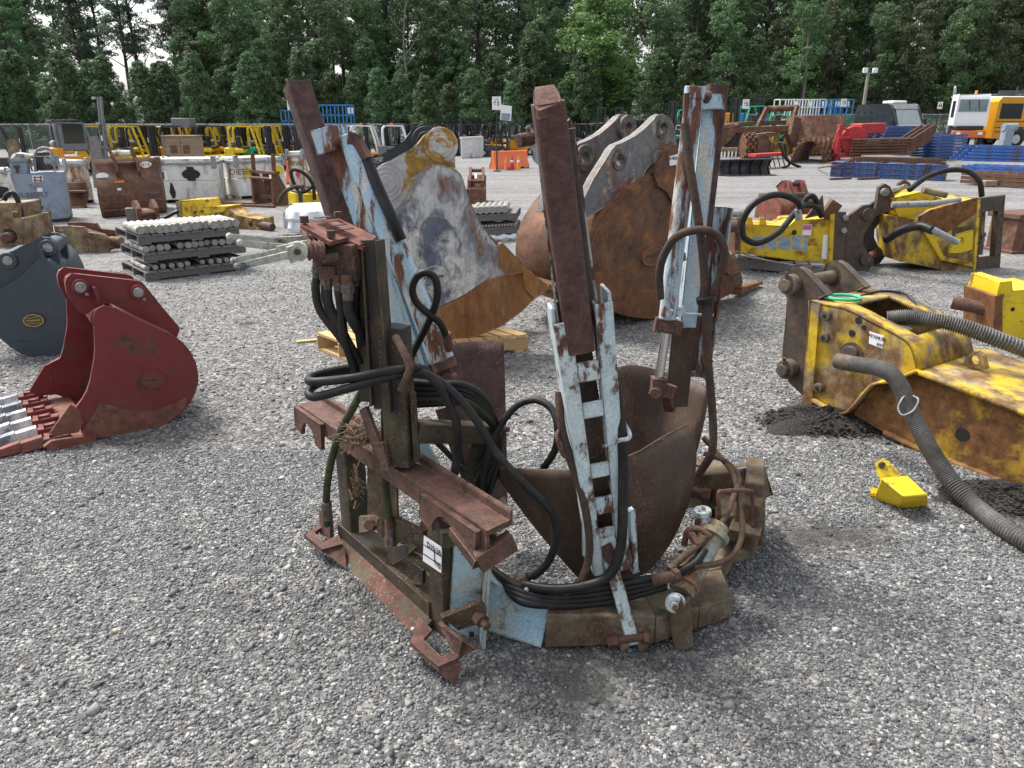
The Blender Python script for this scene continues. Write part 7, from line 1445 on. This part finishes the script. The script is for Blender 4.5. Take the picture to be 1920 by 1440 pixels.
MB().plate([(1.26, -.95, 2.2), (1.26, .95, 2.2), (1.26, .95, 2.9), (1.26, -.95, 2.9)], V3((1, 0, 0)), .03).build('windscreen', M['glassl'], K, bevel=.02)
MB().box((.4, -1.11, 2.35), .8, .03, 1.0).build('side_window', M['glass'], K, bevel=.02); MB().box((.4, 1.11, 2.35), .8, .03, 1.0).build('side_window', M['glass'], K, bevel=.02)
MB().box((1.35, 0, .85), .35, 2.3, .42).build('bumper', M['orr'], K, bevel=.04); MB().box((-1.0, 0, .9), 4.6, 1.1, .35).box((.5, 0, 1.22), 1.8, 1.9, .26).build('chassis', M['blk'], K, bevel=.04)
MB().cyl((-.55, -1.0, .9), (-.55, -1.0, 3.5), .11, 12).tube([(-.55, -1.0, 3.45), (-.58, -1.0, 3.6), (-.7, -1.0, 3.7)], .10).build('exhaust_stack', M['galv'], K); MB().box((-.5, -.9, 3.1), 1.9, .1, .06).build('air_bar', M['wclean'], K)
MB().cyl((.6, .2, 3.2), (.6, .2, 3.45), .1, 12).build('beacon', M['orangeF'], K)
for y in (-.75, .75): MB().box((1.54, y, .9), .03, .3, .16).build('headlight', M['label'], K)
for x, r_ in ((.75, .5), (-2.4, .5)):
    for s_ in (-.95, .95): wheel(x, s_, r_, .3, K)
for y in (-.35, .3): MB().bar((1.31, y, 2.85), (1.31, y+.15, 2.3), .04, .03, V3((1, 0, 0))).build('wiper', M['blk'], K)
K = placed('school_bus', 'yellow school bus cut off by the right edge of the view', 'bus', 1900, 50.5, R(8))
K.location.x += 1.9
MB().plate([(-4.6, 1.2, .55), (4.5, 1.2, .55), (4.5, 1.2, 2.7), (4.3, 1.15, 2.95), (-4.4, 1.15, 2.95), (-4.6, 1.2, 2.7)], V3((0, -1, 0)), 2.4).build('body', M['busY'], K, bevel=.1)
MB().box((0, 0, 2.98), 8.6, 2.1, .08).build('roof', M['wclean'], K, bevel=.04)
for i in range(5): MB().box((-3.6+1.75*i, -1.21, 2.15), 1.5, .03, .9).build('window', M['glass'], K, bevel=.03)
for zz in (1.55, 1.2, .95): MB().box((0, -1.215, zz), 9.0, .02, .04).build('rub_rail', M['blk'], K)
MB().box((-1.1, -1.22, 1.6), .9, .03, 2.0).build('door', M['glass'], K, bevel=.02)
for x in (-2.9, 2.6):
    MB().cyl((x, -1.225, .62), (x, -1.0, .62), .62, 24).build('wheel_arch', M['blk'], K)
    for s_ in (-1.08, 1.08): wheel(x, s_, .5, .3, K)
for x in (-3.9, -2.2): MB().box((x, 0, 3.1), .25, .5, .16).build('roof_hatch', M['blk2'], K, bevel=.03)
MB().cyl((-3.0, -.6, 2.9), (-3.0, -.6, 3.6), .05).box((0, .3, 3.25), 7, .1, .3).build('roof_rack', M['blk2'], K)
K = thing('lamp_pole', 'grey wooden lamp pole with two floodlights, left of the black van', 'lamp pole', (at(1612, 250, 62).x, 62, .8)); xb = at(1612, 250, 62).x; tp_ = at(1628, 137, 62)
MB().cyl((xb, 62, .7), (tp_.x, 62, tp_.z), .16, 12, .11).build('pole', M['pole'], K); MB().bar(tp_+V3((-.3, 0, 0)), tp_+V3((.5, 0, 0)), .06, .06).build('bracket', M['galv'], K)
for dx in (-.3, .45): MB().box(tp_+V3((dx, -.1, .18)), .36, .2, .36).build('floodlight', M['wclean'], K, bevel=.03)
# ================================================================== FENCE AND WOOD
def fence_mat():
    m, nt, b, o = newmat('chain_link')
    tc = nd(nt, 'ShaderNodeTexCoord').outputs['Object']; s3 = nd(nt, 'ShaderNodeSeparateXYZ', {0: tc}).outputs
    ws = []
    for sg in (1, -1):
        v = math_(nt, 'ADD', s3[0], math_(nt, 'MULTIPLY', s3[2], sg)); v = math_(nt, 'FRACT', math_(nt, 'MULTIPLY', v, 7.))
        ws.append(math_(nt, 'LESS_THAN', v, .17))
    mask = math_(nt, 'MAXIMUM', ws[0], ws[1])
    b.inputs['Base Color'].default_value = (.20, .21, .21, 1); b.inputs['Metallic'].default_value = .3; b.inputs['Roughness'].default_value = .6
    tr = nt.nodes.new('ShaderNodeBsdfTransparent'); mx = nt.nodes.new('ShaderNodeMixShader')
    nt.links.new(mask, mx.inputs[0]); nt.links.new(tr.outputs[0], mx.inputs[1]); nt.links.new(b.outputs[0], mx.inputs[2]); nt.links.new(mx.outputs[0], o.inputs[0])
    return m
FM = fence_mat()
for (x0, x1, lab) in ((-70, -2, 'long grey chain link fence under the trees at the left'), (-1, 72, 'long grey chain link fence under the trees at the right')):
    K = thing('chain_link_fence', lab, 'fence', (x0, 68, 0))
    g_ = lambda x: V3((x, 68, gz(x, 68)))
    n = int((x1-x0)/4)
    rows = [[g_(x0+(x1-x0)*i/n)+Z*z for i in range(n+1)] for z in (.05, 2.1)]
    MB().grid(rows).build('mesh_panel', FM, K)
    for i in range(n+1): p = g_(x0+(x1-x0)*i/n); MB().cyl(p, p+Z*2.2, .045, 8).build('fence_post', M['galv'], K)
    MB().tube([g_(x0+(x1-x0)*i/n)+Z*2.1 for i in range(n+1)], .03, 6, 1).build('top_wire', M['galv'], K)
def leaf_mat(name, c, c2, trans=.35, rough=.55):
    m, nt, b, o = newmat(name)
    ge = nd(nt, 'ShaderNodeNewGeometry').outputs; oi = nd(nt, 'ShaderNodeObjectInfo').outputs
    tc = nd(nt, 'ShaderNodeTexCoord').outputs['Object']
    n = noise(nt, tc, .9, 3, .6)
    col = mixc(nt, mr(nt, n, .38, .62), c, c2)
    col = nd(nt, 'ShaderNodeHueSaturation', {'Color': col, 'Hue': mr(nt, oi['Random'], 0, 1, .472, .522), 'Value': math_(nt, 'MULTIPLY', mr(nt, ge['Random Per Island'], 0, 1, .78, 1.28), mr(nt, oi['Random'], 0, 1, .68, 1.32)), 'Saturation': .9}).outputs[0]
    nt.links.new(col, b.inputs['Base Color']); b.inputs['Roughness'].default_value = rough; b.inputs['Specular IOR Level'].default_value = .3
    t = nd(nt, 'ShaderNodeBsdfTranslucent', {'Color': col}); mx = nd(nt, 'ShaderNodeMixShader', {0: trans}); nt.links.new(b.outputs[0], mx.inputs[1]); nt.links.new(t.outputs[0], mx.inputs[2]); nt.links.new(mx.outputs[0], o.inputs[0])
    return m
LM = {'pine': leaf_mat('pine_needles', (.066, .128, .056), (.112, .190, .074), .25), 'dec': leaf_mat('broad_leaves', (.072, .150, .060), (.125, .22, .085)),
      'lime': leaf_mat('light_leaves', (.075, .16, .035), (.13, .22, .05)), 'oak': leaf_mat('olive_leaves', (.085, .128, .058), (.135, .180, .085)), 'tall': leaf_mat('dark_needles', (.056, .100, .058), (.090, .146, .076), .2)}
M['bark'] = worn('bark', (.075, .06, .052), (.055, .045, .04), (.10, .09, .075), amt=.4, sc=6, rough=.95, streak=.3)
M['deadbark'] = worn('pale_bark', (.24, .22, .19), (.18, .165, .145), (.10, .09, .08), amt=.3, sc=6, rough=.95, streak=.3)
def crown_mesh(name, clumps, per, lw, ll, mat, seed, droop=0.):
    rs = np.random.RandomState(seed); n = len(clumps)*per
    cl = np.array(clumps)                      # x y z rx rz
    ci = np.repeat(np.arange(len(cl)), per)
    d = rs.normal(size=(n, 3)); d /= np.linalg.norm(d, axis=1)[:, None]
    rad = rs.uniform(.35, 1, n)**.6
    c = cl[ci, :3]+d*rad[:, None]*np.stack([cl[ci, 3], cl[ci, 3], cl[ci, 4]], -1)
    nrm = d*.7+rs.normal(size=(n, 3))*.6; nrm[:, 2] += .45; nrm /= np.linalg.norm(nrm, axis=1)[:, None]
    a = np.cross(nrm, rs.normal(size=(n, 3))); a /= np.linalg.norm(a, axis=1)[:, None]; b = np.cross(nrm, a)
    s = rs.uniform(.7, 1.35, n)[:, None]; a = a*s*ll/2; b = b*s*lw/2
    v = np.stack([c-a, c-b*.9+a*.1, c+a, c+b*.9+a*.1], 1).reshape(-1, 3); f = np.arange(4*n, dtype=np.int32)
    me = bpy.data.meshes.new(name); me.vertices.add(4*n); me.vertices.foreach_set('co', v.ravel()); me.loops.add(4*n); me.loops.foreach_set('vertex_index', f)
    me.polygons.add(n); me.polygons.foreach_set('loop_start', np.arange(0, 4*n, 4, dtype=np.int32)); me.polygons.foreach_set('loop_total', np.full(n, 4, np.int32)); me.update(calc_edges=True); me.materials.append(LM[mat])
    return me
def tree_proto(name, label, kind, seed, group):
    r_ = random.Random(seed); cl = []; tr = MB()
    if kind == 'bushy':                         # young pine, green to the ground
        h = 8.6; mat = 'pine'
        for i in range(150):
            z = .5+(h-.7)*r_.random()**.85; t = z/h; Rm = 2.5*(1-t)**.62*(.75+.25*min(1, z/1.5)); a = r_.uniform(0, 6.283); k = Rm*r_.uniform(.55, 1.08); s = r_.uniform(.38, .72)*(1.1-.45*t)
            cl.append((k*math.cos(a), k*math.sin(a), z, s, s*.8))
        tr.cyl((0, 0, -.3), (0, 0, h*.95), .14, 8, .03); per, lw, ll = 78, .085, .30
        lim = [c for c in cl[::9]]
    elif kind == 'tall':                        # tall bare trunked pine
        h = 23; mat = 'tall'; tr.tube([(0, 0, -.3), (.15, .05, 7), (-.1, .1, 14), (.05, 0, h)], .24, 9, 4, rf=lambda i: .26*(1-i/15))
        for i in range(62):
            z = 9.5+13*r_.random(); t = (z-8)/15; a = r_.uniform(0, 6.283); k = 3.4*(1-t*.75)*r_.uniform(.25, 1.05); s = r_.uniform(.55, 1.05)
            for q_ in range(2): cl.append((k*math.cos(a)+r_.gauss(0, .4), k*math.sin(a)+r_.gauss(0, .4), z+r_.gauss(0, .2), s, s*.38))
        per, lw, ll = 70, .10, .36; lim = cl[::2]
    else:                                       # broad leaved
        h = 17 if kind != 'lime' else 13.5; mat = {'dec': 'dec', 'lime': 'lime', 'oak': 'oak'}[kind]
        tr.tube([(0, 0, -.3), (.2, .1, 4), (-.1, .0, 9), (.1, .1, h*.9)], .24, 9, 4, rf=lambda i: .27*(1-i/14)); lobes = []
        for i in range(15):
            z = 2.4+(h-3.6)*(i+.5)/15; t = (z-1)/(h-1); Rr = 3.2*math.sin(math.pi*min(1, .22+.80*t))**.7; a = r_.uniform(0, 6.283); k = Rr*r_.uniform(.3, .85); lobes.append((k*math.cos(a), k*math.sin(a), z, r_.uniform(1.1, 1.9)))
        for lx, ly, lz, lr in lobes:
            for i in range(15):
                d = V3((r_.gauss(0, 1), r_.gauss(0, 1), r_.gauss(.1, .8))).normalized()*lr*r_.uniform(.6, 1.08); s = r_.uniform(.42, .85); cl.append((lx+d.x, ly+d.y, max(.8, lz+d.z), s, s*.62))
        per, lw, ll = 62, .16, .26; lim = [(a[0], a[1], a[2]+.2, 1, 1) for a in lobes]
    for c in lim:
        k = V3((c[0], c[1], c[2])); b0 = V3((0, 0, max(.5, k.z-.45*math.hypot(k.x, k.y)-.2))); tr.tube([b0, b0.lerp(k, .5)+Z*.1, k], .05, 5, 2, rf=lambda i: .07*(1-i/6))
    K = thing(name, label, 'tree', (0, 0, 0), group, local=True)
    tr.build('trunk', M['bark'], K); o = bpy.data.objects.new('crown', crown_mesh('crown', cl, per, lw, ll, mat, seed)); COL.objects.link(o); o.parent = K
    return K
G1 = 'trees of the wood behind the fence'
LAB = {'bushy': 'bushy young pine, green to the ground, in the front row behind the fence', 'tall': 'tall dark pine with a bare trunk standing above the front row', 'dec': 'dark green broad leaved tree in the wood behind the fence', 'oak': 'olive green broad leaved tree in the wood behind the fence', 'lime': 'light yellow green tree standing out in the wood'}
NM = {'bushy': 'pine_tree', 'tall': 'tall_pine', 'dec': 'broadleaf_tree', 'oak': 'oak_tree', 'lime': 'light_tree'}
PR = {}
for k, n_ in (('bushy', 3), ('tall', 3), ('dec', 3), ('oak', 2), ('lime', 2)): PR[k] = [tree_proto(NM[k], LAB[k], k, 11+7*i+len(k)*31, G1) for i in range(n_)]
used = set(); rt_ = random.Random(21)
def plant(kind, x, y, s=1., label=None):
    p = rt_.choice(PR[kind]); z = gz(x, y)-.1; rz = rt_.uniform(0, 6.28); s3 = (s*rt_.uniform(.9, 1.1), s*rt_.uniform(.9, 1.1), s)
    if p.name in used: return dup(p, (x, y, z), rz, label, G1, s3)
    used.add(p.name); p.location = (x, y, z); p.rotation_euler = (0, 0, rz); p.scale = s3
    if label: p['label'] = label
    return p
def X(px, Y): return at(px, 225, Y).x
# front row: bushy pines at the left and centre, mixed broad leaved at the right
for i in range(25):
    px = -60+i*48; plant('bushy', X(px+rt_.uniform(-14, 14), 72), 72+rt_.uniform(-1.2, 2.0), rt_.uniform(.72, 1.04)*(1.0 if px < 700 else .88))
for i in range(16):
    px = -40+i*80; plant('bushy', X(px+rt_.uniform(-20, 20), 77), 77+rt_.uniform(-1, 2), rt_.uniform(.95, 1.25) if not 140 < px < 340 else .92)
for px, k, s in ((1235, 'bushy', .9), (1290, 'bushy', 1.), (1345, 'dec', .7), (1400, 'bushy', 1.05), (1450, 'bushy', .9), (1490, 'dec', .75), (1545, 'oak', .72), (1590, 'bushy', .7), (1640, 'dec', .7), (1690, 'oak', .75), (1735, 'bushy', .75), (1790, 'dec', .8), (1850, 'oak', .85), (1905, 'oak', .8), (1960, 'dec', .9)): plant(k, X(px, 74), 74+rt_.uniform(-1, 2.5), s)
# middle and back rows
for px, k, s in ((-40, 'dec', .95), (40, 'dec', .9), (385, 'dec', .9), (395, 'oak', .9), (470, 'dec', 1.), (545, 'dec', .95), (620, 'oak', .95), (700, 'dec', .85), (770, 'dec', 1.), (850, 'dec', .95), (930, 'dec', .9), (1020, 'dec', 1.), (1215, 'dec', .8), (1300, 'dec', 1.05), (1385, 'dec', .95), (1470, 'oak', 1.05), (1540, 'dec', 1.1), (1600, 'dec', 1.), (1675, 'oak', 1.1), (1745, 'dec', 1.15), (1820, 'oak', 1.15), (1890, 'oak', 1.05), (1960, 'dec', 1.1)): plant(k, X(px, 82), 82+rt_.uniform(-2, 2), s)
t_ = plant('lime', X(1118, 74.5), 74.5, 1.0, 'broad light green tree in the middle of the wood, left of the right blue tower'); t_.scale = (1.5, 1.2, 1.05); plant('lime', X(100, 76), 75.5, .48, 'small light green sapling among the pines at the far left'); plant('lime', X(800, 71), 70.6, .34, 'small yellow green sapling behind the raised forklift mast'); plant('lime', X(1500, 78), 78, .8, 'light green tree left of the lane 63 sign')
for px in (-20, 30, 85, 130, 150, 178, 268, 292, 335, 375, 440, 510, 600, 655, 690, 730, 820, 900, 970, 1045, 1270, 1290, 1330, 1420, 1500, 1650): plant('tall', X(px+rt_.uniform(-8, 8), 88), 88+rt_.uniform(-4, 6), rt_.uniform(.85, 1.05))
for i in range(26):
    px = -80+i*82
    if 110 < px < 340: continue
    plant('dec' if i % 3 else 'oak', X(px+rt_.uniform(-25, 25), 98), 98+rt_.uniform(-3, 5), rt_.uniform(1.0, 1.3))
for i in range(34):
    px = -80+i*62; 
    if 150 < px < 320: continue
    plant('dec', X(px+rt_.uniform(-20, 20), 108), 108+rt_.uniform(-3, 5), rt_.uniform(1.1, 1.4))
# bare dead tree at the right
def dead(px, Y, h, label):
    x0 = X(px, Y); r_ = random.Random(px); K = thing('dead_tree', label, 'tree', (x0, Y, gz(x0, Y)), None, local=True)
    MB().tube([(0, 0, 0), (.2, 0, h*.35), (-.1, 0, h*.7), (.3, 0, h)], .13, 8, 4, rf=lambda i: .15*(1-i/14)).build('trunk', M['deadbark'], K)
    for i in range(9):
        z = h*(.35+.07*i); a = r_.uniform(-1, 1); MB().tube([(0, 0, z), (a*.8, -.3, z+.6), (a*1.6, -.4, z+1.5)], .04, 6, 2, rf=lambda i: .05*(1-i/6)).build('branch', M['deadbark'], K)
dead(1497, 73, 14.5, 'pale bare dead tree rising among green trees left of the lamp pole'); dead(287, 71.5, 8.5, 'thin pale bare tree before the sky gap at the upper left'); dead(765, 76, 13, 'thin pale bare trunk among dark trees above the chipped yellow ear')
# undergrowth along the fence
und = []
r_ = random.Random(4)
for i in range(420):
    x = -68+r_.random()*140; s = r_.uniform(.35, .8); und.append((x, 69.3+r_.uniform(0, 2.2), gz(x, 70)+r_.uniform(.2, 1.7), s, s*.8))
me = crown_mesh('undergrowth', und, 60, .14, .24, 'dec', 77); o = bpy.data.objects.new('undergrowth', me); COL.objects.link(o); tag(o, 'green undergrowth along the foot of the wood behind the fence', 'undergrowth', kind='stuff')
